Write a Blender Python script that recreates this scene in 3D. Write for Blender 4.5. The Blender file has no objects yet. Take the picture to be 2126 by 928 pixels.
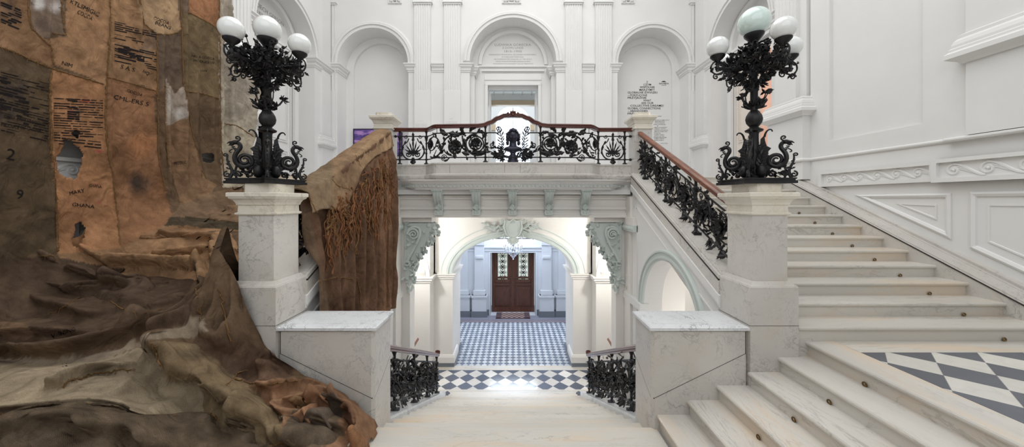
import bpy, math, random
import numpy as np
from mathutils import Vector, Matrix
from mathutils.geometry import tessellate_polygon
PI = math.pi
scene = bpy.context.scene
COL = scene.collection

# ------------------------------------------------------------------ camera
F, CX, HY = 695.0, 1065.0, 417.0          # focal length and principal point measured on the 2126 px wide frame
ZC = 2.41
cam = bpy.data.cameras.new('camera')
cam.sensor_width = 36.0
cam.lens = 36.0 * F / 2126.0
cam.shift_x = -2.0 / 2126.0
cam.shift_y = -47.0 / 2126.0
cam.clip_start = 0.05
cam_o = bpy.data.objects.new('camera', cam)
cam_o.location = (0, 0, ZC)
cam_o.rotation_euler = (PI / 2, 0, 0)
COL.objects.link(cam_o)
scene.camera = cam_o
# ------------------------------------------------------------------ world, lights, exposure
w = bpy.data.worlds.new('sky'); scene.world = w; w.use_nodes = True
bg = w.node_tree.nodes['Background']
bg.inputs[0].default_value = (0.86, 0.93, 1.0, 1); bg.inputs[1].default_value = 1.0
scene.view_settings.view_transform = 'Standard'
scene.view_settings.look = 'None'
scene.view_settings.exposure = -0.72
scene.view_settings.gamma = 1.0
scene.view_settings.use_curve_mapping = False

def area(name, loc, rot, sx, sy, power, color=(1, 1, 1)):
    l = bpy.data.lights.new(name, 'AREA'); l.shape = 'RECTANGLE'
    l.size = sx; l.size_y = sy; l.energy = power; l.color = color
    o = bpy.data.objects.new(name, l); o.location = loc; o.rotation_euler = rot
    COL.objects.link(o); return o
def point(name, loc, power, r=.1, color=(1, 1, 1)):
    l = bpy.data.lights.new(name, 'POINT'); l.energy = power; l.color = color; l.shadow_soft_size = r
    o = bpy.data.objects.new(name, l); o.location = loc; COL.objects.link(o); return o
area('skylight_light', (0, 5.2, 11.6), (0, 0, 0), 9.0, 9.5, 1080, (1.0, .99, .965))
area('rear_fill_light', (0, -1.9, 6.6), (math.radians(-68), 0, PI), 9.0, 4.6, 260, (.98, .985, 1.0))  # added fill from behind the camera, brightens the marble fronts
point('landing_lamp_left', (-2.7, 8.3, 1.3), 175, .12, (1, .99, .975))
point('landing_lamp_right', (2.7, 8.3, 1.3), 175, .12, (1, .99, .975))
point('passage_lamp_right', (4.2, 5.6, -.4), 120, .15, (1, .95, .9))
point('passage_lamp_left', (-4.2, 5.6, -.4), 40, .15, (1, .95, .9))
area('vestibule_daylight', (0, 13.2, 1.95), (0, 0, 0), 4.5, 2.4, 230, (.76, .84, 1.0))
area('transom_daylight', (0, 14.6, 1.05), (math.radians(-60), 0, 0), 2.0, .8, 110, (.78, .88, 1.0))
area('rear_room_light', (0, 15.0, 8.4), (0, 0, 0), 5.0, 4.0, 300, (.85, .93, 1.0))
point('side_room_light', (8.2, 9.2, 6.0), 160, .3, (1, .92, .87))

# ------------------------------------------------------------------ small helpers
def P(x, y, Y):
    "photo measurement (x, y) at depth Y -> point in the room"
    return Vector(((x - CX) * Y / F, Y, ZC - (y - HY) * Y / F))
def lin(c):
    c = c / 255.0
    return c / 12.92 if c <= .04045 else ((c + .055) / 1.055) ** 2.4
def rgb(r, g, b): return (lin(r), lin(g), lin(b), 1)

def tag(o, label=None, cat=None, group=None, kind=None):
    if label: o['label'] = label
    if cat: o['category'] = cat
    if group: o['group'] = group
    if kind: o['kind'] = kind
    return o
def thing(name, label, cat, loc=(0, 0, 0), group=None):
    o = bpy.data.objects.new(name, None); o.empty_display_size = .1; COL.objects.link(o)
    o.location = loc
    return tag(o, label, cat, group)

class MB:
    "collects shapes, built as ONE mesh object"
    def __init__(s): s.v = []; s.f = []; s.m = []
    def add(s, vs, fs, mi=0):
        n = len(s.v); s.v.extend([tuple(p) for p in vs]); s.f.extend([tuple(i + n for i in f) for f in fs])
        s.m.extend([mi] * len(fs)); return s
    def box(s, x0, x1, y0, y1, z0, z1):
        v = [(x, y, z) for x in (x0, x1) for y in (y0, y1) for z in (z0, z1)]
        return s.add(v, [(0, 1, 3, 2), (4, 6, 7, 5), (0, 4, 5, 1), (2, 3, 7, 6), (0, 2, 6, 4), (1, 5, 7, 3)])
    def hexa(s, v):   # 8 points, same order as box
        return s.add(v, [(0, 1, 3, 2), (4, 6, 7, 5), (0, 4, 5, 1), (2, 3, 7, 6), (0, 2, 6, 4), (1, 5, 7, 3)])
    def prism(s, poly, fn, a, b, holes=()):
        "poly in 2D (with holes) extruded between a and b; fn(u, v, d) -> 3D"
        loops = [list(poly)] + [list(h) for h in holes]
        flat = [p for l in loops for p in l]
        tris = tessellate_polygon([[Vector((p[0], p[1], 0)) for p in l] for l in loops])
        n = len(flat)
        vs = [fn(u, v, a) for u, v in flat] + [fn(u, v, b) for u, v in flat]
        fs = [tuple(t) for t in tris] + [tuple(i + n for i in reversed(t)) for t in tris]
        k = 0
        for l in loops:
            m = len(l)
            for i in range(m):
                j = (i + 1) % m
                fs.append((k + i, k + j, k + j + n, k + i + n))
            k += m
        return s.add(vs, fs)
    def sweep(s, pts, nrm, bi, prof, closed=False, cap=True):
        "profile (a along nrm, b along bi) carried along pts; profile is a closed loop"
        prof = [(q[0] if q[0] != 0 else -.006, q[1] if q[1] != 0 else -.006) for q in prof] if not closed or True else prof
        n, m = len(pts), len(prof); vs = []
        for i in range(n):
            p = Vector(pts[i]); a = Vector(nrm[i]); b = Vector(bi[i])
            vs += [p + a * q[0] + b * q[1] for q in prof]
        fs = []
        for i in range(n if closed else n - 1):
            j = (i + 1) % n
            for k in range(m):
                l = (k + 1) % m
                fs.append((i * m + k, i * m + l, j * m + l, j * m + k))
        if cap and not closed:
            fs.append(tuple(reversed(range(m)))); fs.append(tuple(range((n - 1) * m, n * m)))
        return s.add(vs, fs)
    def mould(s, path, prof, closed=False, side=1, zz=0.0):
        "profile (out, z) round a plan path [(x, y)], mitred; out points to the right of travel * side"
        n = len(path); nr = []
        P2 = [Vector((p[0], p[1])) for p in path]
        for i in range(n):
            def d(a, b):
                t = (b - a).normalized(); return Vector((t.y, -t.x)) * side
            if closed or 0 < i < n - 1:
                n1 = d(P2[i - 1], P2[i]); n2 = d(P2[i], P2[(i + 1) % n])
                q = (n1 + n2).normalized(); q = q / max(.3, q.dot(n1))
            elif i == 0: q = d(P2[0], P2[1])
            else: q = d(P2[-2], P2[-1])
            nr.append((q.x, q.y, 0))
        return s.sweep([(p[0], p[1], zz) for p in path], nr, [(0, 0, 1)] * n, prof, closed)
    def tube(s, pts, r, sides=6, cap=True):
        pts = [Vector(p) for p in pts]; n = len(pts)
        if n < 2: return s
        rr = r if isinstance(r, (list, tuple)) else [r] * n
        vs = []; up = None
        for i in range(n):
            t = (pts[min(i + 1, n - 1)] - pts[max(i - 1, 0)])
            if t.length < 1e-9: t = Vector((0, 0, 1))
            t.normalize()
            if up is None:
                up = Vector((0, 0, 1)) if abs(t.z) < .9 else Vector((1, 0, 0))
            a = up - t * up.dot(t)
            if a.length < 1e-6: a = t.orthogonal()
            a.normalize(); up = a; b = t.cross(a)
            for k in range(sides):
                an = 2 * PI * k / sides
                vs.append(pts[i] + (a * math.cos(an) + b * math.sin(an)) * rr[i])
        fs = []
        for i in range(n - 1):
            for k in range(sides):
                l = (k + 1) % sides
                fs.append((i * sides + k, i * sides + l, (i + 1) * sides + l, (i + 1) * sides + k))
        if cap:
            fs.append(tuple(reversed(range(sides)))); fs.append(tuple(range((n - 1) * sides, n * sides)))
        return s.add(vs, fs)
    def lathe(s, prof, c=(0, 0, 0), seg=20, wob=None):
        "prof [(r, z)] turned about a vertical axis through c; wob(angle, z) multiplies r"
        vs = []; n = len(prof)
        for r, z in prof:
            for k in range(seg):
                a = 2 * PI * k / seg; q = r * (wob(a, z) if wob else 1)
                vs.append((c[0] + q * math.cos(a), c[1] + q * math.sin(a), c[2] + z))
        fs = []
        for i in range(n - 1):
            for k in range(seg):
                l = (k + 1) % seg
                fs.append((i * seg + k, i * seg + l, (i + 1) * seg + l, (i + 1) * seg + k))
        fs.append(tuple(reversed(range(seg)))); fs.append(tuple(range((n - 1) * seg, n * seg)))
        return s.add(vs, fs)
    def ball(s, c, rx, ry=None, rz=None, seg=12, rings=8, fn=None):
        ry = rx if ry is None else ry; rz = rx if rz is None else rz
        vs = [(0, 0, 1)]
        for i in range(1, rings):
            p = PI * i / rings
            for k in range(seg):
                a = 2 * PI * k / seg
                vs.append((math.sin(p) * math.cos(a), math.sin(p) * math.sin(a), math.cos(p)))
        vs.append((0, 0, -1))
        out = []
        for v in vs:
            q = fn(Vector(v)) if fn else v
            out.append((c[0] + q[0] * rx, c[1] + q[1] * ry, c[2] + q[2] * rz))
        fs = [(0, 1 + k, 1 + (k + 1) % seg) for k in range(seg)]
        for i in range(rings - 2):
            for k in range(seg):
                a = 1 + i * seg; l = (k + 1) % seg
                fs.append((a + k, a + seg + k, a + seg + l, a + l))
        e = len(vs) - 1; a = 1 + (rings - 2) * seg
        fs += [(a + k, e, a + (k + 1) % seg) for k in range(seg)]
        return s.add(out, fs)
    def leaf(s, p, d, n, L, W, curl=.25, th=.006):
        "a thick curled leaf from p along d, face normal n"
        p = Vector(p); d = Vector(d).normalized(); n = Vector(n)
        n = (n - d * n.dot(d))
        n = n.normalized() if n.length > 1e-6 else d.orthogonal().normalized()
        sd = d.cross(n)
        row = [(0, .12), (.28, .8), (.42, .55), (.62, 1.0), (.8, .55), (1, .03)]
        vs = []
        for t, wd in row:
            c = p + d * (L * t) + n * (L * curl * t * t)
            for k, q in ((-1, -.15), (0, .2), (1, -.15)):
                vs.append(c + sd * (k * W * .5 * wd) + n * (q * W * .5))
        m = len(vs)
        vs += [v - n * th for v in vs]
        fs = []
        for i in range(len(row) - 1):
            for k in range(2):
                a = i * 3 + k
                fs.append((a, a + 1, a + 4, a + 3)); fs.append((m + a, m + a + 3, m + a + 4, m + a + 1))
            a = i * 3
            fs.append((a, a + 3, m + a + 3, m + a)); fs.append((a + 2, m + a + 2, m + a + 5, a + 5))
        return s.add(vs, fs)
    def build(s, name, mat, parent=None, smooth=False, loc=None, kind=None):
        me = bpy.data.meshes.new(name)
        o = bpy.data.objects.new(name, me); COL.objects.link(o)
        base = Vector(loc) if loc is not None else Vector((0, 0, 0))
        if parent is not None and loc is None:
            q = parent; base = Vector((0, 0, 0))
            while q is not None: base += q.location; q = q.parent
        me.from_pydata([tuple(Vector(v) - base) for v in s.v], [], s.f)
        me.validate(verbose=False)
        mats = mat if isinstance(mat, (list, tuple)) else [mat]
        for mm in mats: me.materials.append(mm)
        if len(mats) > 1 and len(s.m) == len(me.polygons):
            me.polygons.foreach_set('material_index', s.m)
        if smooth:
            me.polygons.foreach_set('use_smooth', [True] * len(me.polygons))
            try: me.set_sharp_from_angle(angle=math.radians(40))
            except Exception: pass
        me.update()
        # consistent outward normals
        import bmesh
        b = bmesh.new(); b.from_mesh(me); bmesh.ops.recalc_face_normals(b, faces=b.faces); b.to_mesh(me); b.free()
        if parent is not None:
            o.parent = parent
        else:
            o.location = base
        if kind: o['kind'] = kind
        return o
def struct(name, mb, mat, smooth=False): return mb.build(name, mat, None, smooth, kind='structure')
_tn = [0]
def trim(mb, mat, smooth=False):
    _tn[0] += 1
    return struct('trim_%d' % _tn[0], mb, mat, smooth)

# ------------------------------------------------------------------ materials
def newmat(name, base=(.8, .8, .8, 1), rough=.6, metal=0, spec=.5):
    m = bpy.data.materials.new(name); m.use_nodes = True
    b = m.node_tree.nodes['Principled BSDF']
    b.inputs['Base Color'].default_value = base
    b.inputs['Roughness'].default_value = rough
    b.inputs['Metallic'].default_value = metal
    b.inputs['Specular IOR Level'].default_value = spec
    return m, m.node_tree, b
def N(nt, typ, **kw):
    n = nt.nodes.new(typ)
    for k, v in kw.items():
        if hasattr(n, k) and not k.startswith('_'): setattr(n, k, v)
    return n
def noise(nt, vec, scale, detail=4, rough=.5, dist=0):
    n = N(nt, 'ShaderNodeTexNoise'); n.inputs['Scale'].default_value = scale
    n.inputs['Detail'].default_value = detail; n.inputs['Roughness'].default_value = rough
    n.inputs['Distortion'].default_value = dist
    nt.links.new(vec, n.inputs['Vector']); return n
def ramp(nt, fac, stops):
    r = N(nt, 'ShaderNodeValToRGB')
    e = r.color_ramp.elements
    while len(e) < len(stops): e.new(.5)
    for k, (p, c) in enumerate(stops):
        e[k].position = p; e[k].color = c
    nt.links.new(fac, r.inputs['Fac']); return r
def mixc(nt, fac, a, b, mode='MIX'):
    m = N(nt, 'ShaderNodeMix', data_type='RGBA', blend_type=mode)
    for sock, val in ((0, fac), (6, a), (7, b)):
        if hasattr(val, 'links') or hasattr(val, 'is_linked'): nt.links.new(val, m.inputs[sock])
        else: m.inputs[sock].default_value = val
    return m.outputs[2]
def objvec(nt, sc=(1, 1, 1), rot=(0, 0, 0), loc=(0, 0, 0)):
    g = N(nt, 'ShaderNodeNewGeometry')
    mp = N(nt, 'ShaderNodeMapping'); mp.inputs['Scale'].default_value = sc
    mp.inputs['Rotation'].default_value = rot; mp.inputs['Location'].default_value = loc
    nt.links.new(g.outputs['Position'], mp.inputs['Vector']); return mp.outputs['Vector']
def bump(nt, b, h, strength=.2, dist=.01):
    n = N(nt, 'ShaderNodeBump'); n.inputs['Strength'].default_value = strength
    n.inputs['Distance'].default_value = dist
    nt.links.new(h, n.inputs['Height']); nt.links.new(n.outputs[0], b.inputs['Normal'])

def plaster(name, c, rough=.55):
    m, nt, b = newmat(name, rough=rough, spec=.25)
    v = objvec(nt); n = noise(nt, v, 1.3, 5)
    d = tuple(x * .955 for x in c[:3]) + (1,)
    r = ramp(nt, n.outputs['Fac'], [(.3, d), (.7, c)])
    nt.links.new(r.outputs[0], b.inputs['Base Color'])
    n2 = noise(nt, v, 60, 3); bump(nt, b, n2.outputs['Fac'], .06, .01)
    return m
def marble(name, base, vein, warm, vsc=2.2, vstr=.8, rough=.28, streak=(1, 1, 1), warmth=.4, fine=1.0):
    m, nt, b = newmat(name, rough=rough, spec=.5)
    v = objvec(nt, streak)
    big = noise(nt, v, .9, 4, .5, .4)
    c1 = ramp(nt, big.outputs['Fac'], [(.35, base), (.75, tuple(x * .82 for x in base[:3]) + (1,))])
    # thin veins: where a distorted noise crosses its mid value
    out = c1.outputs[0]
    for sc, wd, st, dist in ((vsc, .018, vstr, 1.2), (vsc * 2.7, .022, vstr * .6 * fine, 1.8)):
        n = noise(nt, v, sc, 7, .62, dist)
        s = N(nt, 'ShaderNodeMath', operation='SUBTRACT'); nt.links.new(n.outputs['Fac'], s.inputs[0]); s.inputs[1].default_value = .5
        a = N(nt, 'ShaderNodeMath', operation='ABSOLUTE'); nt.links.new(s.outputs[0], a.inputs[0])
        k = N(nt, 'ShaderNodeMapRange'); nt.links.new(a.outputs[0], k.inputs[0])
        k.inputs[1].default_value = 0; k.inputs[2].default_value = wd; k.inputs[3].default_value = st; k.inputs[4].default_value = 0
        msk = noise(nt, v, sc * .6, 2)
        mr = N(nt, 'ShaderNodeMapRange'); nt.links.new(msk.outputs['Fac'], mr.inputs[0])
        mr.inputs[1].default_value = .42; mr.inputs[2].default_value = .62
        mu = N(nt, 'ShaderNodeMath', operation='MULTIPLY'); nt.links.new(k.outputs[0], mu.inputs[0]); nt.links.new(mr.outputs[0], mu.inputs[1])
        out = mixc(nt, mu.outputs[0], out, vein)
    wn = noise(nt, v, 1.7, 5, .65)
    wr = N(nt, 'ShaderNodeMapRange'); nt.links.new(wn.outputs['Fac'], wr.inputs[0])
    wr.inputs[1].default_value = .5; wr.inputs[2].default_value = .72; wr.inputs[4].default_value = warmth
    out = mixc(nt, wr.outputs[0], out, warm)
    nt.links.new(out, b.inputs['Base Color'])
    return m
def checker(name, c1, c2, diag, ox, oy, rough=.22, vein=None, grout=(.25, .24, .24, 1), gw=.02):
    "squares set at 45 degrees with diagonal `diag`, one vertex at (ox, oy)"
    m, nt, b = newmat(name, rough=rough)
    e = diag / math.sqrt(2)
    g = N(nt, 'ShaderNodeNewGeometry'); sx = N(nt, 'ShaderNodeSeparateXYZ'); nt.links.new(g.outputs['Position'], sx.inputs[0])
    def lincomb(a, bb, c):
        m1 = N(nt, 'ShaderNodeMath', operation='MULTIPLY'); nt.links.new(sx.outputs[0], m1.inputs[0]); m1.inputs[1].default_value = a
        m2 = N(nt, 'ShaderNodeMath', operation='MULTIPLY_ADD'); nt.links.new(sx.outputs[1], m2.inputs[0]); m2.inputs[1].default_value = bb; nt.links.new(m1.outputs[0], m2.inputs[2])
        m3 = N(nt, 'ShaderNodeMath', operation='ADD'); nt.links.new(m2.outputs[0], m3.inputs[0]); m3.inputs[1].default_value = c + 200
        return m3.outputs[0]
    q = 1 / (math.sqrt(2) * e)
    u = lincomb(q, q, -(ox + oy) * q); v = lincomb(q, -q, -(ox - oy) * q)
    fl = []
    edge = []
    for t in (u, v):
        f = N(nt, 'ShaderNodeMath', operation='FLOOR'); nt.links.new(t, f.inputs[0]); fl.append(f.outputs[0])
        fr = N(nt, 'ShaderNodeMath', operation='FRACT'); nt.links.new(t, fr.inputs[0])
        s = N(nt, 'ShaderNodeMath', operation='SUBTRACT'); nt.links.new(fr.outputs[0], s.inputs[0]); s.inputs[1].default_value = .5
        a = N(nt, 'ShaderNodeMath', operation='ABSOLUTE'); nt.links.new(s.outputs[0], a.inputs[0]); edge.append(a.outputs[0])
    ad = N(nt, 'ShaderNodeMath', operation='ADD'); nt.links.new(fl[0], ad.inputs[0]); nt.links.new(fl[1], ad.inputs[1])
    md = N(nt, 'ShaderNodeMath', operation='MODULO'); nt.links.new(ad.outputs[0], md.inputs[0]); md.inputs[1].default_value = 2
    rd = N(nt, 'ShaderNodeMath', operation='GREATER_THAN'); nt.links.new(md.outputs[0], rd.inputs[0]); rd.inputs[1].default_value = .5
    # per-tile shade
    cmb = N(nt, 'ShaderNodeCombineXYZ'); nt.links.new(fl[0], cmb.inputs[0]); nt.links.new(fl[1], cmb.inputs[1])
    wn = N(nt, 'ShaderNodeTexWhiteNoise'); nt.links.new(cmb.outputs[0], wn.inputs[0])
    nz = noise(nt, objvec(nt), 6, 6, .6, 1.0)
    base = mixc(nt, rd.outputs[0], c1, c2)
    t1 = N(nt, 'ShaderNodeMapRange'); nt.links.new(wn.outputs['Value'], t1.inputs[0]); t1.inputs[3].default_value = .82; t1.inputs[4].default_value = 1.08
    t2 = N(nt, 'ShaderNodeMapRange'); nt.links.new(nz.outputs['Fac'], t2.inputs[0]); t2.inputs[3].default_value = .8; t2.inputs[4].default_value = 1.15
    mm = N(nt, 'ShaderNodeMath', operation='MULTIPLY'); nt.links.new(t1.outputs[0], mm.inputs[0]); nt.links.new(t2.outputs[0], mm.inputs[1])
    gr = N(nt, 'ShaderNodeCombineColor')
    for k in range(3): nt.links.new(mm.outputs[0], gr.inputs[k])
    base = mixc(nt, 1.0, base, gr.outputs[0], 'MULTIPLY')
    mx = N(nt, 'ShaderNodeMath', operation='MAXIMUM'); nt.links.new(edge[0], mx.inputs[0]); nt.links.new(edge[1], mx.inputs[1])
    gt = N(nt, 'ShaderNodeMath', operation='GREATER_THAN'); nt.links.new(mx.outputs[0], gt.inputs[0]); gt.inputs[1].default_value = .5 - gw * .5
    base = mixc(nt, gt.outputs[0], base, grout)
    nt.links.new(base, b.inputs['Base Color'])
    return m

M = {}
M['white'] = plaster('white_plaster', rgb(229, 228, 226))
M['cream'] = plaster('warm_white_plaster', rgb(231, 228, 223))
M['orn'] = plaster('grey_green_plaster', rgb(203, 211, 207), .7)
M['blue'] = plaster('cool_lit_white_paint', rgb(214, 218, 223))  # white vestibule walls, with their cool daylight tinted into the colour
M['greybase'] = plaster('grey_skirting_paint', rgb(120, 126, 134))
M['pink'] = plaster('pink_wall_paint', rgb(226, 204, 192))
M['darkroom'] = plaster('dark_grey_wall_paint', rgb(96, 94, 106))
M['marble'] = marble('veined_white_marble', rgb(210, 206, 200), rgb(118, 116, 116), rgb(198, 188, 174), 3.4, .6, .3, warmth=.5)
M['cap'] = marble('warm_cap_marble', rgb(232, 226, 212), rgb(160, 152, 142), rgb(214, 198, 172), 1.6, .6, .32, warmth=.6)
M['step'] = marble('worn_step_marble', rgb(214, 210, 202), rgb(146, 142, 136), rgb(222, 196, 164), 2.4, .6, .3, (.35, 2.2, 1.2), .75, .7)
M['stepy'] = marble('worn_step_marble_lengthwise', rgb(214, 210, 203), rgb(146, 142, 136), rgb(222, 196, 164), 2.4, .6, .3, (2.2, .35, 1.2), .75, .7)
M['slab'] = marble('grey_veined_slab_marble', rgb(226, 228, 230), rgb(120, 122, 126), rgb(214, 214, 212), 3.6, .8, .2, (1, 1, 1), .3)
M['iron'], _nt, _b = newmat('black_cast_iron', rgb(33, 32, 34), .42, .35)
M['gap'], _, _ = newmat('dark_joint', rgb(52, 48, 46), .8)
M['brass'], _, _ = newmat('aged_brass', rgb(122, 98, 62), .35, .9)
M['chrome'], _, _ = newmat('polished_silver_metal', rgb(200, 204, 210), .18, .9)
M['ink'], _, _ = newmat('black_print', rgb(36, 34, 38), .8)
M['inkred'], _, _ = newmat('red_print', rgb(140, 38, 42), .85)
M['greyink'], _, _ = newmat('grey_lettering', rgb(150, 148, 146), .8)
def woodmat(name, a, bcol, sc=(2, 30, 30), rough=.3):
    m, nt, b = newmat(name, rough=rough, spec=.5)
    n = noise(nt, objvec(nt, sc), 1.0, 6, .6, .6)
    r = ramp(nt, n.outputs['Fac'], [(.3, a), (.7, bcol)])
    nt.links.new(r.outputs[0], b.inputs['Base Color']); return m
M['rail'] = woodmat('polished_mahogany', rgb(92, 52, 38), rgb(142, 88, 62), (14, 3, 14), .28)
M['railx'] = woodmat('dark_polished_mahogany', rgb(64, 30, 26), rgb(104, 54, 42), (3, 14, 14), .25)
M['doorwood'] = woodmat('dark_oak', rgb(62, 38, 30), rgb(108, 66, 50), (30, 30, 3), .35)
def glassy(name):
    m, nt, b = newmat(name, rgb(232, 234, 232), .08, 0, .6)
    b.inputs['Subsurface Weight'].default_value = .25
    b.inputs['Subsurface Radius'].default_value = (.1, .1, .1)
    b.inputs['Coat Weight'].default_value = .5
    return m
M['globe'] = glassy('opal_glass')
M['globeg'] = glassy('greenish_opal_glass'); M['globeg'].node_tree.nodes['Principled BSDF'].inputs['Base Color'].default_value = rgb(214, 230, 224)
def emis(name, c, s):
    m, nt, b = newmat(name, c); b.inputs['Emission Color'].default_value = c; b.inputs['Emission Strength'].default_value = s; return m
M['daylit'] = emis('bright_daylit_glass', (.84, .92, 1, 1), 3.2)
M['daydoor'] = emis('daylit_door_glass', (.86, .93, .84, 1), 1.0)
M['skyglass'] = emis('daylit_ceiling_glass', (.72, .8, .82, 1), .42)
M['crystal'], _nt, _b = newmat('cut_crystal', (.9, .93, 1, 1), .05, 0, .8); _b.inputs['Transmission Weight'].default_value = .6
# ================================================================== THE SETTING
FL = .93          # side landings
UP = 2.945        # upper hall floor
LO = -2.48        # lower landing
VE = -2.64        # vestibule floor
R_, T_ = .155, .316
frontal = lambda Y0: (lambda u, v, d: (u, Y0 + d, v))
def sidep(X0): return lambda u, v, d: (X0 + d, u, v)
def arc(cx, cz, rx, rz, n=40, a0=PI, a1=0):
    return [(cx + rx * math.cos(a0 + (a1 - a0) * i / n), cz + rz * math.sin(a0 + (a1 - a0) * i / n)) for i in range(n + 1)]
def arch_hole(cx, z0, zs, r, rz=None, n=36):
    rz = rz or r
    return [(cx - r, z0)] + arc(cx, zs, r, rz, n) + [(cx + r, z0)]
def arched(x0, x1, z0, z1, cx, zs, r, rz=None, n=36):
    "outline of a wall piece with an arch cut up from its foot"
    return [(x0, z0), (cx - r, z0)] + arc(cx, zs, r, rz or r, n) + [(cx + r, z0), (x1, z0), (x1, z1), (x0, z1)]
def arch_mould(mb, fn, cx, zs, r, prof, rz=None, z0=None, n=48, stilt=True):
    "profile (radially out, towards the room) round an arch; fn(u, v, d): d < 0 towards the room"
    rz = rz or r
    pts = arc(cx, zs, r, rz, n); P3 = []; nn = []; bb = []
    o = Vector(fn(0, 0, 0)); du = Vector(fn(1, 0, 0)) - o; dv = Vector(fn(0, 1, 0)) - o; dd = Vector(fn(0, 0, 1)) - o
    L = []
    if z0 is not None: L.append((cx - r, z0, -1, 0))
    for i, (u, v) in enumerate(pts):
        a = PI - PI * i / n; c, s_ = math.cos(a) * rz, math.sin(a) * r; h = math.hypot(c, s_)
        L.append((u, v, c / h, s_ / h))
    if z0 is not None: L.append((cx + r, z0, 1, 0))
    for u, v, a, b in L:
        P3.append(fn(u, v, 0)); nn.append(du * a + dv * b); bb.append(-dd)
    mb.sweep(P3, nn, bb, prof)
def arch_beads(mb, fn, cx, zs, r, off, size, step, rz=None):
    rz = rz or r; n = max(8, int(PI * (r + rz) / 2 / step))
    for i in range(n + 1):
        a = PI * i / n
        c = fn(cx + (r + off) * math.cos(a), zs + (rz + off) * math.sin(a), 0)
        o = Vector(fn(0, 0, 0)); dd = Vector(fn(0, 0, 1)) - o
        mb.ball(Vector(c) - dd * size * .9, size, size, size, 6, 4)
ARCHP = [(-.0, 0), (-.0, .05), (.05, .06), (.055, .035), (.10, .035), (.105, .08), (.15, .08), (.155, .05), (.19, .06), (.23, .03), (.235, 0)]
CORN = [(0, 0), (.02, 0), (.03, .05), (.05, .06), (.05, .12), (.10, .17), (.10, .20), (.14, .24), (.14, .27), (0, .27)]   # spring cornice, .27 tall

# ---- upper hall: back wall with two niches and the central portal
YB = 11.4
NCX, NR, ZS = 4.77, 1.21, 7.06
CR, CZS = 1.475, 7.16
b = MB()
outer = [(-6.45, UP - .1), (6.45, UP - .1), (6.45, 11.2), (-6.45, 11.2)]
b.prism(outer, frontal(YB), 0, .62, [arch_hole(s_ * NCX, UP - .05, ZS, NR) for s_ in (-1, 1)] + [arch_hole(0, UP - .05, CZS, CR)])
struct('wall_back', b, M['white'])
# niche backs with their inner recessed arch
for s_ in (-1, 1):
    b = MB(); x = s_ * NCX
    xi = s_ * 4.74
    b.prism([(x - 1.5, UP - .05), (x + 1.5, UP - .05), (x + 1.5, 8.7), (x - 1.5, 8.7)], frontal(YB + .62), 0, .1, [arch_hole(xi, UP, ZS + .02, .98)])
    b.box(x - 1.5, x + 1.5, YB + .72, YB + .8, UP - .05, 8.7)
    trim(b, M['white'])
# portal back: tympanum wall with door opening
YP = YB + .62
DW, DH = .90, ZC + 239 * YP / F
b = MB()
b.prism([(-1.7, UP - .05), (1.7, UP - .05), (1.7, 9.0), (-1.7, 9.0)], frontal(YP), 0, .1, [[(-DW, UP), (-DW, DH), (DW, DH), (DW, UP)], arch_hole(0, 7.26, 7.3, 1.13)])
b.box(-1.7, -DW, YP + .1, YP + .3, UP, 9.0); b.box(DW, 1.7, YP + .1, YP + .3, UP, 9.0); b.box(-DW, DW, YP + .1, YP + .3, DH, 9.0)
trim(b, M['white'])
b = MB()
for (x0, x1, z0, z1, d) in ((-1.0, -DW, UP, DH + .1, .07), (DW, 1.0, UP, DH + .1, .07), (-1.0, 1.0, DH, DH + .12, .08), (-1.02, 1.02, DH + .2, DH + .42, .03), (-1.12, 1.12, DH + .5, DH + .56, .08), (-1.22, 1.22, 7.2, 7.245, .07)):
    b.box(x0, x1, YP - d, YP + .02, z0, z1)
arch_mould(b, frontal(YP), 0, 7.3, 1.13, [(0, 0), (0, .03), (.05, .05), (.1, .05), (.13, .02), (.14, 0)])
trim(b, M['white'])
# arch mouldings on the back wall
for cx, r, zs in ((-NCX, NR, ZS + .02), (NCX, NR, ZS + .02), (0, CR, CZS)):
    b = MB(); arch_mould(b, frontal(YB), cx, zs, r, ARCHP)
    arch_beads(b, frontal(YB), cx, zs, r, .215, .022, .075)
    arch_beads(b, frontal(YB), cx, zs, r, .13, .0, .3) if False else None
    trim(b, M['white'])
# spring cornices, broken round the pilasters and turned into the reveals
ZCN = ZS - .27
def cornice(path, z=ZCN, side=1, prof=CORN, dent=True, mat='white'):
    b = MB(); b.mould(path, [(o, q + z) for o, q in prof], False, side)
    if dent:
        for i in range(len(path) - 1):
            a, c = Vector(path[i]), Vector(path[i + 1]); L = (c - a).length
            if L < .15: continue
            t = (c - a) / L; n = Vector((t.y, -t.x)) * side; k = int(L / .055)
            for j in range(k):
                p = a + t * (L * (j + .5) / k) + n * .055
                b.box(p.x - .014, p.x + .014, p.y - .014, p.y + .014, z + .13, z + .165)
    trim(b, M[mat])
for s_ in (-1, 1):
    xo, xi = s_ * (NCX + NR), s_ * (NCX - NR)
    cornice([(s_ * 6.2, YB), (xo, YB), (xo, YB + .6)], side=-s_)
    cornice([(xi, YB + .3), (xi, YB), (s_ * 3.30, YB)], side=-s_)
    cornice([(s_ * 2.76, YB), (s_ * 2.34, YB)], side=-s_)
    cornice([(s_ * 1.80, YB), (s_ * CR, YB), (s_ * CR, YB + .3), (s_ * 1.32, YB + .3), (s_ * 1.32, YB + .62)], side=-s_)
    b = MB(); b.box(min(s_ * 1.34, s_ * 1.5), max(s_ * 1.34, s_ * 1.5), YB + .3, YB + .62, UP, ZCN + .02); trim(b, M['white'])
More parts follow.
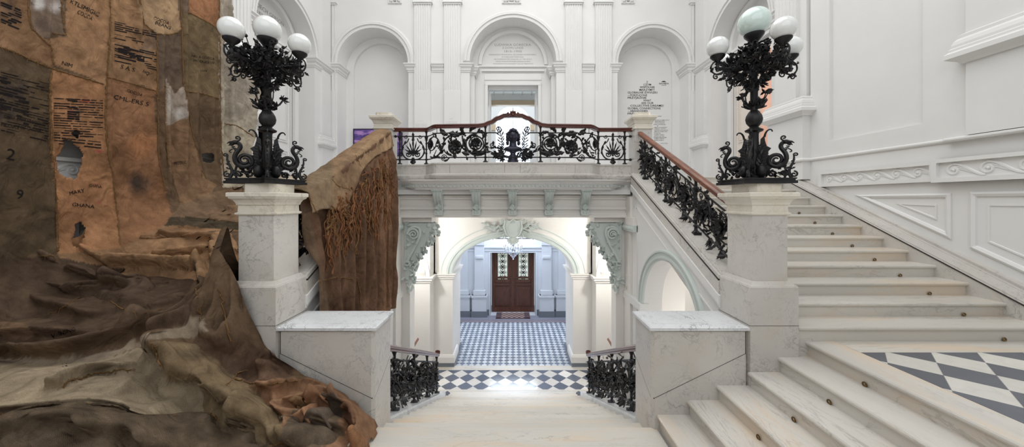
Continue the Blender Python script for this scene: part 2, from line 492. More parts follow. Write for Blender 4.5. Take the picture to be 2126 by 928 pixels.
# fluted pilasters: shaft, capital, plinth
def flute_poly(w, d, n):
    pts = [(-w / 2, 0), (-w / 2, -d)]
    pitch = w / n
    for i in range(n):
        c = -w / 2 + pitch * (i + .5)
        for k in range(7):
            a = PI * k / 6
            pts.append((c - pitch * .34 * math.cos(a), -d + pitch * .32 * math.sin(a)))
    pts += [(w / 2, -d), (w / 2, 0)]
    return pts
ZFL = ZC + 230 * 11.3 / F
def fluted(fx, w, d, n, z1=9.05):
    "fx(u, v, z) maps across, depth (negative = towards the room), height"
    b = MB()
    b.prism(flute_poly(w, d, n), fx, ZFL, z1)
    b.prism([(-w / 2, 0), (-w / 2, -d), (w / 2, -d), (w / 2, 0)], fx, UP + 1.7, ZFL)
    # pedestal base mouldings
    for e, z0, zz in ((.03, UP + 1.58, UP + 1.72), (.07, UP + 1.46, UP + 1.58), (.10, UP + 1.38, UP + 1.46)):
        pass
    b.prism([(-w / 2 - .03, 0), (-w / 2 - .03, -d - .03), (w / 2 + .03, -d - .03), (w / 2 + .03, 0)], fx, UP, UP + .8)
    b.prism([(-w / 2, 0), (-w / 2, -d), (w / 2, -d), (w / 2, 0)], fx, UP + .8, UP + 1.7)
    # capital
    for e, z0, zz in ((.02, z1, z1 + .05), (.06, z1 + .05, z1 + .09), (.03, z1 + .09, z1 + .5), (.1, z1 + .5, z1 + .62)):
        b.prism([(-w / 2 - e, 0), (-w / 2 - e, -d - e), (w / 2 + e, -d - e), (w / 2 + e, 0)], fx, z0, zz)
    trim(b, M['white'])
for x in (-3.06, -2.05, 2.05, 3.06):
    fluted(lambda u, v, z, x=x: (x + u, YB + v, z), .55, .09, 7)
for s_ in (-1, 1):   # thin corner pilasters
    fluted(lambda u, v, z, s_=s_: (s_ * 6.2 + s_ * -.02 + u, YB + v, z), .30, .06, 3)
# hanging ornaments above the arches (their foot shows at the top edge)
for px, wd in ((820, 28), (1062, 40), (1304, 28)):
    c = P(px, 5, YB - .03); hw = wd * .5 * YB / F
    b = MB(); b.box(c.x - hw, c.x + hw, YB - .04, YB, c.z - .03, c.z - .005)
    for k in range(4):
        x = c.x - hw * .85 + k * hw * .566
        b.lathe([(.0, -.05), (.018, -.03), (.012, 0), (.02, .04), (.004, .06)], (x, YB - .05, c.z), 8)
    b.ball((c.x, YB - .03, c.z + .3), hw * .8, .06, .26, 10, 6)
    for q in (-1, 1): b.ball((c.x + q * hw * .6, YB - .03, c.z + .12), hw * .3, .05, .12, 8, 6)
    trim(b, M['white'], True)

# ---- side walls of the hall (X = 6.2, Y 7.7..11.4) with arched doorways, and of the stairs (X = 6.0)
SCY, SR, SZS = 9.25, 1.22, 6.86
for s_ in (-1, 1):
    nm = 'right' if s_ > 0 else 'left'
    fn = (lambda u, v, d, s_=s_: (s_ * (6.2 + d), u, v))
    b = MB()
    b.prism([(7.3, UP - .1), (YB + .1, UP - .1), (YB + .1, 11.2), (7.3, 11.2)], fn, 0, .55, [arch_hole(SCY, UP - .05, SZS, SR)])
    struct('wall_hall_' + nm, b, M['white'])
    b = MB(); arch_mould(b, fn, SCY, SZS, SR, ARCHP); arch_beads(b, fn, SCY, SZS, SR, .215, .022, .075); trim(b, M['white'])
    # door wall inside the recess
    b = MB()
    zt = ZC + 4.09
    b.prism([(SCY - 1.4, UP - .05), (SCY + 1.4, UP - .05), (SCY + 1.4, 8.6), (SCY - 1.4, 8.6)], fn, .5, .62, [[(SCY - .92, UP), (SCY - .92, zt), (SCY + .92, zt), (SCY + .92, UP)], arch_hole(SCY, SZS + .12, SZS + .13, .98)])
    b.prism([(SCY - 1.4, zt), (SCY + 1.4, zt), (SCY + 1.4, 8.6), (SCY - 1.4, 8.6)], fn, .62, .7)
    for (y0, y1, z0, z1, d0) in ((SCY - 1.06, SCY - .92, UP, zt + .12, .42), (SCY + .92, SCY + 1.06, UP, zt + .12, .42), (SCY - 1.06, SCY + 1.06, zt, zt + .14, .41), (SCY - 1.15, SCY + 1.15, zt + .24, zt + .32, .38), (SCY - 1.2, SCY + 1.2, SZS + .02, SZS + .1, .42)):
        b.prism([(y0, z0), (y1, z0), (y1, z1), (y0, z1)], fn, d0, .51)
    arch_mould(b, lambda u, v, d, s_=s_: (s_ * (6.7 + d), u, v), SCY, SZS + .13, .98, [(0, 0), (0, .03), (.05, .05), (.1, .05), (.13, 0)])
    trim(b, M['white'])
    # springing cornices of that arch
    zc = SZS - .27
    for ya, yb in ((SCY + SR, YB), (SCY - SR, 7.7)):
        path = [(s_ * 6.7, ya), (s_ * 6.2, ya), (s_ * 6.2, yb)]
        cornice(path, zc, side=(-1 if ya > SCY else 1) * s_)
    # room seen behind the door
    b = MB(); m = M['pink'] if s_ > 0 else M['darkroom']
    x1 = s_ * 9.6
    b.box(min(s_ * 9.5, x1), max(s_ * 9.5, x1), 7.0, 11.8, UP - .1, 7.6)
    b.box(min(s_ * 6.85, x1), max(s_ * 6.85, x1), 7.0, 7.1, UP - .1, 7.6)
    b.box(min(s_ * 6.85, x1), max(s_ * 6.85, x1), 11.7, 11.8, UP - .1, 7.6)
    b.box(min(s_ * 6.85, x1), max(s_ * 6.85, x1), 7.0, 11.8, 7.5, 7.6)
    b.box(min(s_ * 6.85, x1), max(s_ * 6.85, x1), 7.0, 11.8, UP - .1, UP)
    struct('wall_side_room_' + nm, b, m)
    # ---- stair wall X = 6.0
    f6 = (lambda u, v, d, s_=s_: (s_ * (6.0 + d), u, v))
    b = MB()
    b.prism([(-2.2, LO), (7.35, LO), (7.35, 11.2), (-2.2, 11.2)], f6, .06, .35)
    # upper wall face framing the big recessed panel
    pan = [(4.95, ZC + 1.02), (6.15, ZC + .98), (6.15, 10.6), (4.95, 10.6)]
    z_b = lambda Y: ZC + 1.02
    b.prism([(4.55, ZC + .83), (6.75, ZC + .83), (6.75, 11.1), (4.55, 11.1)], f6, 0, .07, [[(4.9, ZC + 1.13), (6.35, ZC + 1.13), (6.35, 10.7), (4.9, 10.7)]])
    b.prism([(-2.2, LO), (4.55, LO), (4.55, 11.1), (-2.2, 11.1)], f6, 0.0, .07)
    b.prism([(4.55, LO), (7.35, LO), (7.35, ZC + .83), (4.55, ZC + .83)], f6, 0.0, .07)
    struct('wall_stair_' + nm, b, M['white'])
    # dado line
    b = MB()
    for (ya, yb, e) in ((4.6, 6.72, 0), (-2.2, 4.6, .06)):
        dp = [(0, 0), (.02 + e, .0), (.035 + e, .02), (.035 + e, .04), (.015 + e, .055), (0, .06)]
        b.mould([(s_ * 6.0, ya), (s_ * 6.0, yb)], [(o, z + ZC + .80) for o, z in dp], side=-s_)
    trim(b, M['white'])
    # great pilasters with pedestal cornices: near one (Y < 4.45), middle one (Y 6.72..7.7)
    PED = [(0, 0), (.03, 0), (.05, .03), (.13, .08), (.13, .14), (.10, .17), (.10, .20), (.085, .215), (.085, .25), (.07, .30), (.045, .33), (.045, .37), (0, .40)]
    b = MB()
    b.prism([(-2.2, ZC + .86), (4.37, ZC + .86), (4.37, 11.1), (-2.2, 11.1)], f6, -.09, .02)
    b.mould([(s_ * 6.0, 4.37), (s_ * 5.91, 4.37), (s_ * 5.91, -2.2)], [(o, z + ZC + 1.80) for o, z in PED], side=s_)
    trim(b, M['white'])
    b = MB()
    b.prism([(6.75, UP - .1), (7.68, UP - .1), (7.68, ZC + 1.75), (6.75, ZC + 1.75)], f6, -.16, .25)
    b.mould([(s_ * 6.2, 7.68), (s_ * 5.84, 7.68), (s_ * 5.84, 6.75), (s_ * 6.05, 6.75)], [(o, z + ZC + 1.72) for o, z in PED], side=s_)
    b.mould([(s_ * 6.2, 7.68), (s_ * 5.84, 7.68), (s_ * 5.84, 6.75), (s_ * 6.05, 6.75)], [(0, ZC + .80), (.03, ZC + .8), (.04, ZC + .83), (.02, ZC + .86), (0, ZC + .87)], side=s_)
    b.prism([(6.8, ZC + 2.1), (7.62, ZC + 2.1), (7.62, 11.1), (6.8, 11.1)], f6, -.04, .25)
    trim(b, M['white'])
    fluted(lambda u, v, z, s_=s_: (s_ * (5.96 + v), 7.24 + u * -s_, z), .56, .08, 6)
    # corner pilaster, far end of the side wall
    b = MB()
    b.prism([(10.72, UP - .1), (11.36, UP - .1), (11.36, ZC + 1.75), (10.72, ZC + 1.75)], fn, -.10, .2)
    b.mould([(s_ * 6.2, 11.36), (s_ * 6.1, 11.36), (s_ * 6.1, 10.72), (s_ * 6.2, 10.72)], [(o * .8, z + ZC + 1.72) for o, z in PED], side=s_)
    b.prism([(10.8, ZC + 2.1), (11.3, ZC + 2.1), (11.3, 11.1), (10.8, 11.1)], fn, -.05, .2)
    trim(b, M['white'])

    # ---- running-wave frieze in two lengths
    for (ya, yb, z0, z1, e) in ((4.72, 6.52, .27, .56, .0), (-1.0, 4.72, .255, .575, .05)):
        b = MB()
        X = 6.0 - .06 - e
        fr = (lambda u, v, d, s_=s_, X=X: (s_ * (X + d), u, ZC + v))
        b.prism([(ya, z0), (yb, z0), (yb, z1), (ya, z1)], fr, .0, .1, [[(ya + .06, z0 + .06), (yb - .06, z0 + .06), (yb - .06, z1 - .05), (ya + .06, z1 - .05)]])
        b.prism([(ya, z0), (yb, z0), (yb, z1), (ya, z1)], fr, .045, .1)
        h = z1 - z0 - .12; zc0 = z0 + .06; per = h * 1.62
        n = int(round((yb - ya - .14) / per)); per = (yb - ya - .14) / n
        for k in range(n):
            c0 = ya + .07 + per * (k + .55)
            for rr_, off in ((.019, 0.0), (.013, .034), (.011, .060)):
                pts = []
                xs = c0 - per * .92
                for i in range(9):   # the wave rises from the foot of the one before
                    t = i / 9; q = t * t * (3 - 2 * t)
                    if xs + (c0 - xs) * t > ya + .06: pts.append(fr(xs + (c0 - xs) * t, zc0 + .02 + (h - .04 - off) * q, .045))
                for i in range(26):  # and curls over into the scroll
                    t = i / 25; a = PI / 2 - 2.5 * PI * t
                    r = (h * .5 - .02 - off) * (1 - .80 * t ** .8)
                    if off and t > .45: break
                    pts.append(fr(c0 + r * math.cos(a), zc0 + h * .5 + r * math.sin(a), .045))
                b.tube(pts, rr_, 6)
            b.ball(fr(c0, zc0 + h * .5, .045), .026, .026, .026, 8, 6)
        trim(b, M['white'], True)
    # ---- framed panels under the frieze; their lower edges climb with the stairs
    slope = lambda Y, a: a + .49 * Y
    def frame(poly, inset, prof):
        n = len(poly); pts = []; nr = []
        for i in range(n):
            p0, p1, p2 = Vector(poly[i - 1]), Vector(poly[i]), Vector(poly[(i + 1) % n])
            d1 = (p1 - p0).normalized(); d2 = (p2 - p1).normalized()
            n1 = Vector((-d1.y, d1.x)); n2 = Vector((-d2.y, d2.x))
            q = (n1 + n2).normalized(); q = q / max(.25, q.dot(n1))
            p = p1 + q * inset
            pts.append((s_ * 6.0, p.x, ZC + p.y)); nr.append((0, q.x, q.y))
        b.sweep(pts, nr, [(-s_, 0, 0)] * n, prof, True)
    b = MB()
    PR = [(0, 0), (0, .02), (.02, .035), (.05, .02), (.06, .0)]
    zt = .10
    # counter-clockwise in (Y, z)
    t1 = [(4.58, slope(4.58, -2.76)), ((zt + 2.76) / .49, zt), (4.58, zt)]
    t2 = [(3.0, slope(3.0, -2.76)), (4.38, slope(4.38, -2.76)), (4.38, zt + .01), (3.0, zt + .01)]
    for poly in (t1, t2):
        frame(poly, .0, PR); frame(poly, .16, [(0, 0), (0, .012), (.012, .012), (.02, 0)])
    trim(b, M['white'])

# ---- floors
b = MB(); b.box(-6.2, 6.2, 7.36, YB + .8, UP - .42, UP)
struct('floor_upper_hall', b, M['slab'])
b = MB(); b.box(-2.5, 2.5, 7.12, 7.36, UP - .40, UP - .3); trim(b, M['white'])
M['tileL'] = checker('side_landing_tiles', rgb(224, 222, 214), rgb(92, 96, 106), .449, 3.878, 3.065, .25, gw=.012)
for s_ in (1, -1):
    b = MB(); x0, x1 = sorted((s_ * 3.40, s_ * 6.05)); b.box(x0, x1, -2.2, 3.268, FL - .3, FL - .001)
    struct('floor_landing_' + ('right' if s_ > 0 else 'left'), b, M['tileL'])
    b = MB(); x0, x1 = sorted((s_ * 3.39, s_ * 6.0)); b.box(x0, x1, 3.27, 3.54, FL - .3, FL)
    x0, x1 = sorted((s_ * 5.6, s_ * 6.0)); 
    trim(b, M['step'])
b = MB(); b.box(-1.52, 1.52, -2.2, 3.56, -.3, 0); struct('floor_middle_landing', b, M['step'])
M['tileB'] = checker('lower_landing_tiles', rgb(224, 220, 214), rgb(92, 99, 114), .4215, 0.0, 8.83 - .4215 / 2, .12, gw=.016)
b = MB(); b.box(-5.9, 5.9, 2.0, 9.67, LO - .2, LO - .002); struct('floor_lower_landing', b, M['tileB'])
b = MB(); b.box(-2.4, 2.4, 8.617, 8.68, LO - .1, LO); trim(b, M['step'])
b = MB(); b.box(-2.6, 2.6, 9.67, 9.93, LO - .2, LO + .001); trim(b, M['step'])
M['tileV'] = checker('vestibule_tiles', rgb(214, 218, 222), rgb(116, 126, 142), .196, 0.0, 10.3, .26, gw=.012)
b = MB(); b.box(-4.5, 4.5, 9.93, 13.94, VE - .1, VE); struct('floor_vestibule', b, M['tileV'])
b = MB(); b.box(-4.5, 4.5, 13.94, 16.2, VE - .1, VE); trim(b, plaster('grey_stone_floor', rgb(142, 142, 154), .3))
for y0, y1, c in ((13.94, 14.0, rgb(90, 40, 44)), (14.04, 14.08, rgb(214, 212, 212)), (14.12, 14.17, rgb(90, 40, 44))):
    b = MB(); b.box(-4.5, 4.5, y0, y1, VE - .05, VE + .002); m, _, _ = newmat('border_tile', c, .3); trim(b, m)

# ---- beam and entablature under the balcony
b = MB()
b.box(-2.66, 2.66, 7.3, 7.75, 2.07, UP - .4)
trim(b, M['cream'])
b = MB()
for z0, z1, d in ((2.05, 2.10, .09), (2.10, 2.16, .05), (2.22, 2.28, .03), (2.44, 2.50, .03), (2.50, 2.53, .06), (2.60, 2.70, .10), (2.70, UP - .4 + .3, .08)):
    b.box(-2.64, 2.64, 7.3 - d, 7.32, z0, z1)
trim(b, M['cream'])
# side jambs under the beam: wall in the stair-flank plane plus inner pilaster
for s_ in (-1, 1):
    b = MB()
    x0, x1 = sorted((s_ * 2.45, s_ * 3.6)); b.box(x0, x1, 7.0, 7.62, LO, 2.5)
    x0, x1 = sorted((s_ * 2.27, s_ * 2.5)); b.box(x0, x1, 7.38, 7.72, LO, 2.07)
    x0, x1 = sorted((s_ * 1.78, s_ * 2.5)); b.box(x0, x1, 7.34, 7.74, 1.94, 2.08)
    x0, x1 = sorted((s_ * 2.42, s_ * 2.5)); b.box(x0, x1, 6.75, 7.34, 1.90, 2.07)
    trim(b, M['cream'])
    b = MB()
    x0, x1 = sorted((s_ * 2.405, s_ * 2.5)); b.box(x0, x1, 6.72, 7.4, 1.78, 1.91)
    for k in range(8): b.ball((s_ * 2.405, 6.76 + k * .085, 1.845), .02, .035, .045, 8, 6)
    trim(b, M['orn'])
# ---- wall with the great basket arch
SPZ, RX, RZ = .25, 1.78, 1.10
b = MB()
b.prism(arched(-2.6, 2.6, VE, 2.31, 0, SPZ, RX, RZ), frontal(9.9), 0, 1.4)
struct('wall_arch', b, M['cream'])
b = MB()
arch_mould(b, frontal(9.9), 0, SPZ, RX, [(0, 0), (0, .03), (.03, .05), (.05, .05), (.055, .03), (.12, .03), (.125, .055), (.17, .055), (.19, .03), (.2, 0)], RZ)
arch_beads(b, frontal(9.9), 0, SPZ, RX, .145, .016, .05, RZ)
arch_mould(b, frontal(9.9), 0, SPZ, RX + .34, [(0, 0), (0, .012), (.02, .012), (.02, 0)], RZ + .34)
trim(b, M['orn'])
LC = [(0, 0), (.02, 0), (.03, .02), (.03, .05), (.07, .08), (.07, .12), (.10, .15), (.10, .18), (0, .18)]
for s_ in (-1, 1):
    cornice([(s_ * 2.34, 9.9), (s_ * RX, 9.9), (s_ * RX, 11.3)], SPZ - .16, -s_, LC, True, 'cream')
    # skirting of the arch piers
    b = MB(); b.mould([(s_ * 2.34, 9.9), (s_ * RX, 9.9), (s_ * RX, 11.3)], [(0, LO), (.05, LO), (.05, LO + .12), (0, LO + .12)], side=-s_)
    trim(b, M['greybase'])
    b = MB(); b.mould([(s_ * 2.34, 9.9), (s_ * RX, 9.9), (s_ * RX, 10.6)], [(0, LO + .12), (.06, LO + .12), (.06, LO + .28), (.03, LO + .34), (0, LO + .36)], side=-s_)
    trim(b, M['cream'])
    # second pier standing slightly forward, with its own arch beside
    b = MB()
    cx = s_ * 3.12
    b.prism([(s_ * 2.34, LO), (s_ * 5.6, LO), (s_ * 5.6, 2.5), (s_ * 2.34, 2.5)][::s_], frontal(9.43), 0, .48, [arch_hole(cx, SPZ + .02, SPZ + .03, .74, 1.0)])
    trim(b, M['cream'])
    b = MB()
    arch_mould(b, frontal(9.43), cx, SPZ + .03, .74, [(-.07, 0), (-.07, .03), (-.02, .03), (0, .05), (.04, .05), (.05, 0)], 1.0)
    trim(b, M['cream'])
    cornice([(s_ * 4.0, 9.43), (s_ * 2.34, 9.43), (s_ * 2.34, 9.9)], SPZ - .16, -s_, LC, True, 'cream')
    b = MB(); x0, x1 = sorted((s_ * 2.3, s_ * 4.2)); b.box(x0, x1, 9.9, 10.0, SPZ - .1, 1.8); trim(b, M['cream'])
    # side closing wall and vestibule sides
    b = MB(); b.prism([(3.6, LO), (9.4, LO), (9.4, 2.3), (7.6, 2.3), (7.0, 1.5), (3.6, -.2)], lambda u, v, d, s_=s_: (s_ * (5.45 + d), u, v), 0, .15)
    struct('wall_passage_' + ('right' if s_ > 0 else 'left'), b, M['white'])
    b = MB(); x0, x1 = sorted((s_ * 3.6, s_ * 3.75)); b.box(x0, x1, 11.3, 15.6, VE, 2.1)
    struct('wall_vestibule_' + ('right' if s_ > 0 else 'left'), b, M['blue'])
b = MB(); b.box(-5.9, 5.9, 7.7, 11.45, 2.32, UP - .42); struct('ceiling_lower_landing', b, M['cream'])
b = MB(); b.box(-3.8, 3.8, 11.35, 16.0, 2.05, 2.3); struct('ceiling_vestibule', b, M['white'])
# ---- vestibule far wall with door recess and transom window
YV = 14.75
b = MB()
zd = ZC + (HY - 521) * 15.3 / F
b.prism([(-3.7, VE), (3.7, VE), (3.7, 2.2), (-3.7, 2.2)], frontal(YV), 0, .6, [[(-.99, VE + .001), (-.99, zd), (.99, zd), (.99, VE + .001)], [(-1.0, .66), (-1.0, 1.5), (1.0, 1.5), (1.0, .66)]])
struct('wall_vestibule_back', b, M['blue'])
b = MB()
for s_ in (-1, 1):
    for (xa, xb, d) in ((1.26, 1.68, .14), (1.98, 3.2, .10)):
        x0, x1 = sorted((s_ * xa, s_ * xb)); b.box(x0, x1, YV - d, YV + .02, -1.7, 1.2)
        x0, x1 = sorted((s_ * (xa - .1), s_ * (xb + .1))); b.box(x0, x1, YV - d - .1, YV + .02, VE + .25, -1.7)
        x0, x1 = sorted((s_ * (xa - .14), s_ * (xb + .13))); b.box(x0, x1, YV - d - .15, YV + .02, -1.78, -1.70)
        x0, x1 = sorted((s_ * (xa - .05), s_ * (xb + .05))); b.box(x0, x1, YV - d - .06, YV + .02, -1.70, -1.5)
        x0, x1 = sorted((s_ * (xa - .03), s_ * (xb + .03))); b.box(x0, x1, YV - d - .05, YV + .02, .48, .66)
    x0, x1 = sorted((s_ * 1.30, s_ * 1.62)); b.box(x0, x1, YV - .20, YV, -.10, -.0)
    x0, x1 = sorted((s_ * .99, s_ * 1.05)); b.box(x0, x1, YV - .03, YV + .1, VE, zd + .05)
b.box(-3.4, 3.4, YV - .06, YV, .34, .40); b.box(-3.4, 3.4, YV - .03, YV, .20, .24)
trim(b, M['blue'])
b = MB()
for s_ in (-1, 1):
    for (xa, xb, d) in ((1.12, 1.82, .26), (1.84, 3.3, .22), (.99, 1.12, .02)):
        x0, x1 = sorted((s_ * xa, s_ * xb)); b.box(x0, x1, YV - d, YV + .02, VE, VE + .26)
trim(b, M['greybase'])
win = thing('window_1', 'narrow transom window with bright glass above the oak street door', 'window', (0, YV + .3, .66)); win['kind'] = 'structure'
b = MB(); b.box(-1.0, 1.0, YV + .32, YV + .34, .66, 1.5); b.build('pane', M['daylit'], win)
b = MB(); b.box(-.9, .9, YV + .26, YV + .31, .70, .74); b.box(-.9, .9, YV + .26, YV + .31, .9, .94); b.box(-.92, -.88, YV + .26, YV + .31, .66, 1.5); b.box(.88, .92, YV + .26, YV + .31, .66, 1.5)
b.build('glazing_bar', M['iron'], win)

# ---- rear gallery seen through the portal
b = MB()
b.box(-3.2, -3.0, 12.3, 18.0, UP, 9); b.box(3.0, 3.2, 12.3, 18.0, UP, 9); b.box(-3.2, 3.2, 12.0, 18.6, UP - .1, UP)
b.box(-3.2, 3.2, 12.32, 13.6, 8.4, 8.6)
b.prism([(-3.2, UP), (3.2, UP), (3.2, 9.3), (-3.2, 9.3)], frontal(18.0), 0, .4, [arch_hole(0, UP + .2, 6.6, .92)])
struct('wall_rear_gallery', b, M['white'])
win = thing('window_2', 'bright arched window of the gallery behind the portal', 'window', (0, 18.4, UP + .2)); win['kind'] = 'structure'
b = MB(); b.box(-1.0, 1.0, 18.42, 18.44, UP, 7.6); b.build('pane', M['daylit'], win)
b = MB(); b.box(-.03, .03, 18.32, 18.4, UP + .2, 7.5); b.box(-.92, .92, 18.32, 18.4, 6.05, 6.12); b.box(-.92, .92, 18.32, 18.4, 4.6, 4.66)
b.build('window_frame', M['white'], win)
b = MB(); b.box(-3.0, 3.0, 15.0, 15.25, ZC + 4.30, ZC + 4.50); trim(b, woodmat('pale_wood_beam', rgb(186, 160, 130), rgb(206, 184, 154)))
b = MB(); b.box(-3.0, -.93, 17.9, 18.0, 6.2, 6.5); b.box(.93, 3.0, 17.9, 18.0, 6.2, 6.5); trim(b, woodmat('wood_wall_band', rgb(196, 170, 140), rgb(210, 190, 160)))
b = MB(); b.box(-3.0, 3.0, 15.1, 15.3, ZC + 4.55, ZC + 4.85); trim(b, M['white'])
b = MB()
# glazed ceiling, sloping up towards the back
vs = [P(1015, 176, 12.9), P(1116, 176, 12.9), P(1116, 200, 15.1), P(1015, 200, 15.1)]
zA, zB = ZC + 242 * 13.2 / F, ZC + 219 * 15.2 / F
b.hexa([(-3, 13.0, zA + .1), (-3, 13.0, zA + .14), (-3, 15.2, zB + .06), (-3, 15.2, zB + .1), (3, 13.0, zA + .1), (3, 13.0, zA + .14), (3, 15.2, zB + .06), (3, 15.2, zB + .1)])
struct('ceiling_rear_gallery', b, M['skyglass'])
b = MB()
for k in range(-5, 6):
    x = k * .42
    b.hexa([(x - .02, 13.0, zA + .04), (x - .02, 13.0, zA + .1), (x - .02, 15.2, zB), (x - .02, 15.2, zB + .06), (x + .02, 13.0, zA + .04), (x + .02, 13.0, zA + .1), (x + .02, 15.2, zB), (x + .02, 15.2, zB + .06)])
for t in (.0, .35, .7, 1.0):
    y = 13.0 + 2.2 * t; z = zA + (zB - zA) * t
    b.box(-3, 3, y - .025, y + .025, z + .02, z + .1)
trim(b, M['white'])

# ---- enclosing walls and roof lantern out of view
b = MB(); b.prism([(-6.4, -.3), (6.4, -.3), (6.4, 11.2), (-6.4, 11.2)], frontal(-2.5), 0, .3, [[(-4.6, 4.2), (4.6, 4.2), (4.6, 9.0), (-4.6, 9.0)]]); struct('wall_rear', b, M['white'])
b = MB()
b.box(-6.5, -4.8, -2.5, 12, 11.2, 11.5); b.box(4.8, 6.5, -2.5, 12, 11.2, 11.5); b.box(-4.8, 4.8, -2.5, 0, 11.2, 11.5); b.box(-4.8, 4.8, 10.2, 12.0, 11.2, 11.5)
struct('ceiling_upper_hall', b, M['white'])

# ================================================================== MARBLE: steps, piers, curbs
def step_prof(x0, x1, z0, z1, dirn):
    "cross-section of a step from riser x0 back to x1, nosing to -dirn side"
    o = .032 * dirn
    return [(x0, z0), (x1, z0), (x1, z1), (x0 - o * .75, z1), (x0 - o, z1 - .012), (x0 - o, z1 - .026), (x0 - o * .75, z1 - .038), (x0 - o * .2, z1 - .044), (x0, z1 - .055)]
def eyelet(parent, c, ax):
    b = MB()
    c = Vector(c); pts = []
    for k in range(13):
        a = 2 * PI * k / 12
        pts.append(c + (Vector((math.cos(a) * .018, 0, math.sin(a) * .018 + .018)) if ax == 'x' else Vector((0, math.cos(a) * .018, math.sin(a) * .018 + .018))))
    b.tube(pts, .006, 6)
    d = Vector((0, .02, .018)) if ax == 'x' else Vector((.02 * (1 if c.x > 0 else -1), 0, .018))
    b.tube([c + d * 0 + Vector((0, 0, .0)), c + d * .9], .007, 6)
    b.build('carpet_rod_eyelet', M['brass'], parent)
for s_ in (1, -1):
    side = 'right' if s_ > 0 else 'left'
    lab = ('white marble steps rising to the tiled side landing at right' if s_ > 0 else 'marble steps to the left landing buried under the jute drape')
    fl = thing('marble_steps', lab, 'steps', (s_ * 1.55, 3.5, 0))
    for k in range(1, 7):
        xr = 1.550 + (k - 1) * .3125; xe = xr + .34 if k < 6 else xr + .31 - .03
        b = MB()
        pf = step_prof(s_ * xr, s_ * xe, (k - 1) * R_ - .02, k * R_, s_)
        yb = 3.53 if k < 4 else 3.50
        if k > 4: yb = 3.56
        b.prism(pf, lambda u, v, d: (u, d, v), -2.2, yb)
        o = b.build('step', M['stepy'], fl)
        if s_ > 0:
            for yy in (2.9,):
                eyelet(o, (s_ * xr - s_ * .014, 2.95, (k - 1) * R_), 'y')
    lab = ('right flight of white marble stairs climbing past the lamp pier to the hall' if s_ > 0 else 'left flight of marble stairs hidden under the jute drape')
    fl = thing('marble_staircase', lab, 'stairs', (s_ * 4.3, 3.56, FL))
    for k in range(1, 14):
        y0 = 3.54 + (k - 1) * T_
        z1 = FL + k * R_
        xin = 3.0 if k < 3 else 2.72
        x0, x1 = sorted((s_ * xin, s_ * (5.64 if k > 1 else 5.7)))
        b = MB()
        pf = step_prof(y0, y0 + T_ + .03, z1 - R_ - .02, z1, 1)
        b.prism(pf, lambda u, v, d: (d, u, v), x0, x1)
        o = b.build('step', M['step'], fl)
        if s_ > 0 and k <= 11:
            eyelet(o, (5.18, y0 - .012, z1 - R_), 'x')
# centre flight going down
fl = thing('marble_staircase', 'wide white marble flight descending from the centre to the lower landing', 'stairs', (0, 3.56, 0))
for k in range(1, 17):
    y1 = 3.56 + k * T_; z1 = -k * R_
    hw = 1.47 if k < 16 else 1.6
    b = MB()
    pf = [(y1 - T_ - .02, z1 - .2), (y1 - .03, z1 - .2), (y1 - .03, z1 - .055), (y1 - .008, z1 - .044), (y1, z1 - .026), (y1, z1 - .012), (y1 - .008, z1), (y1 - T_ - .02, z1)]
    b.prism(pf, lambda u, v, d: (d, u, v), -hw, hw)
    b.build('step', M['step'], fl)
b = MB(); b.prism([(3.3, -.2), (3.56 + .0, -.2), (3.53, -.055), (3.552, -.044), (3.56, -.026), (3.56, -.012), (3.552, 0.0005), (3.3, .0005)], lambda u, v, d: (d, u, v), -1.5, 1.5); b.build('nosing', M['step'], fl)

# piers
def pier(name, label, cx, cy, zb, plz, shz0, neck, captop, pw, pd, sw, sd, out, blk, front_base=None):
    t = thing(name, label, 'pier', (cx, cy, zb))
    b = MB(); b.box(cx - pw / 2, cx + pw / 2, cy - pd / 2, cy + pd / 2, zb, plz)
    def ring(w, d): return [(cx - w / 2, cy - d / 2), (cx + w / 2, cy - d / 2), (cx + w / 2, cy + d / 2), (cx - w / 2, cy + d / 2)]
    e = (pw - sw) / 2
    b.mould(ring(sw, sd), [(-.05, plz), (e, plz), (e - .01, plz + .02), (e * .6, plz + .025), (e * .3, shz0 - .005), (0, shz0), (-.05, shz0)], True)
    b.build('plinth', M['marble'], t)
    b = MB(); b.box(cx - sw / 2, cx + sw / 2, cy - sd / 2, cy + sd / 2, shz0, captop - .1)
    b.build('shaft', M['marble'], t)
    b = MB(); H = captop - neck
    b.mould(ring(sw, sd), [(-.05, neck), (.012, neck), (.024, neck + .012), (.024, neck + .026), (.006, neck + .036), (.003, neck + H * .42), (.015, neck + H * .46), (.02, neck + H * .55),
        (out * .45, neck + H * .66), (out * .8, neck + H * .74), (out * .85, neck + H * .80), (out, neck + H * .82), (out, neck + H * .97), (out - .01, captop), (-.05, captop)], True)
    b.box(cx - sw / 2 + .04, cx + sw / 2 - .04, cy - sd / 2 + .04, cy + sd / 2 - .04, captop - .05, captop)
    b.build('capital', M['cap'], t)
    c = .05; w2, d2 = sw / 2 - .01, sd / 2 - .01
    b = MB(); b.prism([(cx - w2 + c, cy - d2), (cx + w2 - c, cy - d2), (cx + w2, cy - d2 + c), (cx + w2, cy + d2 - c), (cx + w2 - c, cy + d2), (cx - w2 + c, cy + d2), (cx - w2, cy + d2 - c), (cx - w2, cy - d2 + c)], lambda u, v, d: (u, v, d), captop - .001, captop + blk)
    b.build('top_block', M['cap'], t)
    # joint lines
    b = MB(); zj = zb + (plz - zb) * .5 if zb > 1 else 1.10
    b.mould(ring(pw, pd), [(-.01, zj), (.0015, zj), (.0015, zj + .004), (-.01, zj + .004)], True)
    b.build('joint', M['gap'], t)
    return t
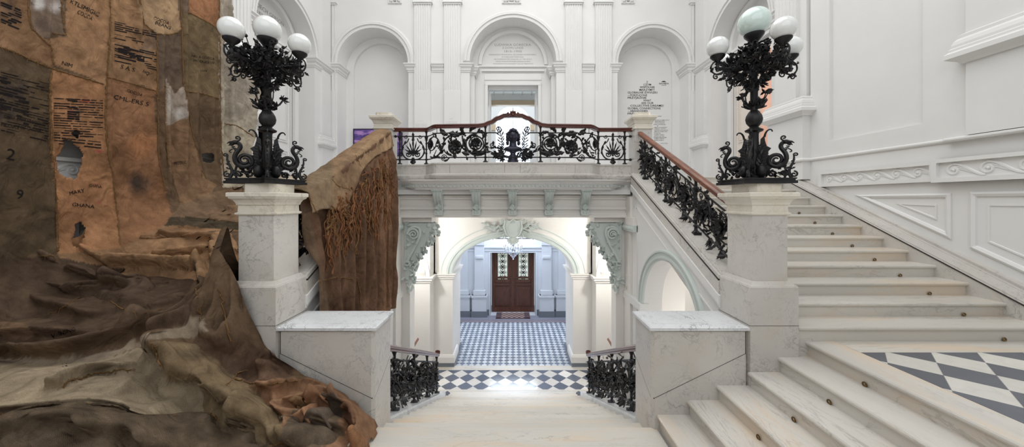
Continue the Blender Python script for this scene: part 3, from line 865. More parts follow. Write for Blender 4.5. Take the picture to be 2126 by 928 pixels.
for s_ in (1, -1):
    side = 'right' if s_ > 0 else 'left'
    pier('newel_pier', 'tall veined marble pier carrying the ' + side + ' candelabra', s_ * 2.735, 3.77, 0, 1.50, 1.56, 2.256, 2.50, .507, .54, .374, .41, .075, .095)
    pier('balcony_pier', 'small marble pier ending the balcony railing at ' + side, s_ * 2.73, 7.19, 2.69, 3.246, 3.27, 3.91, 4.19, .42, .45, .36, .37, .08, .08)
    # low block beside the pier
    t = thing('newel_block', 'low marble block with sloping joint beside the ' + side + ' lamp pier', 'marble block', (s_ * 1.95, 3.77, 0))
    x0, x1 = sorted((s_ * 1.465, s_ * 2.485)); c = .03
    ring = [(x0 + c, 3.53), (x1 - c, 3.53), (x1, 3.53 + c), (x1, 4.0), (x0, 4.0), (x0, 3.53 + c)]
    b = MB(); b.prism(ring, lambda u, v, d: (u, v, d), -1.0, 1.03); b.build('body', M['marble'], t)
    xq0, xq1 = (x0, x1 - .036) if s_ > 0 else (x0 + .036, x1)
    b = MB(); b.mould([(xq0, 3.53), (xq1, 3.53), (xq1, 4.0), (xq0, 4.0)], [(-.1, 1.03), (.0, 1.03), (.008, 1.04), (.03, 1.05), (.03, 1.078), (.015, 1.09), (-.02, 1.092), (-.1, 1.094)], True)
    b.box(x0 + .05, x1 - .05, 3.58, 3.95, 1.04, 1.094)
    b.build('slab', M['slab'], t)
    b = MB()
    # sloping joint line following the steps
    za, zb_ = ZC - (828 - HY) * 3.53 / F, ZC - (735 - HY) * 3.53 / F
    xa, xb = s_ * (1357 - CX) * 3.53 / F, s_ * (1547 - CX) * 3.53 / F
    b.hexa([(xa, 3.5285, za), (xa, 3.5285, za + .005), (xa, 3.54, za), (xa, 3.54, za + .005), (xb, 3.5285, zb_), (xb, 3.5285, zb_ + .005), (xb, 3.54, zb_), (xb, 3.54, zb_ + .005)])
    xi = s_ * 1.4645
    b.hexa([(xi, 3.56, za), (xi, 3.56, za + .005), (xi + s_ * .01, 3.56, za), (xi + s_ * .01, 3.56, za + .005), (xi, 4.0, za + .26 * .9), (xi, 4.0, za + .24), (xi + s_ * .01, 4.0, za + .234), (xi + s_ * .01, 4.0, za + .24)])
    b.box(min(xb, xb + s_ * .006), max(xb, xb + s_ * .006), 3.5285, 3.54, zb_, 1.03)
    b.build('joint', M['gap'], t)
    # infill between pier and first riser
    b = MB(); x0, x1 = sorted((s_ * 2.98, s_ * 3.16)); b.box(x0, x1, 3.53, 3.62, 0, FL + .02); trim(b, M['marble'])
    # outer curb of the side flight along the wall
    b = MB()
    def bar(mb, xa, xb, ya, yb, a0, a1, m=.49):
        x0, x1 = sorted((xa, xb))
        z = lambda Y, a: ZC + a + m * Y
        mb.hexa([(x0, ya, z(ya, a0)), (x0, ya, z(ya, a1)), (x0, yb, z(yb, a0)), (x0, yb, z(yb, a1)), (x1, ya, z(ya, a0)), (x1, ya, z(ya, a1)), (x1, yb, z(yb, a0)), (x1, yb, z(yb, a1))])
    bar(b, s_ * 5.64, s_ * 6.0, 3.2, 7.35, -3.6, -2.955)
    bar(b, s_ * 5.66, s_ * 6.0, 3.2, 7.33, -3.0, -2.935)
    bar(b, s_ * 5.92, s_ * 6.0, 3.2, 7.30, -3.0, -2.90)
    bar(b, s_ * 5.86, s_ * 5.90, 3.2, 7.30, -3.0, -2.928)
    t = b.build('stair_curb', M['marble']); tag(t, 'sloping marble curb along the ' + side + ' wall beside the side flight', 'curb')
    b = MB(); bar(b, s_ * 5.632, s_ * 5.66, 3.2, 7.34, -2.972, -2.957); b.build('joint', M['gap'], t)
    # inner curb carrying the iron railing
    b = MB()
    bar(b, s_ * 2.47, s_ * 2.86, 4.02, 7.0, -3.10, -2.86)
    bar(b, s_ * 2.50, s_ * 2.80, 4.02, 7.0, -2.90, -2.845)
    t = b.build('stair_curb', M['marble']); tag(t, 'sloping marble curb under the iron railing of the ' + side + ' flight', 'curb')
    b = MB(); bar(b, s_ * 2.465, s_ * 2.49, 4.02, 7.0, -2.925, -2.905); b.build('joint', M['gap'], t)
    # plaster flank of the flight with arched passage
    f2 = (lambda u, v, d, s_=s_: (s_ * (2.50 + d), u, v))
    zt = lambda Y: ZC - 3.05 + .49 * Y
    b = MB(); o_ = arched(4.02, 7.0, LO, 0, 5.4, .44, 1.0); o_[-2] = (7.0, zt(7.0)); o_[-1] = (4.02, zt(4.02)); b.prism(o_, f2, 0, .35)
    struct('wall_flank_' + side, b, M['white'])
    b = MB()
    bar(b, s_ * 2.455, s_ * 2.52, 4.0, 7.0, -3.20, -3.09)
    bar(b, s_ * 2.47, s_ * 2.52, 4.0, 7.0, -3.24, -3.20)
    bar(b, s_ * 2.485, s_ * 2.52, 4.0, 6.75, -3.46, -3.43)
    b.box(min(s_ * 2.485, s_ * 2.52), max(s_ * 2.485, s_ * 2.52), 6.72, 6.75, -.9, ZC - 3.44 + .49 * 6.75)
    trim(b, M['white'])
    b = MB()
    arch_mould(b, f2, 5.4, .44, 1.0, [(0, 0), (0, .03), (.03, .05), (.06, .05), (.065, .03), (.12, .03), (.13, .055), (.16, .055), (.18, 0)])
    arch_beads(b, f2, 5.4, .44, 1.0, .14, .018, .055)
    trim(b, M['orn'])
    b = MB(); b.box(min(s_ * 2.42, s_ * 2.6), max(s_ * 2.42, s_ * 2.6), 3.9, 4.42, .30, .44); b.box(min(s_ * 2.42, s_ * 2.6), max(s_ * 2.42, s_ * 2.6), 6.38, 7.4, .30, .44); trim(b, M['white'])
    # soffit under the side flight
    b = MB(); bar(b, s_ * 2.7, s_ * 5.6, 4.3, 7.3, -3.9, -3.5); trim(b, M['white'])
    # curb of the centre flight
    b = MB()
    z = lambda Y, a: ZC + a - .49 * Y
    YY = [3.98, 5.5, 7.0, 8.1]; XI = [1.50, 1.53, 1.57, 1.63]
    for i in range(3):
        (ya, xa), (yb, xb) = (YY[i], XI[i]), (YY[i + 1], XI[i + 1])
        for (di, do, lo, hi) in ((0, .30, -1.4, -.66), (.012, .29, -.70, -.635)):
            hv = [(s_ * (xa + di), ya, z(ya, lo)), (s_ * (xa + di), ya, z(ya, hi)), (s_ * (xb + di), yb, z(yb, lo)), (s_ * (xb + di), yb, z(yb, hi)), (s_ * (xa + do), ya, z(ya, lo)), (s_ * (xa + do), ya, z(ya, hi)), (s_ * (xb + do), yb, z(yb, lo)), (s_ * (xb + do), yb, z(yb, hi))]
            b.hexa(hv)
    t = b.build('stair_curb', M['slab']); tag(t, 'low marble curb under the ' + side + ' railing of the descending flight', 'curb')
# ================================================================== CAST IRON
def spiral(cx, cy, r, turns, a0, sgn=1, n=None, inner=.12):
    "points from the outside in"
    n = n or int(14 * turns) + 4
    return [(cx + r * (1 - (1 - inner) * (i / (n - 1)) ** .85) * math.cos(a0 + sgn * 2 * PI * turns * i / (n - 1)),
             cy + r * (1 - (1 - inner) * (i / (n - 1)) ** .85) * math.sin(a0 + sgn * 2 * PI * turns * i / (n - 1))) for i in range(n)]
def bez(p0, p1, p2, p3, n=10):
    out = []
    for i in range(n + 1):
        t = i / n; q = 1 - t
        out.append(tuple(q**3 * a + 3 * q*q*t * b + 3 * q*t*t * c + t**3 * d for a, b, c, d in zip(p0, p1, p2, p3)))
    return out
class Iron:
    "draws flat ironwork in panel coordinates (u along, v up, w out) and maps it into the room"
    def __init__(s, mp, k=1.0): s.b = MB(); s.mp = mp; s.k = k
    def line(s, pts, r, w=0, sides=6): s.b.tube([s.mp(p[0], p[1], w) for p in pts], [q * s.k for q in r] if isinstance(r, list) else r * s.k, sides); return s
    def leaf(s, u, v, ang, L, W, curl=.2, w=0, tilt=.0):
        p = Vector(s.mp(u, v, w)); q = Vector(s.mp(u + math.cos(ang) * .01, v + math.sin(ang) * .01, w + .01 * tilt)); n = Vector(s.mp(u, v, w + .01)) - p
        s.b.leaf(p, q - p, n, L * (1 + (s.k - 1) * .5), W * (1 + (s.k - 1) * .7), curl, .005); return s
    def ball(s, u, v, r, w=0, seg=8): s.b.ball(s.mp(u, v, w), r, r, r, seg, 6); return s
    def rosette(s, u, v, r, rnd, k=6):
        for i in range(k):
            a = 2 * PI * i / k + rnd.random() * .3
            s.leaf(u + math.cos(a) * r * .1, v + math.sin(a) * r * .1, a, r, r * .75, .35, .01)
        for i in range(k - 1):
            a = 2 * PI * i / (k - 1) + .5
            s.leaf(u, v, a, r * .6, r * .5, .7, .02)
            s.leaf(u, v, a + .3, r * .8, r * .5, .4, -.01)
        s.ball(u, v, r * .26, .02)
    def vine(s, pts, r0, r1, rnd, leaves=.09, L=.07, w=0):
        n = len(pts)
        s.line(pts, [r0 + (r1 - r0) * i / (n - 1) for i in range(n)], w)
        acc = 0
        for i in range(1, n):
            du, dv = pts[i][0] - pts[i - 1][0], pts[i][1] - pts[i - 1][1]; acc += math.hypot(du, dv)
            if acc > leaves:
                acc = 0; a = math.atan2(dv, du) + rnd.choice((-1, 1)) * (.4 + .5 * rnd.random())
                s.leaf(pts[i][0], pts[i][1], a, L * (.7 + .6 * rnd.random()), L * .55, .3, rnd.uniform(-.01, .012), rnd.uniform(-.5, .5))
def post_shape(b, mp, u, v0, v1, r=.017):
    "baluster post with base, knops and capital; vertical lathe at a mapped foot"
    p = Vector(mp(u, v0, 0)); h = (Vector(mp(u, v1, 0)) - p).length
    pr = [(.0, 0), (r * 3, 0), (r * 3, .012), (r * 2, .022), (r * 1.2, .05), (r, .08), (r * 1.8, .10), (r * 1.8, .115), (r, .13), (r, h * .30), (r * 1.5, h * .33), (r * .9, h * .38), (r * .9, h * .6), (r * 1.4, h * .63), (r * .9, h * .66), (r * 1.3, h * .76), (r * 2.3, h * .80), (r * 2.3, h * .825), (r * 1.1, h * .85), (r, h * .93), (r * 1.8, h * .985), (r * 1.8, h)]
    b.lathe(pr, p, 10)
    for k in range(6):
        a = PI * k / 3
        b.leaf(p + Vector((0, 0, h * .78)), (math.cos(a) * .6, math.sin(a) * .6, -.6), (math.cos(a), math.sin(a), 1), .05, .03, .2)
        b.leaf(p + Vector((0, 0, h * .40)), (math.cos(a) * .3, math.sin(a) * .3, .9), (math.cos(a), math.sin(a), 0), .06, .03, .3)
        b.leaf(p + Vector((0, 0, h * .02)), (math.cos(a) * .9, math.sin(a) * .9, .3), (0, 0, 1), .05, .03, -.1)

# ---- balcony: marble kerb, mouldings, cove, all on one bowed plan
def bow(yend, ymid, x0=1.55, x1=1.86, xe=2.55, n=16):
    pts = []
    for x in (xe, x1): pts.append((-x, yend))
    for i in range(1, 8):
        t = i / 8; pts.append((-(x1 + (x0 - x1) * t), yend + (ymid + .06 - yend) * (t * t * (3 - 2 * t))))
    for i in range(n + 1):
        x = -x0 + 2 * x0 * i / n; pts.append((x, ymid + .06 * (x / x0) ** 2))
    for i in range(7, 0, -1):
        t = i / 8; pts.append((x1 + (x0 - x1) * t, yend + (ymid + .06 - yend) * (t * t * (3 - 2 * t))))
    for x in (x1, xe): pts.append((x, yend))
    return pts
YE, YM = 7.19, 6.80
plan = bow(YE, YM)
t = thing('balcony', 'bowed balcony with marble kerb and white cove between the two small piers', 'balcony', (0, 7.0, UP))
b = MB(); b.mould(plan, [(-.10, UP + .02), (.05, UP + .02), (.05, UP + .205), (.065, UP + .215), (.065, UP + .235), (.05, UP + .245), (-.10, UP + .245)], side=1)
b.build('kerb', M['marble'], t)
b = MB(); b.mould(plan, [(-.3, UP - .10), (.06, UP - .10), (.10, UP - .06), (.115, UP - .03), (.115, UP + .0), (.07, UP + .019), (-.3, UP + .019)], side=1)
b.build('marble_moulding', M['marble'], t)
pts2 = bow(7.20, 6.84, 2.05, 2.42, 2.55)
b = MB(); b.mould(pts2, [(-.3, UP - .30), (-.10, UP - .30), (-.10, UP - .27), (-.05, UP - .25), (-.04, UP - .215), (-.01, UP - .19), (.03, UP - .15), (.09, UP - .12), (.09, UP - .101), (-.3, UP - .101)], side=1)
b.build('cove', M['white'], t)
b = MB(); b.prism([(p[0], p[1] + .1) for p in plan] + [(2.55, 7.4), (-2.55, 7.4)], lambda u, v, d: (u, v, d), UP - .28, UP + .01)
b.build('slab', M['white'], t)
b = MB()
L = 0
for i in range(len(pts2) - 1):
    a, c = Vector(pts2[i]), Vector(pts2[i + 1]); l = (c - a).length; n_ = max(1, int(l / .07)); tt = (c - a) / l; nn = Vector((tt.y, -tt.x))
    for j in range(n_):
        p = a + tt * (l * (j + .5) / n_) + nn * (-.02)
        b.ball((p.x, p.y, UP - .225), .022, .022, .028, 6, 4)
b.build('egg_ornament', M['orn'], t)
b = MB()
for x in (-1.31, -.4, .4, 1.31):
    pass
# kerb joints
for px in (934, 1048, 1080, 1194):
    x = (px - CX) * 6.8 / F; y = YM + .06 * (x / 1.55) ** 2 - .0515
    b.box(x - .002, x + .002, y, y + .02, UP + .03, UP + .2)
b.build('joint', M['gap'], t)
# small scroll brackets below
def console_bracket(px, place):
    x = (px - CX) * 7.1 / F
    t = thing('scroll_bracket', 'grey green plaster scroll bracket under the balcony, ' + place, 'bracket', (x, 7.2, 2.1), 'scroll brackets under the balcony')
    b = MB()
    zt, zb = 2.655, 2.10
    # side profile (y, z): bulging scroll
    prof = []
    n = 22
    for i in range(n + 1):
        q = i / n; z = zt - .07 - (zt - .07 - zb - .10) * q
        out = .20 * (1 - q) ** 1.3 + .05 + .035 * math.sin(q * 2 * PI * 1.05)
        prof.append((7.245 - out, z))
    poly = [(7.26, zt - .07)] + prof + [(7.26, zb + .10)]
    b.prism(poly, lambda u, v, d: (d, u, v), x - .088, x + .088)
    for q in (-.065, 0, .065):
        b.tube([(x + q, y - .006, z) for y, z in prof], .013, 6)
    b.build('scroll', M['orn'], t, True)
    b = MB(); b.box(x - .12, x + .12, 6.98, 7.26, zt - .045, zt); b.box(x - .10, x + .10, 7.0, 7.26, zt - .085, zt - .04)
    for k in range(5): b.ball((x - .09 + .045 * k, 6.985, zt - .03), .018, .02, .025, 6, 5)
    b.build('cap', M['orn'], t)
    b = MB()
    b.ball((x, 7.16, zb + .17), .06, .045, .07, 10, 8)
    for k in range(5):
        a = PI * (k + .5) / 5
        b.leaf((x, 7.13, zb + .14), (math.cos(a), -.3, math.sin(a)), (0, -1, .2), .09, .04, .2)
    b.build('shell', M['orn'], t, True)
    b = MB(); b.prism([(x - .08, zb + .11), (x - .095, zb + .06), (x - .085, zb), (x + .085, zb), (x + .095, zb + .06), (x + .08, zb + .11)], lambda u, v, d: (u, d, v), 7.16, 7.26)
    for q in (-.03, .03): b.ball((x + q, 7.155, zb + .06), .012, .012, .03, 6, 5)
    b.build('tassel', M['orn'], t)
for px, pl in ((909, 'leftmost of the five'), (988, 'second from the left'), (1064, 'in the middle above the crest'), (1140, 'second from the right'), (1216, 'rightmost of the five')):
    console_bracket(px, pl)
b = MB()
for px0, px1 in ((896, 1236),):
    x0, x1 = (px0 - CX) * 7.12 / F, (px1 - CX) * 7.12 / F
    n_ = int((x1 - x0) / .06)
    for k in range(n_): b.ball((x0 + .06 * (k + .5), 7.19, 2.635), .02, .025, .022, 6, 4)
b.box(-1.78, 1.78, 7.19, 7.25, 2.60, 2.615)
trim(b, M['orn'])

# ---- balcony balustrade
def plan_at(pl):
    P2 = [Vector(p) for p in pl]; S = [0]
    for i in range(1, len(P2)): S.append(S[-1] + (P2[i] - P2[i - 1]).length)
    def at(x):   # by X (plan is a function of X)
        for i in range(len(P2) - 1):
            if P2[i].x <= x <= P2[i + 1].x:
                t = (x - P2[i].x) / (P2[i + 1].x - P2[i].x); p = P2[i].lerp(P2[i + 1], t); d = (P2[i + 1] - P2[i]).normalized(); return p, Vector((d.y, -d.x))
        i = 0 if x < P2[0].x else len(P2) - 2
        d = (P2[i + 1] - P2[i]).normalized(); p = P2[0 if x < P2[0].x else -1]
        return Vector((x, p.y)), Vector((d.y, -d.x))
    return at
pat = plan_at(plan)
ZK = UP + .245
def mpb(u, v, w):
    p, n = pat(u); return Vector((p.x + n.x * w, p.y + n.y * w, ZK + v))
bal = thing('balcony_balustrade', 'black scrollwork iron balustrade with mahogany rail on the bowed balcony', 'balustrade', (0, YM, ZK))
def rail_h(x):
    x = abs(x); base = .745
    pts = [(0, .955), (.17, .95), (.30, .90), (.46, .81), (.60, .757), (.72, .745), (9, .745)]
    for (a, ha), (c, hc) in zip(pts, pts[1:]):
        if a <= x <= c:
            t = (x - a) / (c - a); return ha + (hc - ha) * (t * t * (3 - 2 * t) if x > .17 else t)
    return base
RAILP = [(-.032, -.035), (.032, -.035), (.040, -.018), (.036, -.005), (.046, .008), (.046, .018), (.032, .032), (.0, .038), (-.032, .032), (-.046, .018), (-.046, .008), (-.036, -.005), (-.040, -.018)]
b = MB(); pts = []; nr = []; bi = []
n = 110
for i in range(n + 1):
    x = -2.56 + 5.12 * i / n; p, nn = pat(x); z = ZK + rail_h(x)
    d = (rail_h(x + .01) - rail_h(x - .01)) / .02
    pts.append((p.x, p.y, z)); nr.append((nn.x, nn.y, 0)); k = math.hypot(1, d); bi.append((-d / k, 0, 1 / k))
b.sweep(pts, nr, bi, [(p * 1.25, q * 1.2) for p, q in RAILP])
hr = b.build('handrail', M['railx'], bal, True)
b = MB(); c = Vector(mpb(0, .97, .02))
for s_ in (-1, 1):
    sp = spiral(s_ * .085, .955, .05, 1.3, PI / 2, -s_); b.tube([mpb(u, v, .045) for u, v in sp], .014, 6)
for a in (-.5, 0, .5):
    b.leaf(c + Vector((0, -.03, -.03)), (math.sin(a), -.2, math.cos(a)), (0, -1, 0), .11, .06, .1, .02)
b.ball(c + Vector((0, -.04, -.02)), .03)
b.build('carved_crest', M['railx'], hr, True)
for lo, nm in ((.105, 'bottom_bar'), (.605, 'top_bar')):
    b = MB()
    segs = [(-2.56, 2.56)] if lo < .3 else [(-2.56, -.30), (.30, 2.56)]
    for x0, x1 in segs:
        k = 60
        b.tube([mpb(x0 + (x1 - x0) * i / k, lo, 0) for i in range(k + 1)], .0125, 6)
        if lo > .3:
            s_ = -1 if x1 < 0 else 1
            xe = s_ * .30
            sp = spiral(xe, lo + .075, .075, 1.2, -PI / 2, -s_ * 1)
            b.tube([mpb(u, v, 0) for u, v in sp], .011, 6)
    for s_ in (-1, 1): b.ball(mpb(s_ * 2.52, lo, 0), .03, .03, .03)
    b.build(nm, M['iron'], bal)
for x in (-2.43, -1.86, -.56, .56, 1.80, 2.37):
    x = x if x < 0 or x < .6 else x + .03
    b = MB(); post_shape(b, mpb, x, 0, rail_h(x) - .035); b.build('post', M['iron'], bal, True)
for x in (-1.56, 1.56, -.47, .47):
    b = MB(); b.tube([mpb(x, .605, 0), mpb(x, rail_h(x) - .03, 0)], .006); b.build('brace', M['iron'], bal)
rnd = random.Random(3)
for s_ in (-1, 1):   # palmette end panels
    I = Iron(mpb, 1.3); c = s_ * 2.145
    for q in (-1, 1):
        I.line(spiral(c + q * .10, .22, .075, 1.6, PI / 2 + (0), q), .0095)
        I.line(bez((c + q * .10, .295), (c + q * .03, .30), (c + q * .02, .25), (c, .20)), .01)
        I.line(bez((c + q * .0, .11), (c + q * .14, .08), (c + q * .26, .18), (c + q * .235, .36)) , .012)
        I.line(bez((c + q * .235, .36), (c + q * .20, .47), (c + q * .12, .44), (c + q * .09, .56)), .009)
        I.line(spiral(c + q * .15, .60, .045, 1.3, PI if q < 0 else 0, -q), .007)
        I.leaf(c + q * .23, .30, PI / 2 + q * .2, .10, .04); I.leaf(c + q * .2, .42, PI / 2 + q * .5, .09, .035)
        I.leaf(c + q * .21, .2, PI / 2 - q * .6, .08, .035)
        for k, (a, L) in enumerate(((.25, .25), (.62, .22), (1.0, .19), (1.4, .14))):
            I.leaf(c + q * .01, .22, PI / 2 - q * a, L, .026, .1)
            I.line([(c, .22), (c + q * math.sin(a) * L * .9, .22 + math.cos(a) * L * .9)], .005)
    I.leaf(c, .22, PI / 2, .32, .035, .05); I.leaf(c, .14, -PI / 2, .14, .09, .2); I.ball(c, .12, .035); I.ball(c, .2, .025)
    I.leaf(c, .60, -PI / 2, .1, .06); I.leaf(c, .56, PI / 2, .11, .05)
    for q in (-1, 1): I.leaf(c, .10, -PI / 2 + q * .7, .08, .05)
    I.b.build('palmette_panel', M['iron'], bal, True)
for s_ in (-1, 1):   # acanthus scroll panels
    I = Iron(mpb, 1.4)
    X = lambda px: s_ * -(px - CX) * 6.83 / F * 1.0     # measured on the left panel, mirrored for the right
    xx = lambda px: (-s_) * (px - CX) * 6.83 / F
    V = lambda py: (333.5 - py) * 6.83 / F + .10 - .035
    sg = -1 if s_ < 0 else 1
    def pt(px, py): return (s_ * -(px - CX) * 6.83 / F, V(py))
    def circ(px, py, r, turns, a0, sg_, inner=.12):
        u, v = pt(px, py); r = r * 6.83 / F
        a = a0 if s_ < 0 else PI - a0
        return spiral(u, v, r, turns, a, sg_ * (1 if s_ < 0 else -1), inner=inner)
    # three great spirals (centres measured)
    I.vine(circ(988, 301, 18.5, 1.9, -PI * .6, 1, .5), .012, .009, rnd, .1, .08)
    I.rosette(*pt(988, 300), .085, rnd, 8)
    I.vine(circ(945, 307.5, 14.5, 1.5, -PI * .5, -1, .8), .011, .009, rnd, .12, .07)
    I.rosette(*pt(945, 306), .105, rnd, 9)
    I.vine(circ(894, 300, 19, 1.1, -PI * .2, 1, .55), .011, .008, rnd, .1, .08)
    I.rosette(*pt(893, 299), .09, rnd, 7)
    I.vine([pt(*q) for q in bez((888, 325), (905, 336), (917, 318), (919, 305))] + [pt(*q) for q in bez((919, 305), (922, 286), (935, 281), (955, 283))][1:], .014, .012, rnd, .07, .08)
    I.vine([pt(*q) for q in bez((1010, 320), (990, 330), (975, 325), (968, 306))] + [pt(*q) for q in bez((968, 306), (965, 288), (978, 280), (990, 280))][1:], .014, .010, rnd, .07, .09)
    I.vine([pt(*q) for q in bez((960, 284), (960, 300), (966, 318), (985, 325))], .012, .010, rnd, .06, .08)
    I.vine([pt(*q) for q in bez((921, 312), (925, 322), (930, 326), (948, 327))], .010, .008, rnd, .07, .07)
    I.vine([pt(*q) for q in bez((905, 313), (903, 320), (900, 322), (897, 326))], .006, .005, rnd, .05, .06)
    I.vine([pt(*q) for q in bez((900, 308), (908, 303), (914, 302), (919, 299))], .006, .005, rnd, .05, .06)
    I.line(circ(921, 329, 6.5, 1.6, 0, 1), .007)
    I.line([pt(*q) for q in bez((915, 331), (918, 338), (928, 338), (933, 329))], [.006] * 5 + [.016] * 3 + [.01] * 3)
    I.line(circ(1009, 311, 6.5, 1.6, 0, 1), .007)
    # heavy acanthus along the top and bottom
    for px, py, a, L in ((955, 283, PI * .95, .2), (930, 282, PI * .9, .14), (952, 281, .1, .14), (925, 279, 2.3, .09), (917, 277, 1.9, .08), (960, 279, 1.6, .14), (959, 272, 1.2, .07), (960, 275, 2.2, .07), (975, 277, .9, .12), (981, 272, .6, .09), (984, 271, 2.4, .1), (993, 276, -.2, .12),
                         (985, 324, .2, .18), (975, 323, 2.9, .14), (990, 322, 1.8, .09), (983, 321, 1.2, .08), (968, 327, -1.2, .08), (1000, 321, .3, .1), (962, 290, -1.1, .12), (963, 298, -1.8, .1), (932, 288, -.9, .1), (913, 320, .6, .09), (915, 317, 1.8, .07), (941, 318, -1.2, .12), (948, 322, .6, .1), (930, 322, 1.9, .06), (905, 300, .2, .07), (897, 284, 1.3, .08)):
        u, v = pt(px, py); a = a if s_ < 0 else PI - a
        I.leaf(u, v, a, L, L * .5, .25, .008); I.leaf(u, v, a + .35, L * .7, L * .35, .4, -.004)
    for px, py in ((919, 306), (966, 284), (965, 302), (937, 287), (1003, 283)): I.ball(*pt(px, py), .022)
    I.b.build('scroll_panel', M['iron'], bal, True)
# central panel: palm fronds around the bust
I = Iron(mpb)
for s_ in (-1, 1):
    stem = bez((s_ * .10, .09), (s_ * .30, .2), (s_ * .18, .35), (s_ * .26, .60))
    I.line(stem, .008)
    for k in range(2, 11):
        u, v = stem[k]
        for q in (-1, 1):
            I.leaf(u, v, PI / 2 - s_ * .25 + q * .7, .11 + .02 * math.sin(k * 3), .028, .25, q * .004)
    I.leaf(*stem[-1], PI / 2 - s_ * .3, .16, .03)
    I.vine(bez((s_ * .02, .10), (s_ * .2, .16), (s_ * .4, .18), (s_ * .55, .26)), .012, .01, rnd, .05, .09)
    I.vine(bez((s_ * .14, .24), (s_ * .26, .30), (s_ * .36, .26), (s_ * .40, .34)), .011, .01, rnd, .04, .1)
    I.line(spiral(s_ * .42, .36, .05, 1.3, -PI / 2, s_), .010)
    I.line(spiral(s_ * .19, .22, .06, 1.5, PI, s_), .008)
    for a in (-.2, .2, .6, 1.0, -.7, -1.1):
        I.leaf(s_ * .18, .16, (0 if s_ > 0 else PI) + s_ * a, .17, .06, .3)
        I.leaf(s_ * .30, .17, (0 if s_ > 0 else PI) + s_ * (a - .4), .12, .06, .3)
    I.rosette(s_ * .36, .14, .07, rnd, 5); I.rosette(s_ * .22, .06, .06, rnd, 5)
I.b.build('palm_frond_panel', M['iron'], bal, True)

# ---- bust on the kerb in front of the railing
bx, by, bz = 0.0, YM + .10, ZK
bust = thing('bust', 'dark bust of a curly haired head on a small pedestal amid the balcony railing', 'bust', (bx, by, bz))
M['bronze'], _, _ = newmat('dark_bronze', rgb(58, 58, 72), .35, .6)
b = MB(); b.lathe([(.0, 0), (.115, 0), (.115, .05), (.10, .06), (.10, .10), (.085, .11), (.085, .15), (.06, .165), (.055, .20), (.075, .225), (.075, .24), (0, .24)], (bx, by, bz), 24)
b.build('pedestal', M['bronze'], bust)
hc = Vector((bx, by, bz + .525))
def headfn(v):
    v = v.copy(); z = v.z
    if z < 0: v.x *= 1 - .30 * z * z - .12 * -z; v.y *= 1 - .1 * z * z
    if v.y < -.2:   # face side (towards the stairs)
        ax = abs(v.x)
        if ax < .55 and .0 < z < .28: v.y += .12 * (1 - abs(z - .13) / .15) * (1 if ax > .14 else 0)   # eye sockets
        if ax < .16 and -.30 < z < .22: v.y -= .22 * (1 - ax / .16) * (.35 + .65 * (.22 - z) / .52)            # nose
        if ax < .30 and -.52 < z < -.36: v.y -= .07 * (1 - ax / .3)                                        # lips
        if ax < .25 and z < -.75: v.y -= .10
    return v
b = MB(); b.ball(hc, .108, .12, .15, 40, 32, headfn)
b.lathe([(0, -.28), (.02, -.275), (.085, -.20), (.072, -.13), (.068, -.06), (.06, -.02)], hc, 20)
sh = [(-.16, -.285), (-.15, -.25), (-.10, -.215), (-.05, -.185), (.05, -.185), (.10, -.215), (.15, -.25), (.16, -.285), (.08, -.30), (-.08, -.30)]
b.ball(hc + Vector((0, 0, -.24)), .19, .10, .065, 24, 12)
for s_ in (-1, 1): b.ball(hc + Vector((s_ * .098, .01, -.01)), .014, .025, .035, 8, 8)
for s_ in (-1, 1): b.ball(hc + Vector((s_ * .036, -.094, .02)), .017, .012, .010, 8, 6)
b.build('head', M['bronze'], bust, True)
b = MB(); r2 = random.Random(5)
for k in range(110):
    a = r2.uniform(0, 2 * PI); e = r2.uniform(-.1, 1.45)
    d = Vector((math.cos(a) * math.cos(e), math.sin(a) * math.cos(e), math.sin(e)))
    if d.y < -.5 and d.z < .62: continue
    c = hc + Vector((d.x * .118, d.y * .128, d.z * .165 + .005)); r = r2.uniform(.018, .028)
    b.ball(c, r, r, r, 7, 5)
for k in range(26):
    for s_ in (-1, 1):
        b.ball(hc + Vector((s_ * r2.uniform(.10, .135), r2.uniform(-.03, .08), r2.uniform(-.14, .09))), .024, .024, .026, 7, 5)
b.build('hair', M['bronze'], bust, True)

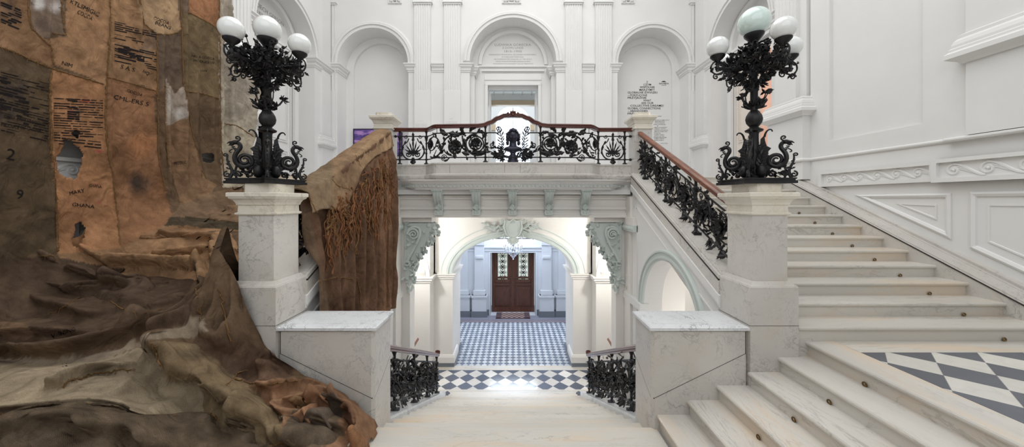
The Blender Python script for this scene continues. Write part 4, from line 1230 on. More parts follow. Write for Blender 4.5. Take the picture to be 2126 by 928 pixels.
# ---- sloping balustrades
def slope_balustrade(name_lab, s_, X, a0, m, Y0, Y1, top, posts, seed, railmat, cat_lab, xf=None, newel=None):
    xf = xf or (lambda Y: X)
    zf = lambda Y: ZC + a0 + m * Y
    mp = lambda u, v, w: Vector((s_ * (xf(u) - w), u, zf(u) + v))
    t = thing('stair_balustrade', name_lab, 'balustrade', (s_ * X, (Y0 + Y1) / 2, zf((Y0 + Y1) / 2)))
    b = MB(); k = 24; pts = [(s_ * xf(Y0 + (Y1 - Y0) * i / k), Y0 + (Y1 - Y0) * i / k, zf(Y0 + (Y1 - Y0) * i / k) + top) for i in range(k + 1)]
    q = math.hypot(1, m)
    if newel:   # volute at the lower end
        last = pts[-1]
        for i in range(1, 9):
            aa = i / 8 * PI * .9
            pts.append((last[0] - s_ * .0, last[1] + .05 * math.sin(aa), last[2] + .0 + .028 * (1 - math.cos(aa))))
    b.sweep(pts, [(1, 0, 0)] * len(pts), [(0, -m / q, 1 / q)] * len(pts), [(x_ * 1.15, y_ * 1.15) for x_, y_ in RAILP])
    b.build('handrail', railmat, t, True)
    for v, nm in ((.13, 'bottom_bar'), (top - .16, 'top_bar')):
        b = MB(); b.tube([mp(Y0 + (Y1 - Y0) * i / 10, v, 0) for i in range(11)], .014, 6); b.build(nm, M['iron'], t)
    for y in posts:
        b = MB(); post_shape(b, mp, y, 0, top - .03, .02)
        b.box(s_ * xf(y) - .055, s_ * xf(y) + .055, y - .055, y + .055, zf(y) - .03, zf(y) + .015)
        b.build('post', M['iron'], t, True)
    rr = random.Random(seed)
    edges = [Y0] + list(posts) + [Y1]; edges = sorted(set(edges))
    for ya, yb in zip(edges, edges[1:]):
        if yb - ya < .25: continue
        I = Iron(mp); c = (ya + yb) / 2; wv = yb - ya; h = top - .16 - .13; vm = .13 + h / 2
        R = min(wv * .26, h * .42)
        for q_, cu in ((1, c - wv * .25), (-1, c + wv * .25)):
            I.vine(spiral(cu, vm + q_ * .02, R, 1.8, q_ * PI / 2, q_, inner=.45), .014, .010, rr, .06, .10)
            I.rosette(cu, vm + q_ * .02, R * .62, rr, 8)
            I.rosette(cu, vm + q_ * .02, R * .45, rr, 6)
        I.vine(bez((ya + .02, .15), (ya + wv * .4, .05), (c, vm), (c + wv * .1, top - .2)), .016, .012, rr, .05, .11, .012)
        I.vine(bez((yb - .02, top - .2), (yb - wv * .4, top - .05), (c, vm), (c - wv * .1, .14)), .016, .012, rr, .05, .11, -.012)
        for k in range(int(wv * 62)):
            u, v = rr.uniform(ya + .02, yb - .02), vm + rr.gauss(0, .27) * h
            v = min(max(v, .03), top - .10)
            I.leaf(u, v, rr.uniform(0, 2 * PI), rr.uniform(.06, .12), rr.uniform(.035, .06), rr.uniform(.1, .6), rr.uniform(-.03, .03), rr.uniform(-.8, .8))
        for k in range(int(wv * 8)):
            u, v = rr.uniform(ya + .05, yb - .05), rr.uniform(.1, top - .15)
            I.line(spiral(u, v, rr.uniform(.035, .06), 1.4, rr.uniform(0, 6), rr.choice((-1, 1))), .008, rr.uniform(-.03, .03))
        # grape drops hanging below the bottom bar
        for k in range(2):
            u = rr.uniform(ya + .1, yb - .1)
            for j in range(5): I.leaf(u, .14, -PI / 2 + rr.uniform(-.9, .9), .12, .06, .3, rr.uniform(-.02, .02))
        I.b.build('foliage_panel', M['iron'], t, True)
    return t
slope_balustrade('dense black iron foliage balustrade with mahogany rail climbing the right flight', 1, 2.65, -2.845, .49, 4.04, 6.97, .83, (4.85, 5.8, 6.72), 11, M['rail'], '')
slope_balustrade('left flight balustrade mostly wrapped in the jute drape', -1, 2.65, -2.845, .49, 4.04, 6.97, .83, (4.85, 5.8, 6.72), 12, M['rail'], '')
flare = lambda Y: 1.62 + .10 * max(0, (Y - 4.0)) / 4.1
slope_balustrade('black iron foliage balustrade of the descending flight, left of the marble steps', -1, 1.62, -.635, -.49, 4.02, 7.55, .86, (4.62, 5.62, 6.56, 7.48), 21, M['railx'], '', flare, True)
slope_balustrade('black iron foliage balustrade of the descending flight, right of the marble steps', 1, 1.62, -.635, -.49, 4.02, 7.55, .86, (4.62, 5.62, 6.56, 7.48), 22, M['railx'], '', flare, True)
for s_ in (-1, 1):   # short wall rails at the side stairs below
    xs = s_ * 2.32
    x = lambda px, Y: (px - CX) * Y / F
    p0 = P(857 if s_ < 0 else 1273, 722, 8.3); p1 = P(868 if s_ < 0 else 1262, 704, 8.9)
    t = thing('wall_handrail', 'short wooden handrail on iron bracket beside the lower ' + ('left' if s_ < 0 else 'right') + ' balustrade', 'handrail', tuple(p0))
    b = MB(); q = [(-.04, -.03), (.04, -.03), (.045, .01), (.02, .035), (-.02, .035), (-.045, .01)]
    b.sweep([p0, p1], [(0, 1, 0)] * 2, [(s_ * .5, 0, .8)] * 2, q); b.build('rail', M['rail'], t)
    b = MB(); b.tube([p0 + Vector((0, 0, -.03)), p0 + Vector((s_ * .04, 0, -.25)), p0 + Vector((s_ * .2, 0, -.3))], .02)
    for k in range(6): b.leaf(p0 + Vector((s_ * .02, 0, -.04 * k)), (s_ * -.3, -.3, -.6), (0, -1, 0), .09, .05)
    b.build('bracket', M['iron'], t)

# ---- candelabra
def candelabrum(s_, cx, cy, rot, rtop, ztop, label):
    z0 = 2.596
    t = thing('candelabrum', label, 'candelabrum', (cx, cy, z0))
    c = Vector((cx, cy, 0)); rr = random.Random(40 + s_)
    # base plate with concave sides
    b = MB(); pts = []
    for k in range(4):
        a = rot + PI / 4 + k * PI / 2; a2 = a + PI / 2
        p, q = Vector((math.cos(a), math.sin(a))) * .36, Vector((math.cos(a2), math.sin(a2))) * .36
        tn = (q - p).normalized() * .05
        pts += [(p - tn * .6), (p + tn)]
        for j in range(1, 6):
            m_ = p.lerp(q, j / 6); dd = m_.normalized(); m_ = m_ - dd * .035 * math.sin(PI * j / 6); pts.append(m_)
    ring = [(cx + p.x, cy + p.y) for p in pts]
    b.prism(ring, lambda u, v, d: (u, v, d), z0, z0 + .03)
    b.prism([(cx + p.x * .95, cy + p.y * .95) for p in pts], lambda u, v, d: (u, v, d), z0 + .03, z0 + .045)
    b.prism([(cx + p.x * .98, cy + p.y * .98) for p in pts], lambda u, v, d: (u, v, d), z0 + .045, z0 + .06)
    b.build('base_plate', M['iron'], t)
    zb = z0 + .06
    # shaft
    b = MB()
    b.lathe([(0, 0), (.10, 0), (.105, .03), (.06, .07), (.05, .16), (.06, .26), (.045, .34), (.045, .50), (.05, .52), (.085, .535), (.09, .55), (.05, .575), (.04, .59)], (cx, cy, zb), 20)
    b.lathe([(.04, .59), (.05, .60), (.07, .63), (.078, .67), (.07, .71), (.05, .75), (.035, .77)], (cx, cy, zb), 32, lambda a, z: 1 + .10 * abs(math.sin(a * 5)) )
    b.lathe([(.035, .77), (.038, .80), (.037, .98), (.05, 1.0), (.037, 1.02), (.032, 1.2), (.032, 1.48), (.05, 1.50), (.032, 1.54), (.028, ztop - zb - rtop - .12)], (cx, cy, zb), 16)
    b.build('shaft', M['iron'], t, True)
    # dragons on the four corners, wings against the shaft
    for k in range(4):
        a = rot + PI / 4 + k * PI / 2; d = Vector((math.cos(a), math.sin(a), 0)); sd = Vector((-d.y, d.x, 0))
        Q = lambda r, z, w=0: c + d * r + sd * w + Vector((0, 0, zb + z))
        b = MB()
        sp = spiral(.20, .20, .072, 1.55, -PI * .75, -1, 26, .2)   # coiled tail/breast
        b.tube([Q(r, z) for r, z in reversed(sp)], [.008 + .016 * i / 25 for i in range(26)], 8)
        nk = bez((.15, .15), (.25, .07), (.33, .2), (.255, .30), 10) + bez((.255, .30), (.22, .34), (.24, .38), (.27, .385), 6)[1:]
        b.tube([Q(r, z) for r, z in nk], [.024 - .004 * i / 16 for i in range(17)], 8)
        b.ball(Q(.28, .385), .030, .030, .024, 10, 8)
        b.tube([Q(.29, .385), Q(.33, .38), Q(.35, .365)], [.018, .010, .003]); b.tube([Q(.29, .37), Q(.325, .355), Q(.335, .345)], [.012, .007, .003])
        b.tube([Q(r, z) for r, z in spiral(.262, .432, .03, 1.2, -PI / 2, -1)], .008)
        for q in range(6): b.leaf(Q(.25 + .01 * q, .28 + .02 * q), d + Vector((0, 0, .3 - .2 * q)), sd, .035, .02)
        b.tube([Q(r, z) for r, z in bez((.30, .31), (.34, .29), (.33, .27), (.31, .275))], .006)
        # scrolling feet and foliage
        b.tube([Q(r, z) for r, z in spiral(.27, .045, .038, 1.3, PI, -1)], .011); b.tube([Q(r, z) for r, z in spiral(.16, .045, .04, 1.3, 0, 1)], .011)
        b.tube([Q(.26, .16), Q(.28, .08), Q(.27, .0)], .012)
        for q in range(12): b.leaf(Q(rr.uniform(.10, .27), rr.uniform(.04, .12), rr.uniform(-.02, .02)), d * rr.uniform(-1, 1) + Vector((0, 0, rr.uniform(-1, .8))) + sd * rr.uniform(-.5, .5), sd, .06, .035)
        b.build('dragon', M['iron'], t, True)
        b = MB()
        wing = [(.05, .09), (.14, .10), (.19, .13), (.155, .19), (.125, .25), (.13, .30), (.155, .33), (.115, .36), (.10, .42), (.095, .48), (.06, .44), (.05, .30)]
        b.prism(wing, lambda u, v, w_: Q(u, v, w_), -.007, .007)
        for q in range(9): z = .13 + .03 * q; b.tube([Q(.05, z, 0), Q(.16 - .06 * q / 8, z + .03, 0)], .011, 5)
        hk = bez((.095, .46), (.10, .54), (.16, .56), (.165, .51), 8)
        b.tube([Q(r, z) for r, z in hk], [.012 - .006 * i / 8 for i in range(9)])
        b.build('wing', M['iron'], t, True)
        # sinuous finial at the plate corner
        b = MB()
        b.tube([Q(r, z) for r, z in bez((.33, .0), (.26, .10), (.36, .12), (.345, .24), 12)], [.018 - .010 * i / 12 for i in range(13)])
        b.tube([Q(r, z) for r, z in spiral(.362, .24, .022, 1.1, PI, -1)], .007)
        b.tube([Q(r, z) for r, z in spiral(.345, .035, .035, 1.3, PI / 2, -1)], .009)
        for q in range(3): b.leaf(Q(.32, .09 + .04 * q), d + Vector((0, 0, .6)), sd, .045, .02)
        b.build('corner_scroll', M['iron'], t, True)
    # figure-like cartouche between the dragons
    for k in range(4):
        a = rot + k * PI / 2; d = Vector((math.cos(a), math.sin(a), 0))
        b = MB()
        b.ball(c + d * .11 + Vector((0, 0, zb + .08)), .05, .05, .07, 10, 8)
        for q in range(7): b.leaf(c + d * .10 + Vector((0, 0, zb + .05 + q * .04)), Vector((rr.uniform(-.5, .5), rr.uniform(-.5, .5), 1)), d, .08, .045, .2)
        b.build('acanthus', M['iron'], t, True)
    # flowering sprigs on the lower shaft
    b = MB()
    for k in range(9):
        a = k * 2 * PI / 9 * 2 + .4; d = Vector((math.cos(a), math.sin(a), 0)); h = .78 + .05 * rr.random(); o = rr.uniform(.06, .17); up = rr.uniform(.06, .26)
        p0 = c + d * .04 + Vector((0, 0, zb + h)); p3 = c + d * o + Vector((0, 0, zb + h + up))
        b.tube([p0, p0.lerp(p3, .5) + d * .02, p3], .006)
        for q in range(5):
            b.leaf(p3, Vector((rr.uniform(-1, 1), rr.uniform(-1, 1), rr.uniform(-.4, 1))), d, .055, .035, .5)
        b.ball(p3, .018, .018, .018, 7, 5)
        for q in range(2): b.leaf(p0, d * rr.uniform(.5, 1) + Vector((rr.uniform(-.6, .6), rr.uniform(-.6, .6), rr.uniform(-.2, .5))), (0, 0, 1), .10, .05, .3)
    b.build('rose_sprig', M['iron'], t, True)
    # great bouquet under the arms
    b = MB()
    for k in range(330):
        a = rr.uniform(0, 2 * PI); r = .045 + .25 * rr.random() ** .6; h = rr.uniform(-1, 1)
        z = 1.29 + .03 * math.sin(a * 2) + h * (.15 * (1.15 - r / .34))
        d = Vector((math.cos(a), math.sin(a), 0))
        p = c + d * r + Vector((0, 0, zb + z))
        b.leaf(p, d * rr.uniform(.1, 1.2) + Vector((rr.uniform(-.8, .8), rr.uniform(-.8, .8), rr.uniform(-.8, .8))), Vector((rr.uniform(-1, 1), rr.uniform(-1, 1), 1)), rr.uniform(.05, .085), rr.uniform(.035, .055), rr.uniform(.2, .7))
    for k in range(46):
        a = rr.uniform(0, 2 * PI); r = rr.uniform(.10, .29); p = c + Vector((math.cos(a) * r, math.sin(a) * r, zb + 1.29 + rr.uniform(-.15, .16)))
        b.ball(p, .021, .021, .018, 7, 5)
        for q in range(5):
            an = q * 2 * PI / 5; dd = Vector((math.cos(a), math.sin(a), .3)).normalized(); s1 = dd.orthogonal().normalized(); s2 = dd.cross(s1)
            b.leaf(p, s1 * math.cos(an) + s2 * math.sin(an) + dd * .4, dd, .035, .035, .4)
    for k in range(14):
        a = rr.uniform(0, 2 * PI); d = Vector((math.cos(a), math.sin(a), 0)); r = rr.uniform(.05, .25)
        p0 = c + d * r + Vector((0, 0, zb + 1.40)); p1 = p0 + d * .04 + Vector((0, 0, rr.uniform(.06, .12))); b.tube([p0, p1], .005); b.ball(p1, .02, .02, .02, 7, 5); b.leaf(p1, d + Vector((0, 0, .5)), (0, 0, 1), .04, .03)
    b.build('foliage_bouquet', M['iron'], t, True)
    b = MB()
    for k in range(8):
        a = rot + k * PI / 4; d = Vector((math.cos(a), math.sin(a), 0))
        Q = lambda r, z: c + d * r + Vector((0, 0, zb + z))
        b.tube([Q(r, z) for r, z in bez((.04, 1.04), (.05, 1.12), (.13, 1.06), (.12, 1.14))] + [Q(r, z) for r, z in spiral(.16, 1.14, .045, 1.4, PI, -1)], .009)
        for q in range(6): b.leaf(Q(.08 + .012 * q, 1.07 + .02 * q), d * rr.uniform(0, 1) + Vector((rr.uniform(-.8, .8), rr.uniform(-.8, .8), -.8)), d, .065, .04, .4)
    b.build('drooping_scrolls', M['iron'], t, True)
    # arms, cups and globes
    zarm = zb + 1.24
    for k in range(4):
        a = rot + k * PI / 2 - PI / 2; d = Vector((math.cos(a), math.sin(a), 0)); R = .41
        Q = lambda r, z: c + d * r + Vector((0, 0, z))
        zg = 4.14; rg = .113
        b = MB()
        b.tube([Q(.03, zarm), Q(R + .02, zarm)], .021, 4)
        b.tube([Q(R, zarm - .03), Q(R, zg - rg - .07)], .017, 8)
        b.tube([Q(R + .075 * math.cos(q * PI / 8), zarm + .01 + .075 * math.sin(q * PI / 8)) for q in range(-13, 5)], .009)
        b.tube([Q(r, z + zarm) for r, z in spiral(R - .09, -.06, .045, 1.3, PI / 2, 1)], .008)
        b.tube([Q(r, z + zarm) for r, z in spiral(R + .02, -.09, .035, 1.2, PI / 2, -1)], .008)
        for q in range(9): b.leaf(Q(R + rr.uniform(-.1, .08), zarm + rr.uniform(-.1, .06)), d * rr.uniform(-1, 1) + Vector((0, 0, rr.uniform(-1, .5))), Vector((-d.y, d.x, 0)), .05, .03, .5)
        arm = b.build('arm', M['iron'], t, True)
        b = MB(); cc = Q(R, zg - rg - .085)
        b.lathe([(0, 0), (.02, 0), (.03, .012), (.018, .025), (.026, .04), (.05, .06), (.072, .085), (.076, .10), (.065, .105), (.03, .08), (0, .08)], cc, 28, lambda an, z: 1 + (.05 * math.sin(an * 14) if z > .07 else 0))
        b.build('cup', M['iron'], arm, True)
        b = MB(); b.ball(Q(R, zg), rg, rg, rg, 40, 24); b.build('globe', M['globe'], arm, True)
    b = MB()
    b.lathe([(0, -.14), (.03, -.14), (.045, -.12), (.026, -.10), (.04, -.07), (.07, -.03), (.095, .0), (.10, .02), (.085, .025), (.04, 0), (0, 0)], (cx, cy, ztop - rtop * .97), 32, lambda an, z: 1 + (.05 * math.sin(an * 16) if z > -.02 else 0))
    for k in range(6): a = k * PI / 3; b.leaf((cx + .03 * math.cos(a), cy + .03 * math.sin(a), ztop - rtop - .09), (math.cos(a), math.sin(a), .4), (0, 0, 1), .08, .05, -.3)
    cup = b.build('top_cup', M['iron'], t, True)
    b = MB(); b.ball((cx, cy, ztop), rtop, rtop, rtop, 48, 28); b.build('globe', M['globeg'] if s_ > 0 else M['globe'], cup, True)
candelabrum(1, 2.715, 3.77, 0.0, .16, 4.42, 'black iron dragon candelabrum with greenish top globe on the right pier')
candelabrum(-1, -2.765, 3.77, -.16, .137, 4.345, 'black iron dragon candelabrum with five white globes on the left pier')
# ================================================================== FITTINGS AND FURNISHINGS
# ---- street door at the far end of the vestibule
YD = YV + .5
door = thing('door_1', 'dark oak double street door with iron grilles over daylit glass', 'door', (0, YD, VE)); door['kind'] = 'structure'
zd0, zd1 = VE, zd
for s_ in (-1, 1):
    leafroot = bpy.data.objects.new('door_leaf', None); COL.objects.link(leafroot); leafroot.parent = door
    fd = lambda u, v, d, s_=s_: (s_ * u, YD + d, v)
    b = MB()
    gx0, gx1, gz0, gz1 = .24, .70, ZC + (HY - 582) * 15.3 / F, ZC + (HY - 525.5) * 15.3 / F
    b.prism([(.0, zd0), (.96, zd0), (.96, zd1), (.0, zd1)], fd, 0, .06, [[(gx0, gz0), (gx1, gz0), (gx1, gz1), (gx0, gz1)]])
    for (x0, x1, z0, z1) in ((.0, .10, zd0, zd1), (.84, .96, zd0, zd1), (.10, .84, -1.42, -1.34), (.10, .84, -1.12, -1.04), (.10, .84, zd0, zd0 + .22), (.0, .96, zd1 - .07, zd1)):
        xa, xb = sorted((s_ * x0, s_ * x1)); b.box(xa, xb, YD - .04, YD + .01, z0, z1)
    dl = b.build('door_panel', M['doorwood'], leafroot)
    for (x0, x1, z0, z1) in ((.16, .80, -1.30, -1.16), (.17, .79, zd0 + .30, -1.50)):
        b = MB()
        for e, d in ((0, .035), (.05, .02), (.09, .045)):
            xa, xb = sorted((s_ * (x0 + e), s_ * (x1 - e)))
            if z1 - z0 - 2 * e > .03: b.box(xa, xb, YD - d, YD + .01, z0 + e, z1 - e)
        if z1 - z0 > .4:
            b2 = MB(); xa, xb = sorted((s_ * (x0 + .16), s_ * (x1 - .16))); b2.box(xa, xb, YD - .055, YD, z0 + .16, z1 - .16); b2.build('raised_field', M['doorwood'], leafroot)
        b.build('moulding', M['doorwood'], leafroot)
    b = MB(); xa, xb = sorted((s_ * gx0, s_ * gx1)); b.box(xa, xb, YD + .03, YD + .04, gz0, gz1); b.build('glass', M['daydoor'], leafroot)
    I = Iron(lambda u, v, w, s_=s_: Vector((s_ * u, YD - w, v)))
    cxg, h = (gx0 + gx1) / 2, gz1 - gz0
    I.line([(cxg, gz0), (cxg, gz1)], .011)
    for e in (0, .03): I.line([(gx0 + e, gz0 + e), (gx1 - e, gz0 + e), (gx1 - e, gz1 - e), (gx0 + e, gz1 - e), (gx0 + e, gz0 + e)], .009)
    for k in range(5):
        zz = gz0 + h * (k + .5) / 5
        for q in (-1, 1):
            I.line(spiral(cxg + q * .115, zz + .05, .07, 1.4, PI / 2, q), .009); I.line(spiral(cxg + q * .115, zz - .06, .06, 1.4, -PI / 2, -q), .009)
            I.line([(cxg, zz), (cxg + q * .2, zz + .0)], .008)
            I.leaf(cxg, zz, PI / 2 - q * .8, .12, .05); I.leaf(cxg, zz, -PI / 2 + q * .8, .12, .05)
        I.ball(cxg, zz, .035)
    I.line([(cxg + .08 * math.cos(a * PI / 8), gz0 + h / 2 + .12 * math.sin(a * PI / 8)) for a in range(17)], .011)
    I.b.build('grille', M['iron'], leafroot, True)
    b = MB(); zz = -1.0; b.tube([fd(.30, zz, -.06), fd(.62, zz, -.06)], .012); b.tube([fd(.32, zz, 0), fd(.32, zz, -.06)], .01); b.tube([fd(.60, zz, 0), fd(.60, zz, -.06)], .01)
    b.build('push_bar', M['brass'], leafroot)
b = MB(); b.box(-.045, .045, YD - .07, YD, zd0 + .02, zd1 - .06); b.box(-.065, .065, YD - .09, YD, -1.42, -1.12); b.build('meeting_stile', M['doorwood'], door)
b = MB(); b.ball((-.06, YD - .08, -.96), .03); b.tube([(-.06, YD, -.96), (-.06, YD - .08, -.96)], .012); b.build('door_knob', M['brass'], door)
# ---- mat before it
m, nt, bb = newmat('patterned_mat', rgb(110, 84, 80), .95)
bk = N(nt, 'ShaderNodeTexChecker'); bk.inputs['Scale'].default_value = 9; bk.inputs[1].default_value = rgb(168, 150, 142); bk.inputs[2].default_value = rgb(96, 66, 64)
nt.links.new(objvec(nt), bk.inputs['Vector']); nt.links.new(bk.outputs[0], bb.inputs['Base Color'])
mat_t = thing('door_mat', 'brown patterned mat on the grey floor before the street door', 'mat', (0, 14.7, VE))
b = MB(); b.box(-.50, .50, 14.44, 15.1, VE + .0, VE + .012); b.build('field', m, mat_t)
b = MB(); m2, _, _ = newmat('mat_border', rgb(92, 74, 78), .95)
for x0, x1, y0, y1 in ((-.74, -.5, 14.36, 15.14), (.5, .74, 14.36, 15.14), (-.74, .74, 14.32, 14.44)): b.box(x0, x1, y0, y1, VE, VE + .01)
b.build('border', m2, mat_t)
# ---- chandelier
cy = 12.5; c0 = P(1065.5, 516, cy)
ch = thing('chandelier', 'small glass chandelier with crystal drops hanging in the vestibule', 'chandelier', tuple(c0))
b = MB(); zt_, zb_ = c0.z + .45, c0.z - .42
b.tube([(c0.x, cy, 2.05), (c0.x, cy, zt_)], .008)
b.lathe([(0, -.10), (.05, -.08), (.085, -.02), (.06, .03), (.03, .07), (.05, .12), (.03, .2), (.065, .26), (.035, .3), (.10, .36), (.11, .40), (.02, .44), (0, .46)], c0, 16)
b.build('stem', M['chrome'], ch, True)
arms = []
for k in range(8):
    a = k * PI / 4 + .2; d = Vector((math.cos(a), math.sin(a), 0)); Q = lambda r, z: c0 + d * r + Vector((0, 0, z))
    b = MB(); b.tube([Q(r, z) for r, z in bez((.03, -.02), (.12, -.2), (.30, -.16), (.34, .02))], .010)
    b.lathe([(0, 0), (.05, .01), (.055, .025), (.02, .02), (.014, .05), (.014, .12), (0, .125)], Q(.34, .01), 10)
    arm = b.build('arm', M['chrome'], ch, True)
    b = MB()
    for q in range(3): b.ball(Q(.34, -.03 - .05 * q), .012, .012, .022, 6, 5)
    for q in range(5):
        t_ = q / 4; p = Q(.34 * (1 - t_) + .06 * t_, .02 + .26 * t_ - .12 * math.sin(PI * t_)); b.ball(p, .012, .012, .014, 6, 4)
    b.build('crystal_drops', M['crystal'], arm)
b = MB()
for ring, z, n_ in ((.20, -.14, 20), (.15, -.20, 16), (.10, -.26, 12), (.05, -.31, 8), (.12, .36, 12), (.09, .24, 10)):
    for k in range(n_):
        a = k * 2 * PI / n_; b.ball(c0 + Vector((ring * math.cos(a), ring * math.sin(a), z)), .014, .014, .028, 6, 5)
b.ball(c0 + Vector((0, 0, -.37)), .03, .03, .045, 10, 8)
b.build('crystal_basket', M['crystal'], ch)
# ---- crest over the basket arch
crest = thing('crest', 'grey green plaster crest with shield and laurel sprays on top of the great arch', 'ornament', (0, 9.86, 1.6))
O_ = lambda px, py, w=0: P(px, py, 9.84 - w)
b = MB()
sh = [(-.26, .26), (-.30, .05), (-.22, -.20), (0, -.36), (.22, -.20), (.30, .05), (.26, .26), (.10, .22), (0, .30), (-.10, .22)]
zc_ = P(1065, 474, 9.84).z
b.prism([(u * .9, zc_ + v * .9) for u, v in sh], lambda u, v, d: (u, 9.84 + d, v), -.05, .06)
b.tube([(u * .9, 9.78, zc_ + v * .9) for u, v in sh + sh[:1]], .022, 6)
b.ball((0, 9.80, zc_), .15, .06, .19, 16, 10)
b.build('shield', M['orn'], crest, True)
b = MB(); r4 = random.Random(9)
for s_ in (-1, 1):
    st = [(s_ * (.18 + .09 * k), 9.83, zc_ - .02 + .02 * k + .03 * math.sin(k)) for k in range(7)]
    b.tube(st, .016)
    for k in range(34):
        p = Vector(st[k % 7]) + Vector((r4.uniform(-.05, .05), -.01, r4.uniform(-.1, .1)))
        b.leaf(p, (s_ * r4.uniform(.3, 1), -.05, r4.uniform(-.7, .9)), (0, -1, 0), r4.uniform(.12, .2), .06, .15, .01)
    for r_, z_ in (( .30, .20), (.24, -.24)):
        b.tube([(u, 9.80, v) for u, v in spiral(s_ * r_, zc_ + z_, .08, 1.3, PI / 2, -s_)], .018)
b.build('laurel_sprays', M['orn'], crest, True)
b = MB()
for k in range(9):
    a = -PI / 2 + (k - 4) * .33
    b.leaf((0, 9.80, zc_ - .30), (math.cos(a), -.1, math.sin(a) * .8), (0, -1, .2), .20, .09, .2, .012)
b.ball((0, 9.79, zc_ - .34), .08, .05, .08, 10, 8)
b.build('key_shell', M['orn'], crest, True)
# ---- big acanthus consoles under the beam
for s_ in (-1, 1):
    Yc = 7.36
    C = lambda u, v, w=0: Vector((s_ * (u) , Yc - .02 - w, v))
    X = lambda px: (CX - px) * 7.36 / F      # measured on the left one
    Z = lambda py: ZC + (HY - py) * 7.36 / F
    pts = lambda L: [(X(a), Z(b_)) for a, b_ in L]
    t = thing('acanthus_console', 'large grey green acanthus scroll console carrying the beam at ' + ('left' if s_ < 0 else 'right'), 'console', (s_ * 2.1, Yc + .1, 1.0))
    out = pts([(840, 463), (902, 463), (903, 478), (893, 488), (890, 500), (880, 513), (874, 523), (866, 533), (864, 545), (856, 550), (855, 575), (850, 592), (843, 590), (840, 560)])
    b = MB(); b.prism(out, lambda u, v, d: C(u, v, -d), 0, .30); b.build('body', M['orn'], t)
    b = MB()
    sp = [(X(859), Z(485))]
    r0 = 12.5 * 7.36 / F
    spl = [( X(859.5) + r_ * math.cos(a), Z(486) + r_ * math.sin(a)) for r_, a in ((r0 * (1.05 - .9 * i / 34), PI * 1.0 - 2 * PI * 2.1 * i / 34) for i in range(35))]
    neck = [(X(846), Z(544)), (X(848), Z(532)), (X(857), Z(518)), (X(868), Z(504)), (X(874), Z(492)), (X(875), Z(482)), (X(870), Z(473))]
    cu = bez(neck[0], neck[2], (X(880), Z(490)), (X(872), Z(475)), 12) + bez((X(872), Z(475)), (X(866), Z(468)), (X(850), Z(468)), (X(846.5), Z(486)), 10)[1:]
    spi = [(X(859.5) + r0 * (1.0 - .86 * i / 30) * math.cos(a), Z(486) + r0 * (1.0 - .86 * i / 30) * math.sin(a)) for i, a in ((i, 0.0 - 2 * PI * 2.0 * i / 30 * -1) for i in range(31))]
    b.tube([C(u, v, .03) for u, v in cu], .030, 8)
    b.tube([C(u, v, .045) for u, v in cu], .012, 6)
    b.tube([C(u, v, .03) for u, v in spi], [.03 - .018 * i / 30 for i in range(31)], 8)
    b.tube([C(X(846.5) + .05 * math.cos(a), Z(546) + .05 * math.sin(a), .03) for a in [k * .5 for k in range(12)]], .018)
    b.build('volute', M['orn'], t, True)
    b = MB(); r5 = random.Random(77)
    edge = [(897, 470), (903, 478), (895, 486), (890, 496), (884, 505), (876, 514), (872, 524), (866, 532), (860, 544), (857, 556), (853, 570), (848, 585), (846, 595)]
    for k, (px, py) in enumerate(edge):
        for q in range(4):
            p = C(X(px + r5.uniform(-5, 2)), Z(py + r5.uniform(-5, 4)), r5.uniform(-.22, .04))
            b.leaf(p, (-s_ * r5.uniform(.2, 1), -r5.uniform(0, .6), r5.uniform(-1.1, .5)), (0, -1, .3), r5.uniform(.12, .2), r5.uniform(.08, .12), .4, .02)
    for k in range(50):
        px, py = r5.uniform(842, 885), r5.uniform(466, 590)
        if px > 902 - (py - 463) * .42: continue
        b.leaf(C(X(px), Z(py), .0), (r5.uniform(-1, 1), -.3, r5.uniform(-1, 1)), (0, -1, 0), r5.uniform(.08, .13), .06, .3, .015)
    for px, py, r_ in ((890, 468, .07), (900, 474, .06), (868, 531, .05), (863, 548, .05), (848, 580, .05), (876, 512, .045)):
        b.ball(C(X(px), Z(py), -.08), r_, .12, r_, 10, 8)
    b.build('acanthus_leaves', M['orn'], t, True)

# ---- screen in the left niche
scr = thing('wall_screen', 'flat screen showing a violet sky in the left niche', 'screen', (-4.83, 11.9, 4.5))
p0, p1 = P(735, 268, 12.0), P(836, 325, 12.0)
b = MB(); b.prism([(p0.x, p1.z), (p1.x, p1.z), (p1.x, p0.z), (p0.x, p0.z)], frontal(11.93), 0, .06, [[(p0.x + .03, p1.z + .03), (p1.x - .03, p1.z + .03), (p1.x - .03, p0.z - .03), (p0.x + .03, p0.z - .03)]])
b.build('bezel', M['iron'], scr)
m, nt, bb = newmat('violet_picture', rgb(60, 50, 110), .2)
nz = noise(nt, objvec(nt, (.9, 1, 3.2), (0, .35, 0)), 1.6, 5, .6, .5)
rp = ramp(nt, nz.outputs['Fac'], [(.38, rgb(70, 56, 118)), (.52, rgb(112, 84, 160)), (.62, rgb(206, 160, 222)), (.7, rgb(120, 96, 170))])
nt.links.new(rp.outputs[0], bb.inputs['Emission Color']); bb.inputs['Emission Strength'].default_value = .9
bb.inputs['Base Color'].default_value = (.01, .01, .02, 1)
b = MB(); b.box(p0.x + .02, p1.x - .02, 11.95, 11.97, p1.z + .02, p0.z - .02); b.build('display', m, scr)
